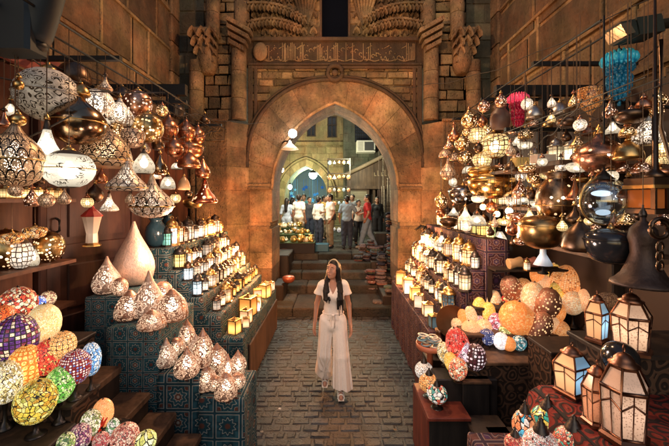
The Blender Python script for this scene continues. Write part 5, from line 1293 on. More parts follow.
for px, py, w, h, z, tl, mt, lab in (
    (505, 284, 15, 20, 1.25, (0, -.3), O3, 'small peach egg lamp at the far left back of the right heap'),
    (524, 306, 17, 21, 1.1, (0, -.2), O2, 'dotted orange egg lamp between the brown back egg and big plain orange egg'),
    (556, 312, 17, 22, 1.1, (0, .3), O1, 'plain orange egg lamp low between brown and largest dotted eggs'),
    (573, 303, 20, 24, 1.15, (0, .4), CR1, 'cream egg lamp under the largest dotted orange egg'),
    (585, 268, 16, 22, 1.4, (0, .3), O2, 'dotted orange egg lamp at the upper right end of the heap'),
    (560, 268, 14, 18, 1.45, (0, -.2), CR1, 'small cream egg lamp below the topmost orange white egg'),
    (537, 276, 13, 18, 1.38, (0, -.2), O1, 'small plain orange egg lamp left of the peach round egg'),
    (586, 300, 18, 24, 1.2, (0, .3), O3, 'peach egg lamp at the lower right end of the heap'),
    (596, 287, 16, 22, 1.3, (0, .2), BR1, 'brown pierced egg lamp last at the right end of the heap'),
    (530, 318, 16, 20, 1.0, (0, .2), YE1, 'yellow egg lamp behind the dotted orange front egg'),
    (549, 322, 18, 22, 1.0, (0, .4), O3, 'peach egg lamp right of the leaning brown front egg'),
    (560, 330, 17, 19, .95, (0, .4), O2, 'dotted orange egg lamp at the lower right front of the heap'),
    (497, 311, 11, 15, 1.04, (0, 0), O1, 'tiny orange egg lamp between tall cream and lilac eggs'),
    (478, 321, 12, 15, .97, (0, .2), mosaic('r rose', [(.85, .3, .3), (.9, .6, .5)], 12, 8, 'cells', .8), 'rose egg lamp between the white and cream tray eggs'),
    (457, 325, 11, 14, .93, (0, -.3), CR1, 'tiny cream egg lamp at the far left of the tray'),
    (509, 344, 13, 14, .89, (0, .2), O1, 'tiny orange egg lamp right of the plain white egg'),
    (519, 343, 14, 15, .89, (0, .3), mosaic('r teal', [(.1, .4, .45), (.8, .85, .8), (.05, .2, .25)], 12, 8, 'cells', .6), 'teal and white egg lamp at the tray front right')):
    egg_r(px, py, w, h, z, lab, mt, tl)
rt = thing('plate_rack', 'low dark rack of oval red and cream mosaic plates beside the black plinth', 'rack', (at(458, 370, 3.12).x, 3.12, 0))
mb = MB(); mb.box(-.22, .32, -.1, .12, 0, .755, bev=.01); mb.build('body', BLACKB, rt)
for px, py, w, h, z, tl, mt, lab in (
    (458, 346, 23, 38, .79, (0, -.25), mosaic('r red', [(.85, .07, .05), (.9, .2, .15), (.7, .05, .04)], 16, 10, 'cells', .75), 'big red egg lamp leaning left beside the black plinth'),
    (463, 354, 15, 28, .79, (0, .1), mosaic('r lil2', [(.8, .7, .85), (.95, .85, .9), (.6, .3, .4)], 14, 9, 'cells', .7), 'lilac white egg lamp between the red egg and dark spotted egg'),
    (475, 357, 21, 26, .79, (0, .1), mosaic('r dark dots', [(.06, .015, .02), (.85, .75, .8), (.8, .6, .65)], 9, 6, 'dots', .6), 'dark egg lamp with pale diamond spots'),
    (445, 353, 15, 22, .77, (0, -.3), mosaic('r cream2', [(.9, .75, .4), (.95, .85, .6), (.7, .5, .2)], 12, 8, 'cells', .6), 'cream egg lamp leaning at the left end of the rack'),
    (451, 362, 13, 20, .77, (0, -.2), YE1, 'yellow egg lamp in front of the cream leaning egg'),
    (458, 369, 18, 22, .77, (0, .3), mosaic('r redor', [(.85, .15, .08), (.95, .4, .2), (.9, .7, .5)], 12, 8, 'cells', .7), 'red and orange egg lamp lowest on the rack')):
    egg_r(px, py, w, h, z, lab, mt, tl, fl=.755)
# small goods on shelf behind: drums, cone lamp
for px, py, r_, l_, c, lab in ((515, 255, .06, .15, (.45, .28, .13), 'tan drum lying on its side on the dark right shelf'), (530, 260, .06, .14, (.5, .2, .15), 'pink drum lying on its side on the dark right shelf')):
    p = at(px, py, 3.7); mb = MB(); mb.lathe([(r_*.9, -l_/2), (r_, -l_/2+.01), (r_*.8, 0), (r_, l_/2-.01), (r_*.9, l_/2)], 16); mb.xf(Matrix.Rotation(1.4, 4, 'Y') @ Matrix.Rotation(.0, 4, 'Z'))
    tag(mb.build('drum', plain('drum '+lab[:4], c, .6), None, (p.x, p.y, 1.205+r_+.4)), lab, 'drum')
dsh = MB(); dsh.box(1.72, 2.5, 3.64, 3.84, 1.58, 1.602); dsh.box(1.72, 1.76, 3.8, 3.84, 1.2, 1.57); dsh.box(2.42, 2.46, 3.8, 3.84, 1.2, 1.57); tag(dsh.build('drum_shelf', DARKWOOD), 'narrow dark shelf carrying the two drums behind the egg lamps', 'shelf')
cl = at(543, 250, 3.45); ct_ = thing('cone_lamp', 'small table lamp with white cone shade glowing bluish beside the drums', 'lamp', (cl.x, cl.y, 1.602))
mb = MB(); mb.lathe([(.05, 0), (.05, .015), (.012, .03), (.012, .1)], 12); mb.build('foot', IRON, ct_)
mb = MB(); mb.lathe([(.09, .09), (.03, .2), (.028, .26)], 16); mb.build('shade', panes('cool cone', (.75, .85, 1.), 1.4), ct_)
for px, py, H, lab in ((521, 224, .2, 'white lit square lantern above the tan drum'), (527, 250, .14, 'small white lantern beside the cone lamp')):
    p = at(px, py, 3.6); lantern((p.x, p.y, 1.93 if H > .15 else 1.602), H, lab, GW, BRASS, 4, 1., .3)
# ------------------------------------------------------------------ near right: carpet stand with the large lanterns
CARPET = swirlcloth('red swirl carpet', (.20, .028, .018), (.04, .02, .016), 11.)
cs = thing('carpet_stand', 'stand draped in red carpet with black swirls at lower right', 'display stand', (1.5, 1.7, 0))
def csp(name, mb, mat): mb.xf(Matrix.Translation((-1.5, -1.7, 0))); mb.build(name, mat, cs)
mb = MB()
for (xa, za, xb, zb) in ((.98, .80, 1.14, 1.23), (1.14, 1.23, 1.2, 1.262), (1.2, 1.262, 2.5, 1.262)):
    n0 = 14
    for i in range(n0):
        y0, y1 = 1.05+(2.0-1.05)*i/n0, 1.05+(2.0-1.05)*(i+1)/n0
        f = lambda y: .008*math.sin(y*23)
        mb.quad((xa+f(y0), y0, za), (xb+f(y0)*(.5), y0, zb), (xb+f(y1)*.5, y1, zb), (xa+f(y1), y1, za))
csp('carpet', mb, CARPET)
mb = MB(); mb.box(1.16, 2.5, 1.05, 1.99, 0, 1.25); csp('body', mb, BLACKB); mb = MB(); mb.box(1.55, 2.5, 1.90, 2.25, 0, 1.46); csp('rear_body', mb, CARVED)
mb = MB(); mb.box(1.535, 2.5, 1.885, 2.26, 1.46, 1.485, bev=.006); csp('rear_top', mb, DARKWOOD)
mb = MB(); mb.drape(.78, 1.1, 1.1, 2.0, .985, 4); csp('front_shelf', mb, PURP)
GL = panes('textured lantern glass', (.8, .5, .34), .33, .85, 110.); GLW = panes('warm white glass', (1., .58, .28), .9); GLB = panes('pale blue glass', (.35, .65, .9), .75)
COPD = plain('dark copper tin', (.22, .10, .06), .38, 1., .35, 9.)
def big_lantern(px, pb, w, h, z, lab, gm, metal, n=6, rz=0., alt=None, nm='large_lantern'):
    """arched palace lantern: foot, glazed body, sloped glazed shoulder, dome and ring"""
    Y = F*(CZ-z)/(pb-HZ); k = Y/F; W, H = w*k, h*k; p = at(px, pb, Y)
    t = thing(nm, lab, 'lantern', (p.x, p.y, z), rz)
    def sc(mb): mb.v = [(a*W, b*W, c*H) for a, b, c in mb.v]; return mb
    a0 = math.pi/n
    mb = MB(); mb.lathe([(.40, 0), (.5, .015), (.5, .06), (.42, .09)], n, smooth=False, ang0=a0); sc(mb).build('base', metal, t)
    for i in range(n):
        a, b = a0+2*math.pi*i/n, a0+2*math.pi*(i+1)/n
        P = lambda r, an, z_: Vector((r*math.cos(an), r*math.sin(an), z_))
        mb = MB(); mb.quad(P(.40, a, .095), P(.40, b, .095), P(.46, b, .58), P(.46, a, .58)); mb.quad(P(.455, a, .6), P(.455, b, .6), P(.26, b, .8), P(.26, a, .8))
        sc(mb).build('pane', gm if not alt or i % 2 else alt, t)
    mb = MB()
    for i in range(n):
        a, b = a0+2*math.pi*i/n, a0+2*math.pi*(i+1)/n
        A = [P(r, a, z_) for r, z_ in ((.41, .09), (.475, .59), (.27, .81))]; B = [P(r, b, z_) for r, z_ in ((.41, .09), (.475, .59), (.27, .81))]
        mb.tube(A, .026, 5)
        for q in range(3): mb.tube([A[q], B[q]], .024, 5)
        mb.tube([(A[0]+B[0])/2, (A[1]+B[1])/2], .013, 5); mb.tube([A[0].lerp(A[1], .62), (A[0]+B[0])/2*.3+(A[1]+B[1])/2*.7+Vector((0, 0, .04)), B[0].lerp(B[1], .62)], .013, 5)
    sc(mb).build('frame', metal, t)
    mb = MB(); mb.lathe([(.28, .815), (.3, .83), (.2, .86), (.19, .89), (.12, .93), (.04, .95)], 16); sc(mb).build('dome', metal, t)
    mb = MB(); mb.tube([(.07*math.cos(q)*W/H, 0, .99+.045*math.sin(q)) for q in [j*math.pi/7 for j in range(14)]], .012, 5, True); sc(mb).build('ring', metal, t)
    return t
big_lantern(624, 440, 44, 92, 1.264, 'largest copper framed lantern with textured glass standing on the red carpet', GL, COPD, 6, .25)
big_lantern(597, 424, 28, 62, 1.264, 'second copper framed lantern with amber textured glass, behind the largest', panes('amber textured', (.85, .38, .2), .28, .8, 120.), COPD, 6, .1)
big_lantern(572, 394, 34, 50, 1.264, 'short wide lantern with one pale blue and one glowing white pane', GLW, COPD, 4, .35, GLB)
big_lantern(631, 352, 36, 62, 1.487, 'tall lantern with bright white panes on the rear of the carpet stand', panes('warm pane', (.95, .58, .36), .5, .7, 90.), COPD, 6, .2)
big_lantern(597, 342, 22, 50, 1.487, 'narrow lantern with pale blue and warm panes on the rear of the carpet stand', GLW, COPD, 4, .5, GLB)
Yb = 1.78; p = at(620, 358, Yb)
dg = thing('dark_globe', 'round black glass globe lamp on dark foot between the lit lanterns', 'lamp', (p.x, p.y, 1.264))
mb = MB(); mb.ball((0, 0, p.z-1.264), 16*Yb/F, 24, 16); mb.build('shade', plain('black lustre glass', (.015, .014, .014), .12), dg)
mb = MB(); mb.lathe([(.05, 0), (.05, .012), (.015, .03), (.015, max(p.z-1.264-14*Yb/F, .05))], 12); mb.build('foot', DARKTIN, dg)
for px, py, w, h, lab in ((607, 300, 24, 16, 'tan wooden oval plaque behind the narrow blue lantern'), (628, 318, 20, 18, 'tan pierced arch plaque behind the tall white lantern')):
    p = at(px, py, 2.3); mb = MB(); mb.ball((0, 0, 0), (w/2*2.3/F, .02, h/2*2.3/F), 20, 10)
    mb2 = mb.build('plaque', mosaic('plaque', [(.4, .2, .1), (.5, .28, .14), (.12, .05, .03)], 14, 8, 'dots', .18), None, p); tag(mb2, lab, 'plaque')  # faint glow put into the plaque material, no lamp inside
GM = 'mosaic lamps on the near right shelf'
mosaic_lamp(548, 441, 33, 34, 1.04, 'yellow mosaic lamp with green patches and dark ringed cap, rear of the near right shelf', mosaic('n1', [(.85, .62, .1), (.9, .75, .25), (.05, .35, .25), (.8, .5, .08)], 9, 4, 'cells', .6), .985, .5, GM)
mosaic_lamp(525, 441, 24, 30, 1.03, 'orange and white mosaic lamp with blue spot, leftmost on the near right shelf', mosaic('n2', [(.85, .35, .15), (.9, .8, .7), (.1, .5, .7), (.8, .25, .1)], 6, 3, 'cells', .55), .985, .5, GM)
mosaic_lamp(541, 466, 34, 36, 1.03, 'white and rose speckled mosaic lamp with dark ringed cap at the photo bottom', mosaic('n3', [(.9, .75, .65), (.7, .3, .25), (.95, .85, .8)], 22, 12, 'cells', .55), .985, .5, GM)
mosaic_lamp(574, 466, 38, 38, 1.05, 'red speckled mosaic lamp with green band and dark ringed cap at the photo bottom', mosaic('n4', [(.75, .15, .08), (.9, .55, .35), (.5, .08, .05), (.1, .35, .25)], 20, 11, 'cells', .5), .985, .5, GM)
mosaic_lamp(515, 455, 20, 20, 1.02, 'small red mosaic lamp cut off at the photo bottom, left of the white one', mosaic('n5', [(.6, .08, .06), (.85, .4, .25)], 12, 7, 'cells', .5), .985, .5, GM)
mb = MB(); mb.box(2.0, 2.2, 1.3, 1.62, 1.262, 2.0, bev=.01); tag(mb.build('dark_panel', BLACKB), 'plain black panel cut off by the right edge below the bell lamp', 'cabinet')  # plain black box added as a dark panel
# stools and steps in the dark lower right
for i, (px, Y, lab) in enumerate(((488, 2.75, 'dark wooden stool, left of the pair in the shadow behind the black plinth'), (512, 2.6, 'dark wooden stool, right of the pair in the shadow behind the black plinth'))):
    x = (px-CX)/F*Y; t = thing('stool', lab, 'stool', (x, Y, 0))
    for a, b in ((-1, -1), (1, -1), (-1, 1), (1, 1)):
        mb = MB(); mb.lathe([(.018, 0), (.022, .15), (.014, .2), (.024, .35), (.018, .48)], 8, (a*.11, b*.11, 0)); mb.build('leg', DARKWOOD, t)
    mb = MB(); mb.box(-.15, .15, -.15, .15, .48, .52, bev=.01); mb.build('seat', DARKWOOD, t)
    mb = MB(); mb.box(-.11, .11, -.12, -.10, .14, .17); mb.box(-.11, .11, .10, .12, .14, .17); mb.build('stretcher', DARKWOOD, t)
ws_ = thing('wooden_steps', 'dark brown wooden steps at the lower right beside the mosaic lamps', 'stairs', (1.3, 2.2, 0))
for k, (x0, x1, z) in enumerate(((1.05, 1.25, .25), (1.25, 1.45, .48), (1.45, 1.75, .7))):
    mb = MB(); mb.box(x0-.01, x1, 2.02, 2.45, z-.04, z, bev=.006); mb.box(x0+.01, x1, 2.03, 2.45, 0, z-.041); mb.xf(Matrix.Translation((-1.3, -2.2, 0))); mb.build('step', DARKWOOD, ws_)
# dark things under the egg stand: urns
for px, py, lab in ((452, 322, 'round dark copper tray leaning against the purple stand cloth'), (440, 300, 'dark brass jug in front of the purple stand cloth')):
    p = at(px, py, 3.7); 
    if 'tray' in lab:
        mb = MB(); mb.lathe([(.001, 0), (.15, .0), (.17, .02), (.175, .02), (.16, -.012), (.001, -.012)], 28); mb.xf(Matrix.Rotation(math.radians(75), 4, 'X'))
        tag(mb.build('copper_tray', BRONZE, None, (p.x, 3.72, p.z)), lab, 'tray')
    else:
        mb = MB(); mb.lathe([(.05, 0), (.09, .05), (.1, .12), (.05, .2), (.035, .24), (.05, .28)], 16); mb.tube([(.04, 0, .25), (.12, 0, .24), (.1, 0, .12)], .01, 6)
        mb2 = mb.build('jug', BRONZE, None, (p.x, 3.72, .0)); tag(mb2, lab, 'jug'); mb2.location.z = .66
jb = MB(); jb.box(.98, 1.45, 3.6, 3.82, 0, .66, bev=.01); tag(jb.build('crate', DARKWOOD), 'dark wooden crate under the brass jug in front of the right lantern stand', 'crate')
# ------------------------------------------------------------------ people: one continuous skin from blended round limbs
def snet(f, org, h):
    s = f < 0; nx, ny, nz = f.shape
    off = [(i, j, k) for i in (0, 1) for j in (0, 1) for k in (0, 1)]
    cnt = sum(s[i:nx-1+i, j:ny-1+j, k:nz-1+k].astype(np.int8) for i, j, k in off)
    idx = np.argwhere((cnt > 0) & (cnt < 8))
    cv = [f[idx[:, 0]+i, idx[:, 1]+j, idx[:, 2]+k] for i, j, k in off]
    acc = np.zeros((len(idx), 3)); n = np.zeros(len(idx))
    for a in range(8):
        for b in range(a+1, 8):
            oa, ob = np.array(off[a]), np.array(off[b])
            if np.abs(oa-ob).sum() != 1: continue
            c = (cv[a] < 0) != (cv[b] < 0)
            t = np.where(c, cv[a]/np.where(c, cv[a]-cv[b], 1), 0)
            acc += np.where(c[:, None], oa+t[:, None]*(ob-oa), 0); n += c
    V = (idx+acc/n[:, None])*h+np.array(org)
    vid = -np.ones(f.shape, int); vid[idx[:, 0], idx[:, 1], idx[:, 2]] = np.arange(len(idx))
    Q = []
    for ax in range(3):
        sl0 = [slice(1, -1)]*3; sl1 = [slice(1, -1)]*3; sl1[ax] = slice(2, None)
        e = np.argwhere(s[tuple(sl0)] != s[tuple(sl1)])+1
        a1, a2 = [(1, 2), (2, 0), (0, 1)][ax]
        d1 = np.zeros(3, int); d1[a1] = 1; d2 = np.zeros(3, int); d2[a2] = 1
        g = lambda p: vid[p[:, 0], p[:, 1], p[:, 2]]
        q = np.stack([g(e-d1-d2), g(e-d2), g(e), g(e-d1)], 1)
        fl = ~s[e[:, 0], e[:, 1], e[:, 2]]
        q[fl] = q[fl][:, ::-1]
        Q.append(q[(q >= 0).all(1)])
    return V, np.concatenate(Q)
def sdf_mesh(name, prims, mat, h=.008, cut=None, disp=None, k=.02):
    lo = np.array([1e9]*3); hi = -lo
    for p in prims:
        pts = np.array([p[1], p[2]]) if p[0] == 'c' else np.array([p[1]]); r = max(p[3:5]) if p[0] == 'c' else max(p[2])
        lo = np.minimum(lo, pts.min(0)-r); hi = np.maximum(hi, pts.max(0)+r)
    pad = 4*h+.02; lo -= pad; hi += pad
    dims = np.ceil((hi-lo)/h).astype(int)+1
    ax = [lo[i]+h*np.arange(dims[i]) for i in range(3)]
    f = np.full(dims, 1.)
    for p in prims:
        kk = p[5] if p[0] == 'c' and len(p) > 5 else p[4] if p[0] == 'e' and len(p) > 4 else k
        pts = np.array([p[1], p[2]]) if p[0] == 'c' else np.array([p[1]]); r = max(p[3:5]) if p[0] == 'c' else max(p[2])
        m = r+3*kk+3*h
        i0 = np.maximum(((pts.min(0)-m-lo)/h).astype(int), 0); i1 = np.minimum(((pts.max(0)+m-lo)/h).astype(int)+2, dims)
        X = ax[0][i0[0]:i1[0], None, None]; Y = ax[1][None, i0[1]:i1[1], None]; Z = ax[2][None, None, i0[2]:i1[2]]
        if p[0] == 'c':
            a = np.array(p[1], float); b = np.array(p[2], float); d = b-a; L = max((d*d).sum(), 1e-9)
            t = np.clip(((X-a[0])*d[0]+(Y-a[1])*d[1]+(Z-a[2])*d[2])/L, 0, 1)
            dist = np.sqrt((X-a[0]-t*d[0])**2+(Y-a[1]-t*d[1])**2+(Z-a[2]-t*d[2])**2)-(p[3]+(p[4]-p[3])*t)
        else:
            c = p[1]; r3 = p[2]; x, y, z = X-c[0], Y-c[1], Z-c[2]
            if len(p) > 3 and p[3]:
                cs, sn = math.cos(p[3]), math.sin(p[3]); x, y = x*cs+y*sn, -x*sn+y*cs
            k0 = np.sqrt((x/r3[0])**2+(y/r3[1])**2+(z/r3[2])**2); k1 = np.sqrt((x/r3[0]**2)**2+(y/r3[1]**2)**2+(z/r3[2]**2)**2)
            dist = k0*(k0-1)/np.maximum(k1, 1e-6)
        sl = tuple(slice(i0[i], i1[i]) for i in range(3)); g = f[sl]
        hh = np.clip(.5+.5*(g-dist)/kk, 0, 1)
        f[sl] = g*(1-hh)+dist*hh-kk*hh*(1-hh)
    X = ax[0][:, None, None]; Y = ax[1][None, :, None]; Z = ax[2][None, None, :]
    if disp: f = f+disp(X, Y, Z)
    if cut:
        for c in cut: f = np.maximum(f, c(X, Y, Z)+0*f)
    V, Q = snet(f, lo, h)
    me = bpy.data.meshes.new(name); me.from_pydata(V.tolist(), [], Q.tolist()); me.materials.append(mat)
    me.polygons.foreach_set('use_smooth', [True]*len(me.polygons)); me.update()
    return me
SKIN = plain('skin', (.42, .20, .125), .5, 0., .12, 14.); SKIN2 = plain('tan skin', (.30, .15, .09), .5, 0., .12, 14.)
HAIR = plain('black hair', (.010, .006, .0045), .5, 0., .4, 40., 0., .3)
EYEW = plain('eye white', (.6, .58, .55), .2); IRIS = plain('dark iris', (.012, .007, .005), .1); LIPS = plain('lips', (.45, .15, .11), .4)
def rotz(v, c, a):
    x, y = v[0]-c[0], v[1]-c[1]; return (c[0]+x*math.cos(a)-y*math.sin(a), c[1]+x*math.sin(a)+y*math.cos(a), v[2])
def hand(wr, d, n, side, thumbdir):
    """palm, four bent fingers of unequal length and a thumb from the side of the palm"""
    wr, d, n = Vector(wr), Vector(d).normalized(), Vector(n).normalized(); s = d.cross(n).normalized()
    if s.dot(Vector(thumbdir)) < 0: s = -s                       # s points to the thumb side
    P = []
    for q in (-.026, -.009, .009, .026): P.append(('c', tuple(wr+d*.008+s*q*.7), tuple(wr+d*.082+s*q), .0135, .012, .012))
    for q, L in ((.027, .066), (.0095, .078), (-.0085, .071), (-.026, .055)):
        a = wr+d*.084+s*q; b = a+(d*.97+n*.25).normalized()*L*.45+s*q*.06; c = b+(d*.85+n*.52).normalized()*L*.32; e = c+(d*.6+n*.8).normalized()*L*.25
        P += [('c', tuple(a), tuple(b), .0092, .0085, .004), ('c', tuple(b), tuple(c), .0085, .0078, .004), ('c', tuple(c), tuple(e), .0078, .0066, .004)]
    a = wr+d*.024+s*.024; b = a+(d*.62+s*.7+n*.25).normalized()*.036; c = b+(d*.9+s*.25+n*.3).normalized()*.028; e = c+(d*.95+n*.3).normalized()*.02
    P += [('c', tuple(a), tuple(b), .0135, .011, .006), ('c', tuple(b), tuple(c), .0105, .0095, .004), ('c', tuple(c), tuple(e), .0092, .0075, .004)]
    return P
def person(loc, rz, label, H=1.65, skin=SKIN, head_yaw=0., J=None, sex='m', h=.011, shirt=None, sleeve=.55, legs=None, leg_mat=None, hair='short', group=None, hem=.86, pant_hem=.09, shoe=None, extra=None, wide=1.):
    """joints in metres for a 1.65 m figure looking along -y"""
    D = dict(hipL=(.088, 0, .87), hipR=(-.088, 0, .87), kneeL=(.095, -.015, .47), kneeR=(-.095, -.015, .47), ankL=(.098, .015, .075), ankR=(-.098, .015, .075), toeL=(.11, -.12, .028), toeR=(-.11, -.12, .028),
             shL=(.165, .005, 1.345), shR=(-.165, .005, 1.345), elL=(.225, .03, 1.075), elR=(-.225, .03, 1.075), wrL=(.235, -.03, .835), wrR=(-.235, -.03, .835), lean=(0, 0))
    D.update(J or {})
    g = 1. if sex == 'm' else .9
    hc = Vector((D['lean'][0], -.012+D['lean'][1], 1.535))
    t = thing('person', label, 'person', loc, rz, group); t.scale = (H/1.65*(.93 if extra else 1.), H/1.65, H/1.65)
    tor = [('e', (0, 0, .905), (.158*(1 if sex == 'm' else 1.04), .105, .12), 0, .03), ('e', (0, -.005, 1.06), (.132*g, .09, .16), 0, .04), ('e', (0, -.004, 1.24), (.152*g, .104, .15), 0, .04),
           ('c', (-.135*g, .005, 1.345), (.135*g, .005, 1.345), .052, .052, .04)]
    if sex == 'f': tor += [('e', (s*.062, -.078, 1.235), (.058, .05, .06), 0, .03) for s in (-1, 1)]
    body = list(tor)
    for s in 'LR':
        body += [('c', D['hip'+s], D['knee'+s], .083*g, .056*g, .02), ('c', D['knee'+s], tuple(Vector(D['knee'+s]).lerp(Vector(D['ank'+s]), .35)+Vector((0, .018, 0))), .053*g, .053*g, .02),
                 ('c', tuple(Vector(D['knee'+s]).lerp(Vector(D['ank'+s]), .3)+Vector((0, .014, 0))), D['ank'+s], .053*g, .034*g, .02), ('c', D['ank'+s], D['toe'+s], .038, .026, .02),
                 ('c', D['sh'+s], D['el'+s], .047*g, .036*g, .02), ('c', D['el'+s], D['wr'+s], .036*g, .0255*g, .015)]
        d = (Vector(D['wr'+s])-Vector(D['el'+s])); sx = 1 if s == 'L' else -1
        body += hand(D['wr'+s], d, (-sx*.75, -.25, 0), sx, D.get('thumb'+s, (-sx*.2, -1, 0)))
    body += [('c', (0, .012, 1.36), tuple(hc+Vector((0, .025, -.06))), .056*g, .05*g, .02)]
    pc, ps = math.cos(D.get('pitch', 0.)), math.sin(D.get('pitch', 0.))
    R = lambda v: rotz((hc.x+v[0], hc.y+v[1]*pc+v[2]*ps, hc.z-v[1]*ps+v[2]*pc), hc, head_yaw)
    body += [('e', R((0, .012, .03)), (.074, .092, .088), head_yaw, .02), ('e', R((0, -.026, -.045)), (.054, .062, .066), head_yaw, .025), ('c', R((0, -.05, -.082)), R((0, -.064, -.088)), .026, .02, .02),
             ('c', R((0, -.088, .012)), R((0, -.108, -.028)), .008, .0125, .012), ('e', R((0, -.086, -.058)), (.022, .013, .011), head_yaw, .008),
             ('c', R((-.035, -.074, .03)), R((.035, -.074, .03)), .014, .014, .015), ('e', R((.044, -.058, -.025)), (.016, .016, .018), head_yaw, .03), ('e', R((-.044, -.058, -.025)), (.016, .016, .018), head_yaw, .03)]
    for s in (-1, 1): body += [('c', R((s*.018, -.0815, .0165)), R((s*.044, -.074, .015)), .0062, .0055, .004), ('c', R((s*.02, -.0795, -.001)), R((s*.042, -.073, 0.)), .005, .0045, .004)]
    for s in (-1, 1): body.append(('e', R((s*.077, .015, -.012)), (.011, .022, .032), head_yaw, .008))
    inst('body', sdf_mesh('body', body, skin, h), t)
    for s in (-1, 1):
        mb = MB(); mb.ball((0, 0, 0), (.0125, .007, .0058), 10, 8); mb.build('eye', EYEW, t, R((s*.031, -.076, .008)), head_yaw)
        mb = MB(); mb.ball((0, 0, 0), (.0056, .0035, .0056), 10, 6); mb.build('iris', IRIS, t, R((s*.031, -.0812, .008)), head_yaw)
        mb = MB(); mb.tube([(-.016*s, 0, 0), (0, -.004, .006), (.018*s, .006, .002)], .0034, 5); mb.build('eyebrow', HAIR, t, R((s*.032, -.088, .031)), head_yaw)
    mb = MB(); mb.ball((0, 0, 0), (.019, .005, .0045), 12, 6); mb.build('mouth', LIPS, t, R((0, -.0965, -.0585)), head_yaw)
    # clothes
    grow = lambda P, e: [((q[0], q[1], q[2], q[3]+e, q[4]+e)+tuple(q[5:]) if q[0] == 'c' else (q[0], q[1], tuple(r+e for r in q[2]))+tuple(q[3:])) for q in P]
    if shirt is not None:
        sp = grow(tor, .02)
        for s in 'LR':
            E = Vector(D['sh'+s]).lerp(Vector(D['el'+s]), min(sleeve, 1.)); sp.append(('c', D['sh'+s], tuple(E), .056*g+.008, .05*g+.012, .03))
            if sleeve > 1: sp.append(('c', D['el'+s], D['wr'+s], .05*g, .042*g, .02))
        wr_ = lambda X, Y, Z: .004*np.sin(Z*46+X*25)*np.sin(X*31+Y*17)
        ct = [lambda X, Y, Z: hem-Z, lambda X, Y, Z: .085-np.sqrt(X**2+(Y+.03)**2+(Z-1.45)**2)]
        inst('shirt', sdf_mesh('shirt', sp, shirt, h, ct, wr_), t)
    if leg_mat is not None:
        lp = grow(tor[:2], .013)
        for s in 'LR':
            K = Vector(D['knee'+s]); A = Vector(D['ank'+s])
            lp += [('c', D['hip'+s], tuple(K), .102*g*wide, .09*g*wide, .02), ('c', tuple(K), tuple(A), .088*g*wide, .066*g*wide, .02)]
        wr2 = lambda X, Y, Z: .004*np.sin(Z*38+X*20)*np.sin(X*27+Y*22)
        inst('trousers', sdf_mesh('trousers', lp, leg_mat, h, [lambda X, Y, Z: Z-1.0, lambda X, Y, Z: pant_hem-Z], wr2, .015), t)
    if shoe is not None:
        for s in 'LR':
            A, T = Vector(D['ank'+s]), Vector(D['toe'+s])
            sh = [('c', (A.x, A.y+.03, A.z-.03), tuple(T), .042, .034, .02), ('c', tuple(A), (A.x, A.y+.015, A.z-.03), .04, .045, .02)]
            inst('shoe', sdf_mesh('shoe', sh, shoe, h, [lambda X, Y, Z, A=A: Z-(A.z+.03), lambda X, Y, Z, T=T: (T.z-.03)-Z]), t)
    hp = [('e', R((0, .022, .042)), (.082, .096, .09), head_yaw, .02)]
    if hair == 'short':
        ct = [lambda X, Y, Z: -((X-hc.x)*math.sin(head_yaw)-(Y-hc.y)*math.cos(head_yaw))*-1*0+(1.50-Z)*1.0, None]
        fd = (math.sin(head_yaw), -math.cos(head_yaw))
        hp.append(('c', R((0, .06, .0)), R((0, .05, -.05)), .06, .045, .02))
        cuts = [lambda X, Y, Z: ((X-hc.x)*fd[0]+(Y-hc.y)*fd[1]-.045)-np.maximum(Z-(hc.z+.055), 0)*1.6]
        inst('hair', sdf_mesh('hair', hp, HAIR, h, cuts), t)
    elif hair == 'long':
        hp += [('c', R((0, .07, .0)), (0, .1, 1.2), .075, .06, .03)]
        fd = (math.sin(head_yaw), -math.cos(head_yaw))
        inst('hair', sdf_mesh('hair', hp, HAIR, h, [lambda X, Y, Z: ((X-hc.x)*fd[0]+(Y-hc.y)*fd[1]-.05)-np.maximum(Z-(hc.z+.06), 0)*1.6]), t)
    if extra: extra(t, D, R, hc)
    return t
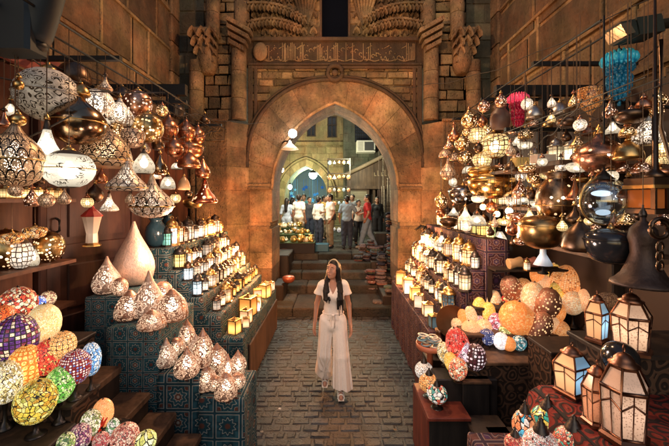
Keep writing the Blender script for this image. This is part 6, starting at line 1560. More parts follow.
# the woman in the alley
LINEN = plain('cream linen', (.86, .72, .62), .8, 0., .14, 60., .1)
def woman_extra(t, D, R, hc):
    yaw = WYAW
    g = .9
    # one-piece: blouse top and wide legs
    top = [('e', (0, 0, .93), (.155, .115, .12), 0, .03), ('e', (0, -.005, 1.06), (.128, .098, .15), 0, .04), ('e', (0, -.008, 1.23), (.158, .125, .15), 0, .04), ('c', (-.125, .005, 1.345), (.125, .005, 1.345), .062, .062, .04)]
    top += [('e', (s*.062, -.082, 1.232), (.064, .056, .068), 0, .03) for s in (-1, 1)]
    for s in 'LR':
        E = Vector(D['sh'+s]).lerp(Vector(D['el'+s]), .46); top.append(('c', D['sh'+s], tuple(E+Vector((.012 if s == 'L' else -.012, 0, 0))), .056, .066, .03))
    fold = lambda X, Y, Z: .005*np.sin(X*60+Z*8)*np.clip((1.2-Z)*6, 0, 1)+.003*np.sin(Z*50+X*30)
    cutn = [lambda X, Y, Z: .93-Z, lambda X, Y, Z: (.062-np.abs(X)*1.25-np.maximum(0, 1.34-Z)*.75-np.maximum(Y+.0, 0)*1.2)*.8-np.maximum(0, 1.25-Z)*3,
            lambda X, Y, Z: .078-np.sqrt(X**2+(Y-.0)**2+(Z-1.43)**2)]
    for sx in (1, -1): cutn.append(lambda X, Y, Z, sx=sx: np.where(sx*X > .15, 1.225+.15*(sx*X-.2)-Z, -1.))
    inst('blouse', sdf_mesh('blouse', top, LINEN, .006, cutn, fold), t)
    leg = [('e', (0, 0, .955), (.142, .108, .1), 0, .03), ('e', (0, -.012, .86), (.13, .105, .11), 0, .03)]
    for s, hemw in (('L', .135), ('R', .122)):
        K = Vector(D['knee'+s]); A = Vector(D['ank'+s]); sx = 1 if s == 'L' else -1
        leg += [('c', tuple(Vector(D['hip'+s])+Vector((0, 0, .03))), tuple(K+Vector((sx*.012, 0, 0))), .098, .098, .02), ('c', tuple(K+Vector((sx*.012, 0, 0))), tuple(A+Vector((sx*.02, -.01, .0))), .098, hemw, .02)]
    def fold2(X, Y, Z):
        am = np.clip((1.0-Z)/.8, 0, 1)
        return am*.010*np.sin(np.arctan2(Y-.02, np.abs(X)-.1)*9+X*14+Z*2.5)+am*.005*np.sin(np.arctan2(Y, np.abs(X)-.1)*17+Z*5)+.003*np.sin(Z*60+X*50)*np.clip((Z-.8)*5, 0, 1)
    inst('wide_trousers', sdf_mesh('wide trousers', leg, LINEN, .006, [lambda X, Y, Z: Z-1.02, lambda X, Y, Z: np.where(X > 0, .095, .12)+.02*np.sin(X*18)-Z, lambda X, Y, Z: .004-np.abs(X+.012)-np.clip((Z-.70)*1., 0, 1)], fold2, .012), t)
    mb = MB(); mb.tube([(.140*math.cos(a), -.002+.108*math.sin(a), 1.005+.004*math.sin(3*a)) for a in [i*math.pi/12 for i in range(24)]], .008, 6, True)
    mb.tube([(.01, -.125, 1.0), (.022, -.135, .93), (.018, -.13, .84)], .008, 5); mb.tube([(-.01, -.125, 1.0), (-.03, -.135, .94), (-.028, -.13, .87)], .008, 5); mb.ball((0, -.125, 1.003), (.022, .014, .016), 8, 6)
    mb.build('tie_belt', LINEN, t)
    # long dark hair over both shoulders, with a pale band
    hp = [('e', R((0, .022, .04)), (.084, .098, .092), yaw, .02), ('c', R((0, .07, .0)), (.02, .09, 1.2), .078, .07, .03),
          ('c', R((.07, .01, .02)), (.078, -.02, 1.40), .034, .036, .02), ('c', R((-.07, .02, .02)), (-.078, .0, 1.41), .032, .036, .02)]
    rh = random.Random(5)
    for sx, zend, n in ((1, 1.0, 7), (-1, 1.08, 5)):
        for i in range(n):
            u = i/(n-1)-.5; x0 = sx*(.082+u*.04); ze = zend+rh.uniform(0, .13)
            P = [(x0, -.02+abs(u)*.03, 1.41), (sx*(.09+u*.05), -.126+abs(u)*.04, 1.29), (sx*(.088+u*.06)+rh.uniform(-.012, .012), -.152+abs(u)*.02, 1.2), (sx*(.08+u*.075)+rh.uniform(-.02, .02), -.142, ze)]
            for (a_, b_), (ra, rb) in zip(zip(P, P[1:]), ((.018, .017), (.017, .013), (.013, .003))): hp.append(('c', a_, b_, ra, rb, .012))
    fd = (math.sin(yaw), -math.cos(yaw))
    def face_open(X, Y, Z):
        dx, dy, dz = X-hc.x, Y-hc.y, Z-hc.z; u0 = dx*fd[0]+dy*fd[1]; v = np.abs(-dx*fd[1]+dy*fd[0]); pt = D.get('pitch', 0.)
        u = u0*math.cos(pt)+dz*math.sin(pt); w = -u0*math.sin(pt)+dz*math.cos(pt)
        return np.where(Z > 1.43, np.minimum(u-.035-np.maximum(w-.055, 0)*1.5, .066-v+np.maximum(w-.06, 0)*-2.), -1.)
    strand = lambda X, Y, Z: .0024*np.sin(np.arctan2(Y, X-.0)*64+np.sin(Z*11)*3)+.004*np.sin(Z*15+X*90+Y*30)*np.clip((1.42-Z)*8, 0, 1)
    inst('hair', sdf_mesh('hair', hp, HAIR, .006, [face_open], strand), t)
    mb = MB(); pts = []
    for i in range(17):
        a = math.pi*i/16; pts.append(R((.087*math.cos(a), .0, .02+.112*math.sin(a))))
    mb.tube(pts, .011, 6); mb.build('headband', plain('pale headband', (.55, .42, .25), .6), t)
    SAND = plain('white leather', (.7, .64, .56), .5)
    for s in 'LR':
        A, T = Vector(D['ank'+s]), Vector(D['toe'+s]); mb = MB(); d = (T-A); d.z = 0; d.normalize(); sd = Vector((-d.y, d.x, 0))
        slope = (T.z-.03-max(A.z-.075, 0)*.0)
        zA, zT = A.z-.048, T.z-.030
        a0, a1 = Vector((A.x, A.y, zA))-d*.05, Vector((T.x, T.y, zT))+d*.03
        n0 = len(mb.v)
        for i in range(8):
            u = i/8; p, q = a0.lerp(a1, u), a0.lerp(a1, u+1/8); w = .034+.012*math.sin(u*3); w2 = .034+.012*math.sin((u+.125)*3)
            mb.quad(p-sd*w+Vector((0, 0, .012)), q-sd*w2+Vector((0, 0, .012)), q+sd*w2+Vector((0, 0, .012)), p+sd*w+Vector((0, 0, .012)))
            mb.quad(p-sd*w-Vector((0, 0, .006)), q-sd*w2-Vector((0, 0, .006)), q-sd*w2+Vector((0, 0, .012)), p-sd*w+Vector((0, 0, .012)))
            mb.quad(q+sd*w2-Vector((0, 0, .006)), p+sd*w-Vector((0, 0, .006)), p+sd*w+Vector((0, 0, .012)), q+sd*w2+Vector((0, 0, .012)))
        for u in (.62, .8):
            c = a0.lerp(a1, u); mb.tube([c+sd*.042*math.cos(q)+Vector((0, 0, .012+.05*math.sin(q))) for q in [j*math.pi/8 for j in range(9)]], .009, 6)
        mb.build('sandal', SAND, t)
WYAW = -.55
wl = at(333, 402, 3.97)
person((wl.x, 4.17, 0.004), 0., 'woman in cream wide leg jumpsuit with long dark hair walking up the alley', 1.6, SKIN, WYAW,
       dict(pitch=.22, hipL=(.085, -.01, .87), kneeL=(.098, -.07, .47), ankL=(.10, -.06, .078), toeL=(.105, -.205, .03), kneeR=(-.098, .03, .47), ankR=(-.105, .20, .16), toeR=(-.115, .08, .035),
            shL=(.15, .005, 1.345), shR=(-.15, .005, 1.345), elL=(.215, .05, 1.085), wrL=(.235, -.04, .86), elR=(-.225, .06, 1.09), wrR=(-.25, .01, .86)), 'f', .0055, hair=None, extra=woman_extra)

# ------------------------------------------------------------------ the court behind the arch
def cloth(name, c): return plain(name, c, .85, 0., .25, 20.)
WHT = cloth('white cotton', (.62, .58, .52)); DRK = cloth('dark denim', (.02, .026, .045)); KHA = cloth('khaki cotton', (.20, .15, .09)); RED = cloth('red cotton', (.42, .03, .035)); LBL = cloth('faded jeans', (.17, .22, .28)); BLK = cloth('black cloth', (.014, .014, .016)); BGE = cloth('beige trousers', (.4, .31, .21))
PLD = swirlcloth('blue plaid shirt', (.03, .075, .14), (.18, .24, .30), 26.)
LZ = .85
STEP = dict(kneeL=(.10, -.10, .48), ankL=(.10, -.20, .085), toeL=(.11, -.33, .03), kneeR=(-.09, .03, .47), ankR=(-.10, .22, .11), toeR=(-.11, .10, .03))
def pp(px, Y): return ((px-CX)/F*Y, Y, LZ+.004)
person(pp(287, 11.6), 2.9, 'woman in long pale blue dress with dark hair down her back, leftmost of the shoppers', 1.56, SKIN, 0, None, 'f', .016, cloth('pale blue dress', (.42, .47, .55)), .9, hair='long', leg_mat=cloth('pale blue skirt', (.40, .45, .52)), wide=1.35, hem=.7)
person(pp(299, 11.2), 2.6, 'man in white shirt and beige trousers facing away beside the brass stall', 1.68, SKIN2, .3, None, 'm', .014, WHT, .6, leg_mat=BGE, shoe=BLK)
person(pp(309.5, 12.2), .4, 'person in dark clothes standing between the two white shirts', 1.6, SKIN2, 0, None, 'm', .016, cloth('charcoal shirt', (.04, .04, .045)), 1.2, leg_mat=DRK, shoe=BLK)
person(pp(319, 11.3), 2.4, 'man in white shirt and dark trousers with a dark strap, facing away', 1.6, SKIN2, 0, None, 'm', .014, WHT, 1.2, leg_mat=DRK, shoe=BLK)
person(pp(330, 10.7), -1.2, 'man in white t-shirt and khaki trousers with a shoulder bag, turned to the left', 1.68, SKIN2, -.2, dict(elR=(-.2, -.06, 1.1), wrR=(-.1, -.22, 1.08), elL=(.21, .06, 1.08), wrL=(.2, -.06, .86)), 'm', .012, WHT, .55, leg_mat=KHA, shoe=BLK)
person(pp(347, 10.45), 3.0, 'person in blue patterned shirt and dark jeans seen from behind above the steps', 1.62, SKIN2, .2, dict(elR=(-.3, -.03, 1.12), wrR=(-.38, -.2, 1.18), elL=(.24, -.02, 1.08), wrL=(.25, -.12, .88)), 'm', .012, PLD, .7, leg_mat=DRK, shoe=BLK)
person(pp(358.5, 11.4), .3, 'person in pale top and black trousers half hidden by the red shirt', 1.5, SKIN2, .4, None, 'f', .016, cloth('cream top', (.5, .42, .33)), .6, leg_mat=BLK, shoe=BLK, hair='short')
person(pp(367.5, 10.6), -1.9, 'man in red shirt and faded jeans striding to the left', 1.66, SKIN2, .2, dict(STEP, elL=(.24, .10, 1.1), wrL=(.22, .0, .9), elR=(-.22, -.08, 1.1), wrR=(-.2, -.26, 1.05)), 'm', .012, RED, .6, leg_mat=LBL, shoe=cloth('pale shoe', (.4, .36, .3)))
person(pp(293, 12.8), 2.2, 'woman in black headscarf and rose top behind the pale blue dress', 1.58, SKIN2, .2, None, 'f', .018, cloth('rose top', (.35, .12, .12)), 1.2, hair='long', leg_mat=BLK)
person(pp(304, 13.4), -.5, 'man in teal shirt walking at the back between the shoppers on the left', 1.72, SKIN2, .2, dict(STEP), 'm', .018, cloth('teal shirt', (.06, .2, .22)), .7, leg_mat=DRK, shoe=BLK)
person(pp(324.5, 12.9), .9, 'man in mustard shirt facing right behind the white shirts', 1.66, SKIN2, .3, None, 'm', .018, cloth('mustard shirt', (.4, .24, .06)), .7, leg_mat=KHA, shoe=BLK)
person(pp(352.5, 12.7), -.6, 'person in grey jacket behind the blue patterned shirt', 1.7, SKIN2, 0, None, 'm', .018, cloth('grey jacket', (.14, .14, .15)), 1.3, leg_mat=BLK, shoe=BLK)
person(pp(377, 12.2), .2, 'person in long black robe standing near the hanging robes', 1.6, SKIN2, -.3, None, 'f', .018, BLK, 1.3, hair='long', leg_mat=BLK, wide=1.4)
bg_ = MB(); bg_.box(-.06, .06, -.03, .03, -.1, .1, bev=.015); q = pp(333.5, 10.62); bgo = bg_.build('shoulder_bag', BLK, None, (q[0]+.02, 10.52, LZ+.98)); tag(bgo, 'black shoulder bag hanging at the side of the man in khaki trousers', 'bag')
# buildings across the court
YB = 17.
def bX(px, Y=YB): return (px-CX)/F*Y
def bZ(py, Y=YB): return CZ-(py-HZ)/F*Y
OCHRE = stone('ochre limestone', (.17, .13, .065), (.36, .28, .15), .5, .35, .8); GREY = stone('grey plaster wall', (.06, .065, .05), (.14, .145, .11), .5, .4, .8)
hb = thing('court_building', 'ochre stone house with two dark windows above a lit second archway', 'building', (bX(300), YB, LZ))
def hp_(name, mb, mat, par=hb, org=None):
    mb.xf(Matrix.Translation(-Vector(org or hb.location))); return mb.build(name, mat, par)
A2C, A2W, A2S, A2H = bX(306), 21.5/F*YB, bZ(196), (196-166)/F*YB
in2 = pointed(A2W, A2S, A2H, 12)
def top2(x):
    x = abs(x-A2C)
    for (xa, za), (xb, zb) in zip(in2, in2[1:]):
        if xb <= x <= xa: return za+(zb-za)*(xa-x)/max(xa-xb, 1e-6)
    return A2S
WINS = ((307.5, 315, 118, 136), (328, 336, 117, 137))
def skip2(a, b, za, zb):
    for m_ in (a, (a+b)/2, b):
        if m_ > A2C-A2W-.05 and m_ < A2C+A2W+.05 and za < top2(m_)+.1: return True
    return any(b > bX(p)-.02 and a < bX(q)+.02 and zb > bZ(s)-.02 and za < bZ(r)+.02 for p, q, r, s in WINS)
mb = MB(); blockwall(mb, bX(250), bX(346), LZ, 8.5, (.26, .36), (.4, .9), .02, .012, skip=skip2, rng=random.Random(3), back=False); mb.xf(Matrix.Translation((0, YB, 0)))
x = bX(250)
xs = sorted(set([bX(250), A2C-A2W, A2C+A2W, bX(346)]+[A2C+A2W*(i/10-1) for i in range(21)]+[bX(v) for w in WINS for v in w[:2]]))
for xa, xb in zip(xs, xs[1:]):
    m_ = (xa+xb)/2; z0a = z0b = LZ
    if abs(m_-A2C) < A2W: z0a, z0b = top2(xa), top2(xb)
    wn = [w for w in WINS if bX(w[0]) <= m_ <= bX(w[1])]
    segs = [((z0a, z0b), (8.5, 8.5))] if not wn else [((z0a, z0b), (bZ(wn[0][3]),)*2), ((bZ(wn[0][2]),)*2, (8.5, 8.5))]
    for (a0, b0), (a1, b1) in segs: mb.quad((xa, YB+.01, a0), (xb, YB+.01, b0), (xb, YB+.01, b1), (xa, YB+.01, a1), .5)
hp_('wall', mb, OCHRE)
o2 = pointed(A2W*1.3, A2S, A2H*1.22, 12); mb = MB()
for i in range(len(in2)-1):
    (xi, zi), (xj, zj) = in2[i], in2[i+1]; (xo, zo), (xp, zp) = o2[i], o2[i+1]; c = A2C
    mb.quad((xo+c, YB-.06, zo), (xi+c, YB-.06, zi), (xj+c, YB-.06, zj), (xp+c, YB-.06, zp), .9 if (i//2) % 2 else .3)
    mb.quad((xi+c, YB-.06, zi), (xi+c, YB+1.6, zi), (xj+c, YB+1.6, zj), (xj+c, YB-.06, zj), .6); mb.quad((xo+c, YB-.06, zo), (xp+c, YB-.06, zp), (xp+c, YB, zp), (xo+c, YB, zo), .5)
for sx in (-1, 1): mb.box(A2C+sx*A2W, A2C+sx*A2W*1.3, YB-.06, YB+1.6, LZ, A2S, .5)
mb.tube([(x_*1.06+A2C, YB-.08, A2S+(z_-A2S)*1.05) for x_, z_ in o2], .05, 6, tone=.6)
hp_('archway', mb, OCHRE)
mb = MB(); mb.box(bX(282), bX(346), YB-.08, YB-.025, bZ(145), bZ(142), .6); hp_('string_course', mb, OCHRE)
for w in WINS:
    mb = MB(); mb.box(bX(w[0])-.05, bX(w[1])+.05, YB+.02, YB+.05, bZ(w[3])-.05, bZ(w[2])+.05); win = hp_('window', mb, plain('dark window', (.008, .01, .014), .25))
    mb = MB(); xa, xb = bX(w[0]), bX(w[1])
    for xx in (xa, (xa+xb)/2, xb): mb.box(xx-.025, xx+.025, YB-.03, YB+.018, bZ(w[3]), bZ(w[2]))
    for zz in (bZ(w[3]), (bZ(w[3])*.4+bZ(w[2])*.6), bZ(w[2])): mb.box(xa-.04, xb+.04, YB-.034, YB+.017, zz-.025, zz+.025)
    mb.xf(Matrix.Translation(-Vector(hb.location))); mb.build('frame', DARKWOOD, win)
# inside of the second archway: bluish lane with dangling ornaments
ln = MB(); ln.box(A2C-A2W-.9, A2C+A2W+.9, YB+4.5, YB+4.6, LZ, 6); ln.box(A2C-A2W-.95, A2C-A2W-.85, YB+1.6, YB+4.5, LZ, 6); ln.box(A2C+A2W+.85, A2C+A2W+.95, YB+1.6, YB+4.5, LZ, 6); ln.box(A2C-A2W-.95, A2C+A2W+.95, YB+1.6, YB+4.6, 5.9, 6)
tag(ln.build('lane_wall', plain('bluish lane plaster', (.16, .18, .18), .8, 0., .4, 2.)), 'bluish plaster walls of the lane seen through the second archway', 'wall')
fc = thing('lane_lamp', 'bright cyan white floodlight hanging inside the second archway', 'lamp', (bX(313, 17.5), 17.5, bZ(175, 17.5)))
mb = MB(); mb.ball((0, 0, 0), (.2, .16, .2), 14, 10); mb.build('bulb', glow('cyan flood', (.65, 1., .97), 60.), fc)
mb = MB(); mb.lathe([(.2, .1), (.1, .22), (.02, .26), (.02, 1.2)], 12); mb.build('hood', IRON, fc)
BST = [glow('blue star %d' % i, c, 1.) for i, c in enumerate(((.05, .25, .5), (.15, .5, .6), (.02, .1, .3)))]
rg = random.Random(6)
for i in range(16):
    p = Vector((A2C+rg.uniform(-.8, .8)*A2W, YB+rg.uniform(.3, 1.4), bZ(rg.uniform(182, 205)))); mb = MB(); r_ = rg.uniform(.08, .15)
    pts = [((r_ if j % 2 == 0 else r_*.42)*math.sin(j*math.pi/5), (r_ if j % 2 == 0 else r_*.42)*math.cos(j*math.pi/5)) for j in range(10)]
    mb.extrude(pts, -.012, .012); mb.tube([(0, 0, r_), (0, 0, A2S+A2H*.6-p.z)], .005, 4)
    tag(mb.build('star_ornament', BST[i % 3], None, p), 'blue paper star hanging under the second archway', 'ornament', 'blue stars under the second archway')
# darker building on the right with lattice window, air conditioner, sloping shop roof and shutter
YR = 15.5
rbld = thing('court_building', 'dark grey house with lattice window above a wooden shop gable', 'building', (bX(372, YR), YR, LZ))
X5 = lambda px: bX(px, YR); Z5 = lambda py: bZ(py, YR)
def sk5(a, b, za, zb): return b > X5(355) and a < X5(368) and zb > Z5(142) and za < Z5(119)
mb = MB(); blockwall(mb, X5(344), X5(430), LZ, 8.5, (.3, .4), (.5, 1.), .02, .012, skip=sk5, rng=random.Random(13)); mb.xf(Matrix.Translation((0, YR, 0))); hp_('wall', mb, GREY, rbld, rbld.location)
mb = MB(); mb.box(X5(343.9), X5(344.1), YR, YB+.2, LZ, 8.5, .4); hp_('side_wall', mb, GREY, rbld, rbld.location)
mb = MB(); mb.box(X5(355), X5(368), YR-.02, YR-.005, Z5(142), Z5(119)); wn5 = hp_('window', mb, plain('dim blue window', (.015, .02, .03), .3), rbld, rbld.location)
mb = MB()
for i in range(7): xx = X5(355)+i*(X5(368)-X5(355))/6; mb.box(xx-.012, xx+.012, YR-.05, YR-.022, Z5(142), Z5(119))
for i in range(9): zz = Z5(142)+i*(Z5(119)-Z5(142))/8; mb.box(X5(355), X5(368), YR-.048, YR-.024, zz-.012, zz+.012)
mb.xf(Matrix.Translation(-Vector(rbld.location))); mb.build('lattice', IRON, wn5)
ac = thing('air_conditioner', 'white boxy air conditioner with dark grille jutting from the grey house', 'air conditioner', (X5(365), YR-.35, Z5(148)))
w5, h5 = 18/F*YR, 11.5/F*YR
mb = MB(); mb.box(-w5/2, w5/2, -.2, .33, -h5/2, h5/2, bev=.02); mb.build('casing', plain('off white enamel', (.55, .53, .45), .5), ac)
mb = MB(); mb.box(-w5*.08, w5*.42, -.212, -.201, -h5*.36, h5*.36); mb.build('grille', plain('dark grille', (.03, .03, .03), .6), ac)
mb = MB()
for i in range(7): mb.box(-w5*.42, -w5*.16, -.21, -.201, -h5*.36+i*h5*.11, -h5*.32+i*h5*.11)
mb.build('vent', plain('grey vents', (.2, .19, .17), .6), ac)
sg = thing('shop_house', 'dark brown wooden shop front with a sloping eave and carved boards below the air conditioner', 'shop front', (X5(375), YR-.8, LZ))
Yg2 = YR-.9; X6 = lambda px: bX(px, Yg2); Z6 = lambda py: bZ(py, Yg2)
SHOPW = wood('shop gable wood', (.05, .028, .018), (.14, .085, .05))
mb = MB(); mb.extrude([(X6(347), Z6(186)), (X6(408), Z6(186)), (X6(408), Z6(146)), (X6(386), Z6(156)), (X6(362), Z6(168)), (X6(347), Z6(176))], Yg2, Yg2+.08); hp_('gable_board', mb, SHOPW, sg, sg.location)
mb = MB(); mb.tube([(X6(345), Yg2-.1, Z6(175)), (X6(362), Yg2-.1, Z6(167)), (X6(386), Yg2-.1, Z6(155)), (X6(400), Yg2-.1, Z6(142)), (X6(408), Yg2-.1, Z6(138))], .09, 6); hp_('eave', mb, plain('pale eave', (.26, .19, .12), .6), sg, sg.location)
rg = random.Random(21); mb = MB()
for i in range(10):
    xx = X6(374)+i*.15; zz = Z6(176)+.0; mb.box(xx, xx+.035, Yg2-.015, Yg2-.001, zz, zz+rg.uniform(.12, .3)); mb.box(xx, xx+rg.uniform(.05, .12), Yg2-.014, Yg2-.001, zz, zz+.035)
hp_('carved_lettering', mb, plain('pale letters', (.25, .18, .11), .6), sg, sg.location)
mb = MB(); mb.box(X6(347), X6(408), Yg2-.1, Yg2+.3, Z6(189), Z6(186)); hp_('lintel', mb, SHOPW, sg, sg.location)
for px in (348, 368, 374, 406): mb = MB(); mb.box(X6(px)-.05, X6(px)+.05, Yg2, Yg2+.1, LZ, Z6(189)); hp_('post', mb, SHOPW, sg, sg.location)
mb = MB()
for i in range(22): zz = LZ+i*.09; mb.box(X6(349), X6(367.5), Yg2+.1+.012*(i % 2), Yg2+.16, zz, zz+.088)
hp_('shutter', mb, plain('grey brown shutter', (.22, .19, .13), .5, .3), sg, sg.location)
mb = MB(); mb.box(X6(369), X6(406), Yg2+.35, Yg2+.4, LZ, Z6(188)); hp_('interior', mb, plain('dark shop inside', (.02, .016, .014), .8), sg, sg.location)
for px, w, py0, py1, c, lab in ((383, 5, 186, 212, (.42, .36, .26), 'pale printed cloth hanging in front of the dark shop on the right'), (389, 6, 178, 232, (.012, .016, .03), 'long dark blue robe hanging right of the pale printed cloth'), (394, 5, 176, 236, (.02, .02, .03), 'long black robe hanging next to the arch jamb'), (379, 4, 190, 216, (.08, .05, .04), 'narrow brown cloth hanging beside the shop post')):
    Y = 12.6; mb = MB(); x0, x1, z0, z1 = bX(px-w/2, Y), bX(px+w/2, Y), bZ(py1, Y), bZ(py0, Y); n = 8
    for s_ in (0, 1):
        for i in range(n):
            f = lambda i: .05*math.sin(i*1.9)+s_*.04
            a, b = x0+(x1-x0)*i/n, x0+(x1-x0)*(i+1)/n
            mb.quad((a, f(i), z0-LZ), (b, f(i+1), z0-LZ), (b*.9+.1*(x0+x1)/2, f(i+1)*.4, z1-LZ), (a*.9+.1*(x0+x1)/2, f(i)*.4, z1-LZ))
    mb.tube([((x0+x1)/2, 0, z1-LZ), ((x0+x1)/2, .0, 4.2-LZ)], .008, 5)
    tag(mb.build('hanging_cloth', swirlcloth('print cloth', (.45, .38, .28), (.12, .09, .07), 12.) if 'printed' in lab else plain('robe '+lab[:14], c, .85, 0., .3, 4.), None, (0, Y, LZ)), lab, 'cloth')
mb = MB(); mb.tube([(bX(374, 12.6), 12.6, 4.2), (bX(410, 12.6), 12.6, 4.2)], .02, 6); tag(mb.build('clothes_rail', IRON), 'black rail that the robes hang from behind the right jamb', 'rail')
# left house of the court
lh = MB(); blockwall(lh, 0, 9, LZ, 8, (.3, .4), (.5, 1.), .02, .012, rng=random.Random(17)); lh.xf(Matrix.Translation((-3.3, 8.6, 0)) @ Matrix.Rotation(math.radians(90), 4, 'Z'))
tag(lh.build('court_wall', OCHRE), 'ochre side wall of the court behind the brass stall', 'wall')
rh = MB(); blockwall(rh, 0, 7, LZ, 8, (.3, .4), (.5, 1.), .02, .012, rng=random.Random(18)); rh.v = [(3.4-p[1]*-1, 8.6+p[0], p[2]) for p in rh.v]; rh.v = [(3.4+(3.4-p[0])*-1, p[1], p[2]) for p in rh.v]; rh.f = [tuple(reversed(f)) for f in rh.f]
tag(rh.build('court_wall', GREY), 'grey side wall of the court behind the robes', 'wall')
# the flood lamp over the arch and bare bulbs of the stall
fp = at(290, 143, 6.95)
fo = thing('flood_lamp', 'white conical lamp shade under a glaring round bulb bracketed to the arch on its left', 'lamp', fp)
mb = MB(); mb.lathe([(.18, -.13), (.175, -.12), (.07, -.03), (.035, .0), (.03, .05)], 20); mb.build('shade', plain('white enamel shade', (.7, .68, .6), .4), fo)
mb = MB(); mb.ball((.06, -.05, .185), (.085, .085, .085), 16, 12); mb.build('bulb', glow('flood bulb', (1., .97, .86), 45.), fo)
mb = MB(); mb.tube([(.0, 0, .03), (.04, -.03, .06), (.06, -.05, .11)], .014, 6); mb.tube([(0, 0, .04), (-.12, .12, .06), (-.2, .3, .06)], .016, 6); mb.build('arm', IRON, fo)
for i, (px, py, Y, s, lab) in enumerate(((275.5, 187.5, 9.3, 45., 'glaring bare bulb at the left jamb above the brass stall'), (290, 187, 11.5, 22., 'second bare bulb above the shoppers, right of the glaring one'), (282, 170, 11.5, 8., 'dim bulb higher up behind the left jamb'))):
    p = at(px, py, Y); t = thing('bare_bulb', lab, 'bulb', p)
    mb = MB(); mb.ball((0, 0, 0), (.07, .07, .085), 14, 10); mb.build('glass', glow('bare bulb %d' % i, (1., .85, .55), s), t)
    mb = MB(); mb.lathe([(.03, .07), (.03, .14), (.006, .15), (.006, 1.6)], 8); mb.build('socket', IRON, t)
# tower of small trinkets
tt = thing('trinket_rack', 'tall rack hung with small glass trinkets in the middle of the court', 'rack', (bX(339, 13), 13, LZ))
mb = MB()
for x in (-.42, .42): mb.box(x-.02, x+.02, -.02, .02, 0, 3.1)
for z in (.5, 1., 1.5, 2., 2.5, 3.05): mb.box(-.44, .44, -.025, .025, z, z+.03)
mb.build('frame', DARKWOOD, tt)
TR = [mosaic('trinket %d' % i, p, 8, 5, 'cells', e) for i, (p, e) in enumerate((([(.9, .6, .3), (.8, .3, .1)], .8), ([(.8, .75, .7), (.5, .5, .55)], .6), ([(.7, .2, .1), (.9, .5, .2)], .6), ([(.3, .5, .6), (.7, .8, .8)], .6)))]
rg = random.Random(31)
for z in (.5, 1., 1.5, 2., 2.5, 3.05):
    for i in range(5):
        r_ = rg.uniform(.06, .1); o = inst('trinket', shade_mesh(rg.choice(['globe', 'pear', 'egg']), TR[rg.randrange(4)], 12), None, (tt.location.x-.36+.18*i, 12.95, LZ+z-.04-r_), sc=(2*r_*.8, 2*r_*.8, 2*r_))
        tag(o, 'small glass trinket hanging on the tall rack in the court', 'trinket', 'trinkets on the rack')
# stall of brassware on the left of the landing
tb = thing('market_stall', 'low cloth covered stall of brassware on the left at the top of the steps', 'stall', (-1.3, 10.0, LZ))
for (x0, x1, y0, y1, z) in ((-.62, .72, -.45, .1, .30), (-.62, .55, .1, .7, .48), (-.62, .3, .7, 1.2, .62)):
    mb = MB(); mb.box(x0, x1, y0, y1-.003, 0, z-.02); mb.build('table', plain('green stall cloth', (.05, .08, .03), .85, 0., .4, 6.) if z > .4 else plain('dark stall cloth', (.025, .018, .016), .85, 0., .4, 6.), tb)
    mb = MB(); mb.box(x0-.01, x1+.01, y0-.012, y1-.004, z-.02, z); mb.build('table_top', plain('green stall cloth', (.05, .08, .03), .85, 0., .4, 6.), tb)
YBR = plain('bright brass', (.8, .52, .18), .3, .9, .3, 9.); SLV = plain('white metal', (.6, .56, .48), .35, .8, .3, 9.); CRC = plain('cream ceramic', (.6, .5, .32), .4)
KN = [('brass bowl', 'bowl', YBR), ('brass pot', 'pot', YBR), ('cream ceramic jar', 'pear', CRC), ('white metal dish', 'bowl', SLV), ('brass vase', 'goblet', YBR)]
for (x0, x1, y0, y1, z) in ((-.58, .66, -.4, .05, .30), (-.58, .5, .15, .62, .48), (-.58, .25, .75, 1.12, .62)):
    for i in range(30):
        nm, kd, mt = KN[rg.randrange(5)]; s_ = rg.uniform(.09, .17); hh = s_*rg.uniform(.7, 1.3)
        o = inst(nm.replace(' ', '_'), shade_mesh(kd, mt, 12), None, (-1.3+rg.uniform(x0, x1), 10.0+rg.uniform(y0, y1), LZ+z+hh*.49), sc=(s_, s_, hh))
        tag(o, 'small %s among the wares on the stall left of the steps' % nm, nm.split()[-1], 'small wares on the left stall: '+nm)
o = MB(); o.lathe([(.001, 0), (.2, 0), (.23, .02), (.235, .02), (.22, -.015), (.001, -.015)], 28); o.lathe([(.12, .004), (.13, .014), (.14, .004)], 28); o.xf(Matrix.Rotation(math.radians(80), 4, 'X')); p = at(283, 258, 9.3)
tag(o.build('round_tray', plain('dull copper tray', (.20, .09, .06), .4, .8, .4, 8.), None, (p.x, 9.5, p.z)), 'round dull copper tray leaning against the front of the brassware stall', 'tray')
cb = MB(); cb.box(-.2, .2, -.15, .15, 0, .22, bev=.02); tag(cb.build('cool_box', plain('blue plastic', (.03, .12, .18), .4), None, (at(322, 245, 10.1).x, 10.05, LZ)), 'low blue plastic box on the landing beside the brassware stall', 'box')
# dark cabinet under the stall, left of the steps
dc = MB(); dc.box(-1.72, -1.15, 8.4, 9.5, .30, .98, bev=.02); tag(dc.build('cabinet', DARKWOOD), 'dark wooden cabinet left of the steps below the brassware stall', 'cabinet')
dc = MB(); dc.box(-1.7, -1.12, 7.35, 8.3, .17, .5, bev=.02); tag(dc.build('low_bench', DARKWOOD), 'dark low bench on the left end of the first step', 'bench')
cpb = at(288, 304, 7.5); o = inst('copper_bowl', shade_mesh('bowl', plain('red copper', (.45, .12, .06), .4, .6), 20), None, (cpb.x, 7.6, .58), sc=(.28, .28, .17)); tag(o, 'reddish copper bowl on the low bench left of the steps', 'bowl')
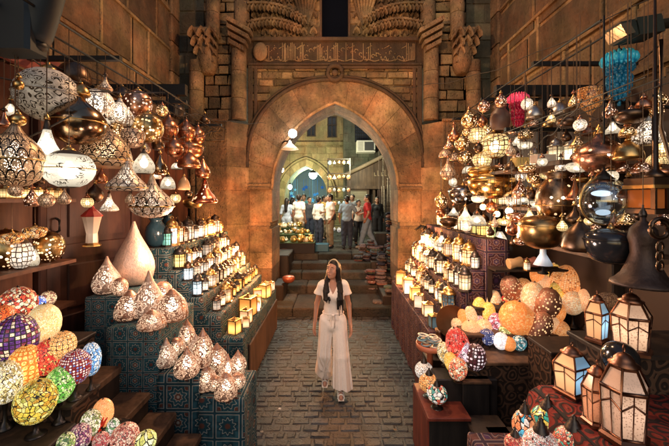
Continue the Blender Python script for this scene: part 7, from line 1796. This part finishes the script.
# heaps of scarves and bags on the right of the steps
def bundle(px, py, w, h, Y, lab, cs_, kind='scarf_bundle', cat='scarves'):
    k = Y/F; px += 6; t = thing(kind, lab, cat, (at(px, py, Y).x, Y, bZ(py+h/2, Y))); rg = random.Random(int(px*7+py)); W, H = w*k, h*k
    px0 = -W*.5
    while px0 < W*.5-.05:                          # side by side piles of folded cloths
        w = min(rg.uniform(.2, .32), W*.5-px0+.08); z = 0.; d = rg.uniform(.2, .3); cx = px0+w/2; top = H*rg.uniform(.6, 1.15)
        while z < top:
            h = rg.uniform(.025, .05); ww, dd = w*rg.uniform(.36, .5), d*rg.uniform(.4, .52); mb = MB()
            pts = []
            for q in range(20):
                a = 2*math.pi*q/20; ca, sa = math.cos(a), math.sin(a)
                pts.append((ww*math.copysign(abs(ca)**.45, ca)*(1+rg.uniform(-.05, .05)), dd*math.copysign(abs(sa)**.45, sa)*(1+rg.uniform(-.05, .05))))
            n0 = len(mb.v)
            for sc_, zz in ((.96, 0), (1.02, h*.3), (1.02, h*.7), (.95, h)):
                for (a_, b_) in pts: mb.v.append((a_*sc_, b_*sc_, zz+.006*math.sin(a_*22+b_*17)))
            for r_ in range(3):
                for q in range(20): mb.face((n0+r_*20+q, n0+r_*20+(q+1) % 20, n0+(r_+1)*20+(q+1) % 20, n0+(r_+1)*20+q), None, .5, True)
            mb.face([n0+60+q for q in range(20)], None, .5, True); mb.face([n0+19-q for q in range(20)], None, .5)
            c = rg.choice(cs_+[scarf(rg.randrange(9)), scarf(rg.randrange(9))])
            mb.build('folded_cloth', c, t, (cx+rg.uniform(-.02, .02), rg.uniform(-.12, .12), z), rg.uniform(-.25, .25)); z += h*.93
        px0 += w*.95
    return t
SC = [((.13, .09, .07), (.03, .02, .025), 22.), ((.02, .028, .045), (.13, .11, .10), 20.), ((.16, .05, .045), (.2, .13, .10), 22.), ((.01, .012, .02), (.03, .025, .04), 16.), ((.03, .075, .12), (.14, .11, .09), 20.), ((.17, .05, .02), (.21, .12, .05), 24.), ((.16, .12, .11), (.07, .04, .06), 26.), ((.10, .02, .03), (.16, .10, .07), 22.), ((.02, .06, .05), (.12, .10, .07), 22.)]
def scarf(i): return swirlcloth('scarf %d' % i, *SC[i])
bundle(360, 258, 26, 20, 9.45, 'dark navy folded scarves lying at the right end of the top step', [scarf(3), scarf(1)])
bundle(370, 250, 34, 20, 9.8, 'pale patterned scarves heaped on the landing edge at the right', [scarf(0), scarf(6)])
bundle(389, 244, 16, 22, 9.7, 'pink and cream scarves heaped against the right jamb on the landing', [scarf(2), scarf(6)])
bundle(377, 284, 34, 30, 8.2, 'pale flowered scarves on the right of the middle steps', [scarf(6), scarf(0), scarf(2)])
bundle(387, 268, 32, 32, 8.8, 'grey and black scarves stacked high by the right jamb', [scarf(1), scarf(3), scarf(0)])
bundle(384, 306, 36, 28, 7.3, 'orange and tan scarves heaped at the right of the lowest step', [scarf(5), scarf(0)])
bundle(376, 302, 12, 20, 7.9, 'blue scarf bundle hanging down beside the orange heap', [scarf(4)])
bundle(397, 295, 20, 30, 7.2, 'brown and cream scarves next to the candle lanterns', [scarf(5), scarf(6), scarf(2)])
bundle(388, 222, 16, 20, 11.2, 'orange red clothes heaped on a chair behind the landing at the right', [scarf(5), scarf(2), scarf(3)])
for (x0, x1, y0, y1, z, lab) in ((.98, 1.7, 8.15, 8.95, .52, 'dark covered bench under the pale flowered scarves'), (.95, 1.72, 8.96, 9.5, .72, 'dark covered bench at the upper steps under grey scarves'), (1.0, 1.7, 7.05, 8.14, .36, 'dark covered bench at the right end of the lowest step'), (1.3, 1.9, 10.9, 11.5, 1.28, 'dark chair seat under the orange red clothes')):
    mb = MB(); mb.box(x0, x1, y0, y1, .17, z, bev=.015); tag(mb.build('bench', DARKWOOD), lab, 'bench')

for px, py, c, lab in ((280, 409, (.55, .52, .48), 'tiny scrap of white paper on the paving left of the woman'), (372, 282, (.5, .45, .4), 'scrap of pale paper lying on the middle steps'), (395, 430, (.2, .12, .06), 'dry brown leaf on the paving near the low red stand'), (262, 432, (.25, .22, .18), 'crumpled grey receipt on the paving near the photo bottom')):
    z = .004 if py > 300 else .515; Y = F*(CZ-z)/(py-HZ); mb = MB(); rg = random.Random(px)
    q = [(rg.uniform(.6, 1)*.022*math.cos(a), rg.uniform(.6, 1)*.016*math.sin(a), rg.uniform(0, .008)) for a in [k*math.pi/4 for k in range(8)]]
    n0 = mb.add(q+[(0, 0, .01)])
    for k in range(8): mb.face((n0+k, n0+(k+1) % 8, n0+8), None, .5)
    tag(mb.build('scrap', plain('scrap '+lab[:16], c, .8), None, ((px-CX)/F*Y, Y, z)), lab, 'litter')
# ------------------------------------------------------------------ the many small pendants between the named ones
ANC_R = [(495, 145, 'wire star globe'), (518, 111, 'red chandelier'), (492, 186, 'large gold bowl'), (548, 140, 'white shelf lanterns'), (600, 153, 'hammered copper bowl'), (557, 196, 'hammered brass pot'), (604, 201, 'clear glass globe'), (541, 232, 'dull gold dome'), (590, 107, 'orange goblet lamp'), (463, 195, 'cut glass bowl'), (619, 79, 'blue chandelier'), (479, 228, 'green yellow lantern row'), (470, 143, 'gold ball cluster'), (611, 246, 'smoky glass bowl')]
ANC_L = [(48, 95, 'largest scrollwork globe'), (98, 104, 'fine silver globe'), (148, 128, 'golden dotted globe'), (106, 147, 'fish scale dome'), (152, 196, 'scale teardrop'), (190, 150, 'wide copper bowl'), (205, 191, 'hat shaped copper pendant'), (120, 111, 'white pierced pear'), (69, 169, 'white marked disc globe')]
FIN = [('gold dotted', P_DOTS, 'warm'), ('rosy pierced', P_ROSE, 'soft'), ('copper', COPPER, None), ('brass', BRASS, None), ('silver scrollwork', P_SCROLL2, 'white'), ('dark bronze', BRONZE, None), ('gold net', P_NET, 'warm'), ('frosted white', P_MARKS2, 'soft'), ('brass fish scale', P_SCALES2, 'soft')]
SHP = [('globe', 'ball', 1., 1.), ('pear', 'pear', .9, 1.3), ('mound', 'dome', 1.2, .9), ('flare', 'flared', 1.1, 1.2), ('bowl', 'bowl', 1.5, .8), ('lidded', 'onion', 1., 1.3), ('drop', 'teardrop', .9, 1.35)]
rg = random.Random(44); USED = set(LABELS); PLACED += [(619, 79, 30), (518, 111, 20), (604, 201, 24), (548, 140, 16), (655, 195, 20), (641, 249, 40), (92, 225, 20)]
def scatter(anc, box, n, xs, smin, smax, grp, side):
    tries = 0; made = 0
    while made < n and tries < 4000:
        tries += 1
        px, py = rg.uniform(box[0], box[2]), rg.uniform(box[1], box[3]); s = rg.uniform(smin, smax)
        if any((px-a)**2+(py-b)**2 < (c*.7+s*.5)**2 for a, b, c in PLACED): continue
        x = rg.choice(xs); Y = x*F/(px-CX)
        if not 2.0 < Y < 5.15: continue
        fn, mt, bl = rg.choice(FIN); kd, sn, a, b = rg.choice(SHP)
        q = min(anc, key=lambda t: (t[0]-px)**2+(t[1]-py)**2); dx, dy = px-q[0], py-q[1]
        near = '' if math.hypot(dx, dy) > 26 else 'close '
        rel = (near+('right of' if dx > 0 else 'left of')) if abs(dx) > 1.6*abs(dy) else (near+('below' if dy > 0 else 'above')) if abs(dy) > 1.6*abs(dx) else near+('lower right of' if dx > 0 and dy > 0 else 'upper right of' if dx > 0 else 'lower left of' if dy > 0 else 'upper left of')
        lab = 'small %s %s pendant %s the %s' % (fn, sn, rel, q[2])
        if lab in USED: continue
        USED.add(lab); made += 1
        rail = 3.44 if side < 0 else (2.98 if py > 165 else 3.56)
        z = CZ-(py-HZ)/F*Y
        if z > rail-.12: continue
        hang(kd, px, py, s*a, s*b, lab, mt, x=x, bulb=bl, cap=rg.choice([BRASS, BRONZE, COPPER]), group=grp, seg=18, name='pendant_lamp', rail=rail)
scatter(ANC_R, (438, 100, 600, 242), 110, (1.6, 1.7, 1.8, 2.0, 2.2), 8, 17, 'small pendants on the right', 1)
scatter(ANC_R, (590, 95, 664, 235), 26, (1.8, 1.9, 2.1), 12, 20, 'small pendants on the right', 1)
scatter(ANC_L, (4, 75, 214, 205), 52, (-2.3, -2.05, -1.88, -1.7), 8, 16, 'small pendants on the left', -1)

for a, b, sag, lab in (((-2.3, 1.9, 3.5), (-2.0, 5.0, 3.6), .22, 'black electric cable looping along the left pipe frame'), ((2.2, 2.3, 3.4), (1.9, 4.8, 3.62), .25, 'black electric cable looping along the right pipe frame'), ((1.6, 2.2, 3.0), (2.3, 4.4, 3.2), .2, 'thin brown wire sagging between the right shelf and the round lamps'), ((-2.85, 3.2, 3.1), (-1.75, 5.0, 3.35), .16, 'thin brown wire sagging over the copper pendants'), ((3.3, 3.0, 4.4), (1.2, 7.1, 4.7), .3, 'long black cable running from the right wall to the gateway'), ((-3.3, 4.2, 4.0), (-1.4, 6.9, 3.9), .2, 'black cable running from the left wall to the gateway pier')):
    a, b = Vector(a), Vector(b); mb = MB(); mb.tube([a.lerp(b, u)-Vector((0, 0, sag*math.sin(math.pi*u)+.02*math.sin(u*31))) for u in [k/24 for k in range(25)]], .006, 5)
    tag(mb.build('cable', plain('cable', (.02, .016, .014), .6)), lab, 'cable')
LIGHTS = [((-1.4,5.8,1.6),(1.,.43,.15),175),((1.35,5.8,1.6),(1.,.43,.15),175),((-1.5,3.6,2.0),(1.,.62,.42),40),((1.3,3.6,2.0),(1.,.60,.38),36),
((0,4.3,5.6),(1.,.58,.29),300),((-.9,1.7,1.9),(1.,.74,.6),9),((.6,2.3,1.9),(1.,.76,.64),24),((0,6.2,4.3),(1.,.52,.2),50),  # added unseen fill: wash for upper walls, front light for the woman
((-1.2,10.4,3.4),(1.,.98,.78),260),((0.6,12.5,3.8),(.98,1,.68),230),((-1.4,15.2,3.7),(1.,.98,.6),280),((-1.3,18.3,3.6),(.6,1.,.97),150)]
# ------------------------------------------------------------------ camera, sky, render settings
cam = bpy.data.cameras.new('camera'); co = bpy.data.objects.new('camera', cam); COL.objects.link(co)
co.location = (0, 0, CZ); co.rotation_euler = (math.radians(90), 0, 0)
cam.sensor_fit = 'HORIZONTAL'; cam.sensor_width = 36.; cam.lens = 36.*F/669.
cam.shift_x = (334.5-CX)/669.; cam.shift_y = -(223.-HZ)/669.
cam.clip_start = .05; cam.clip_end = 400
S.camera = co
wd = bpy.data.worlds.new('World'); S.world = wd; wd.use_nodes = True
nt = wd.node_tree; nt.nodes.clear()
sky = nt.nodes.new('ShaderNodeTexSky'); sky.sky_type = 'NISHITA'; sky.sun_disc = False
SUN_EL, SUN_AZ = 24., 200.
sky.sun_elevation = math.radians(SUN_EL); sky.sun_rotation = math.radians(SUN_AZ)
bg = nt.nodes.new('ShaderNodeBackground'); bg.inputs['Strength'].default_value = .105
wo = nt.nodes.new('ShaderNodeOutputWorld'); nt.links.new(sky.outputs[0], bg.inputs[0]); nt.links.new(bg.outputs[0], wo.inputs[0])
def lamp(name, loc, col, watts, r=.08, spot=None, aim=None):
    l = bpy.data.lights.new(name, 'SPOT' if spot else 'POINT'); l.color = col; l.energy = watts; l.shadow_soft_size = r
    if spot: l.spot_size = math.radians(spot); l.spot_blend = .8
    o = bpy.data.objects.new(name, l); COL.objects.link(o); o.location = loc
    if aim is not None: o.rotation_euler = (Vector(aim)-Vector(loc)).to_track_quat('-Z', 'Y').to_euler()
    return o
ORANGE = (1., .5, .17); WARMW = (1., .72, .42); COOLW = (.85, 1., .8)
for loc, col, wt in LIGHTS: lamp('added_light', loc, col, wt, .12)  # unseen point lights added for brightness, apart from the modelled lamps
S.render.engine = 'CYCLES'
S.cycles.use_denoising = True
try: S.cycles.denoiser = 'OPENIMAGEDENOISE'
except Exception: pass
S.cycles.max_bounces = 6; S.cycles.diffuse_bounces = 3; S.cycles.glossy_bounces = 3; S.cycles.transparent_max_bounces = 8; S.cycles.transmission_bounces = 3
S.cycles.sample_clamp_indirect = 4.; S.cycles.sample_clamp_direct = 0.
S.cycles.caustics_reflective = False; S.cycles.caustics_refractive = False
S.cycles.use_light_tree = True
vs = S.view_settings; vs.view_transform = 'Standard'; vs.look = 'None'; vs.gamma = 1.; vs.use_curve_mapping = False; vs.exposure = .25
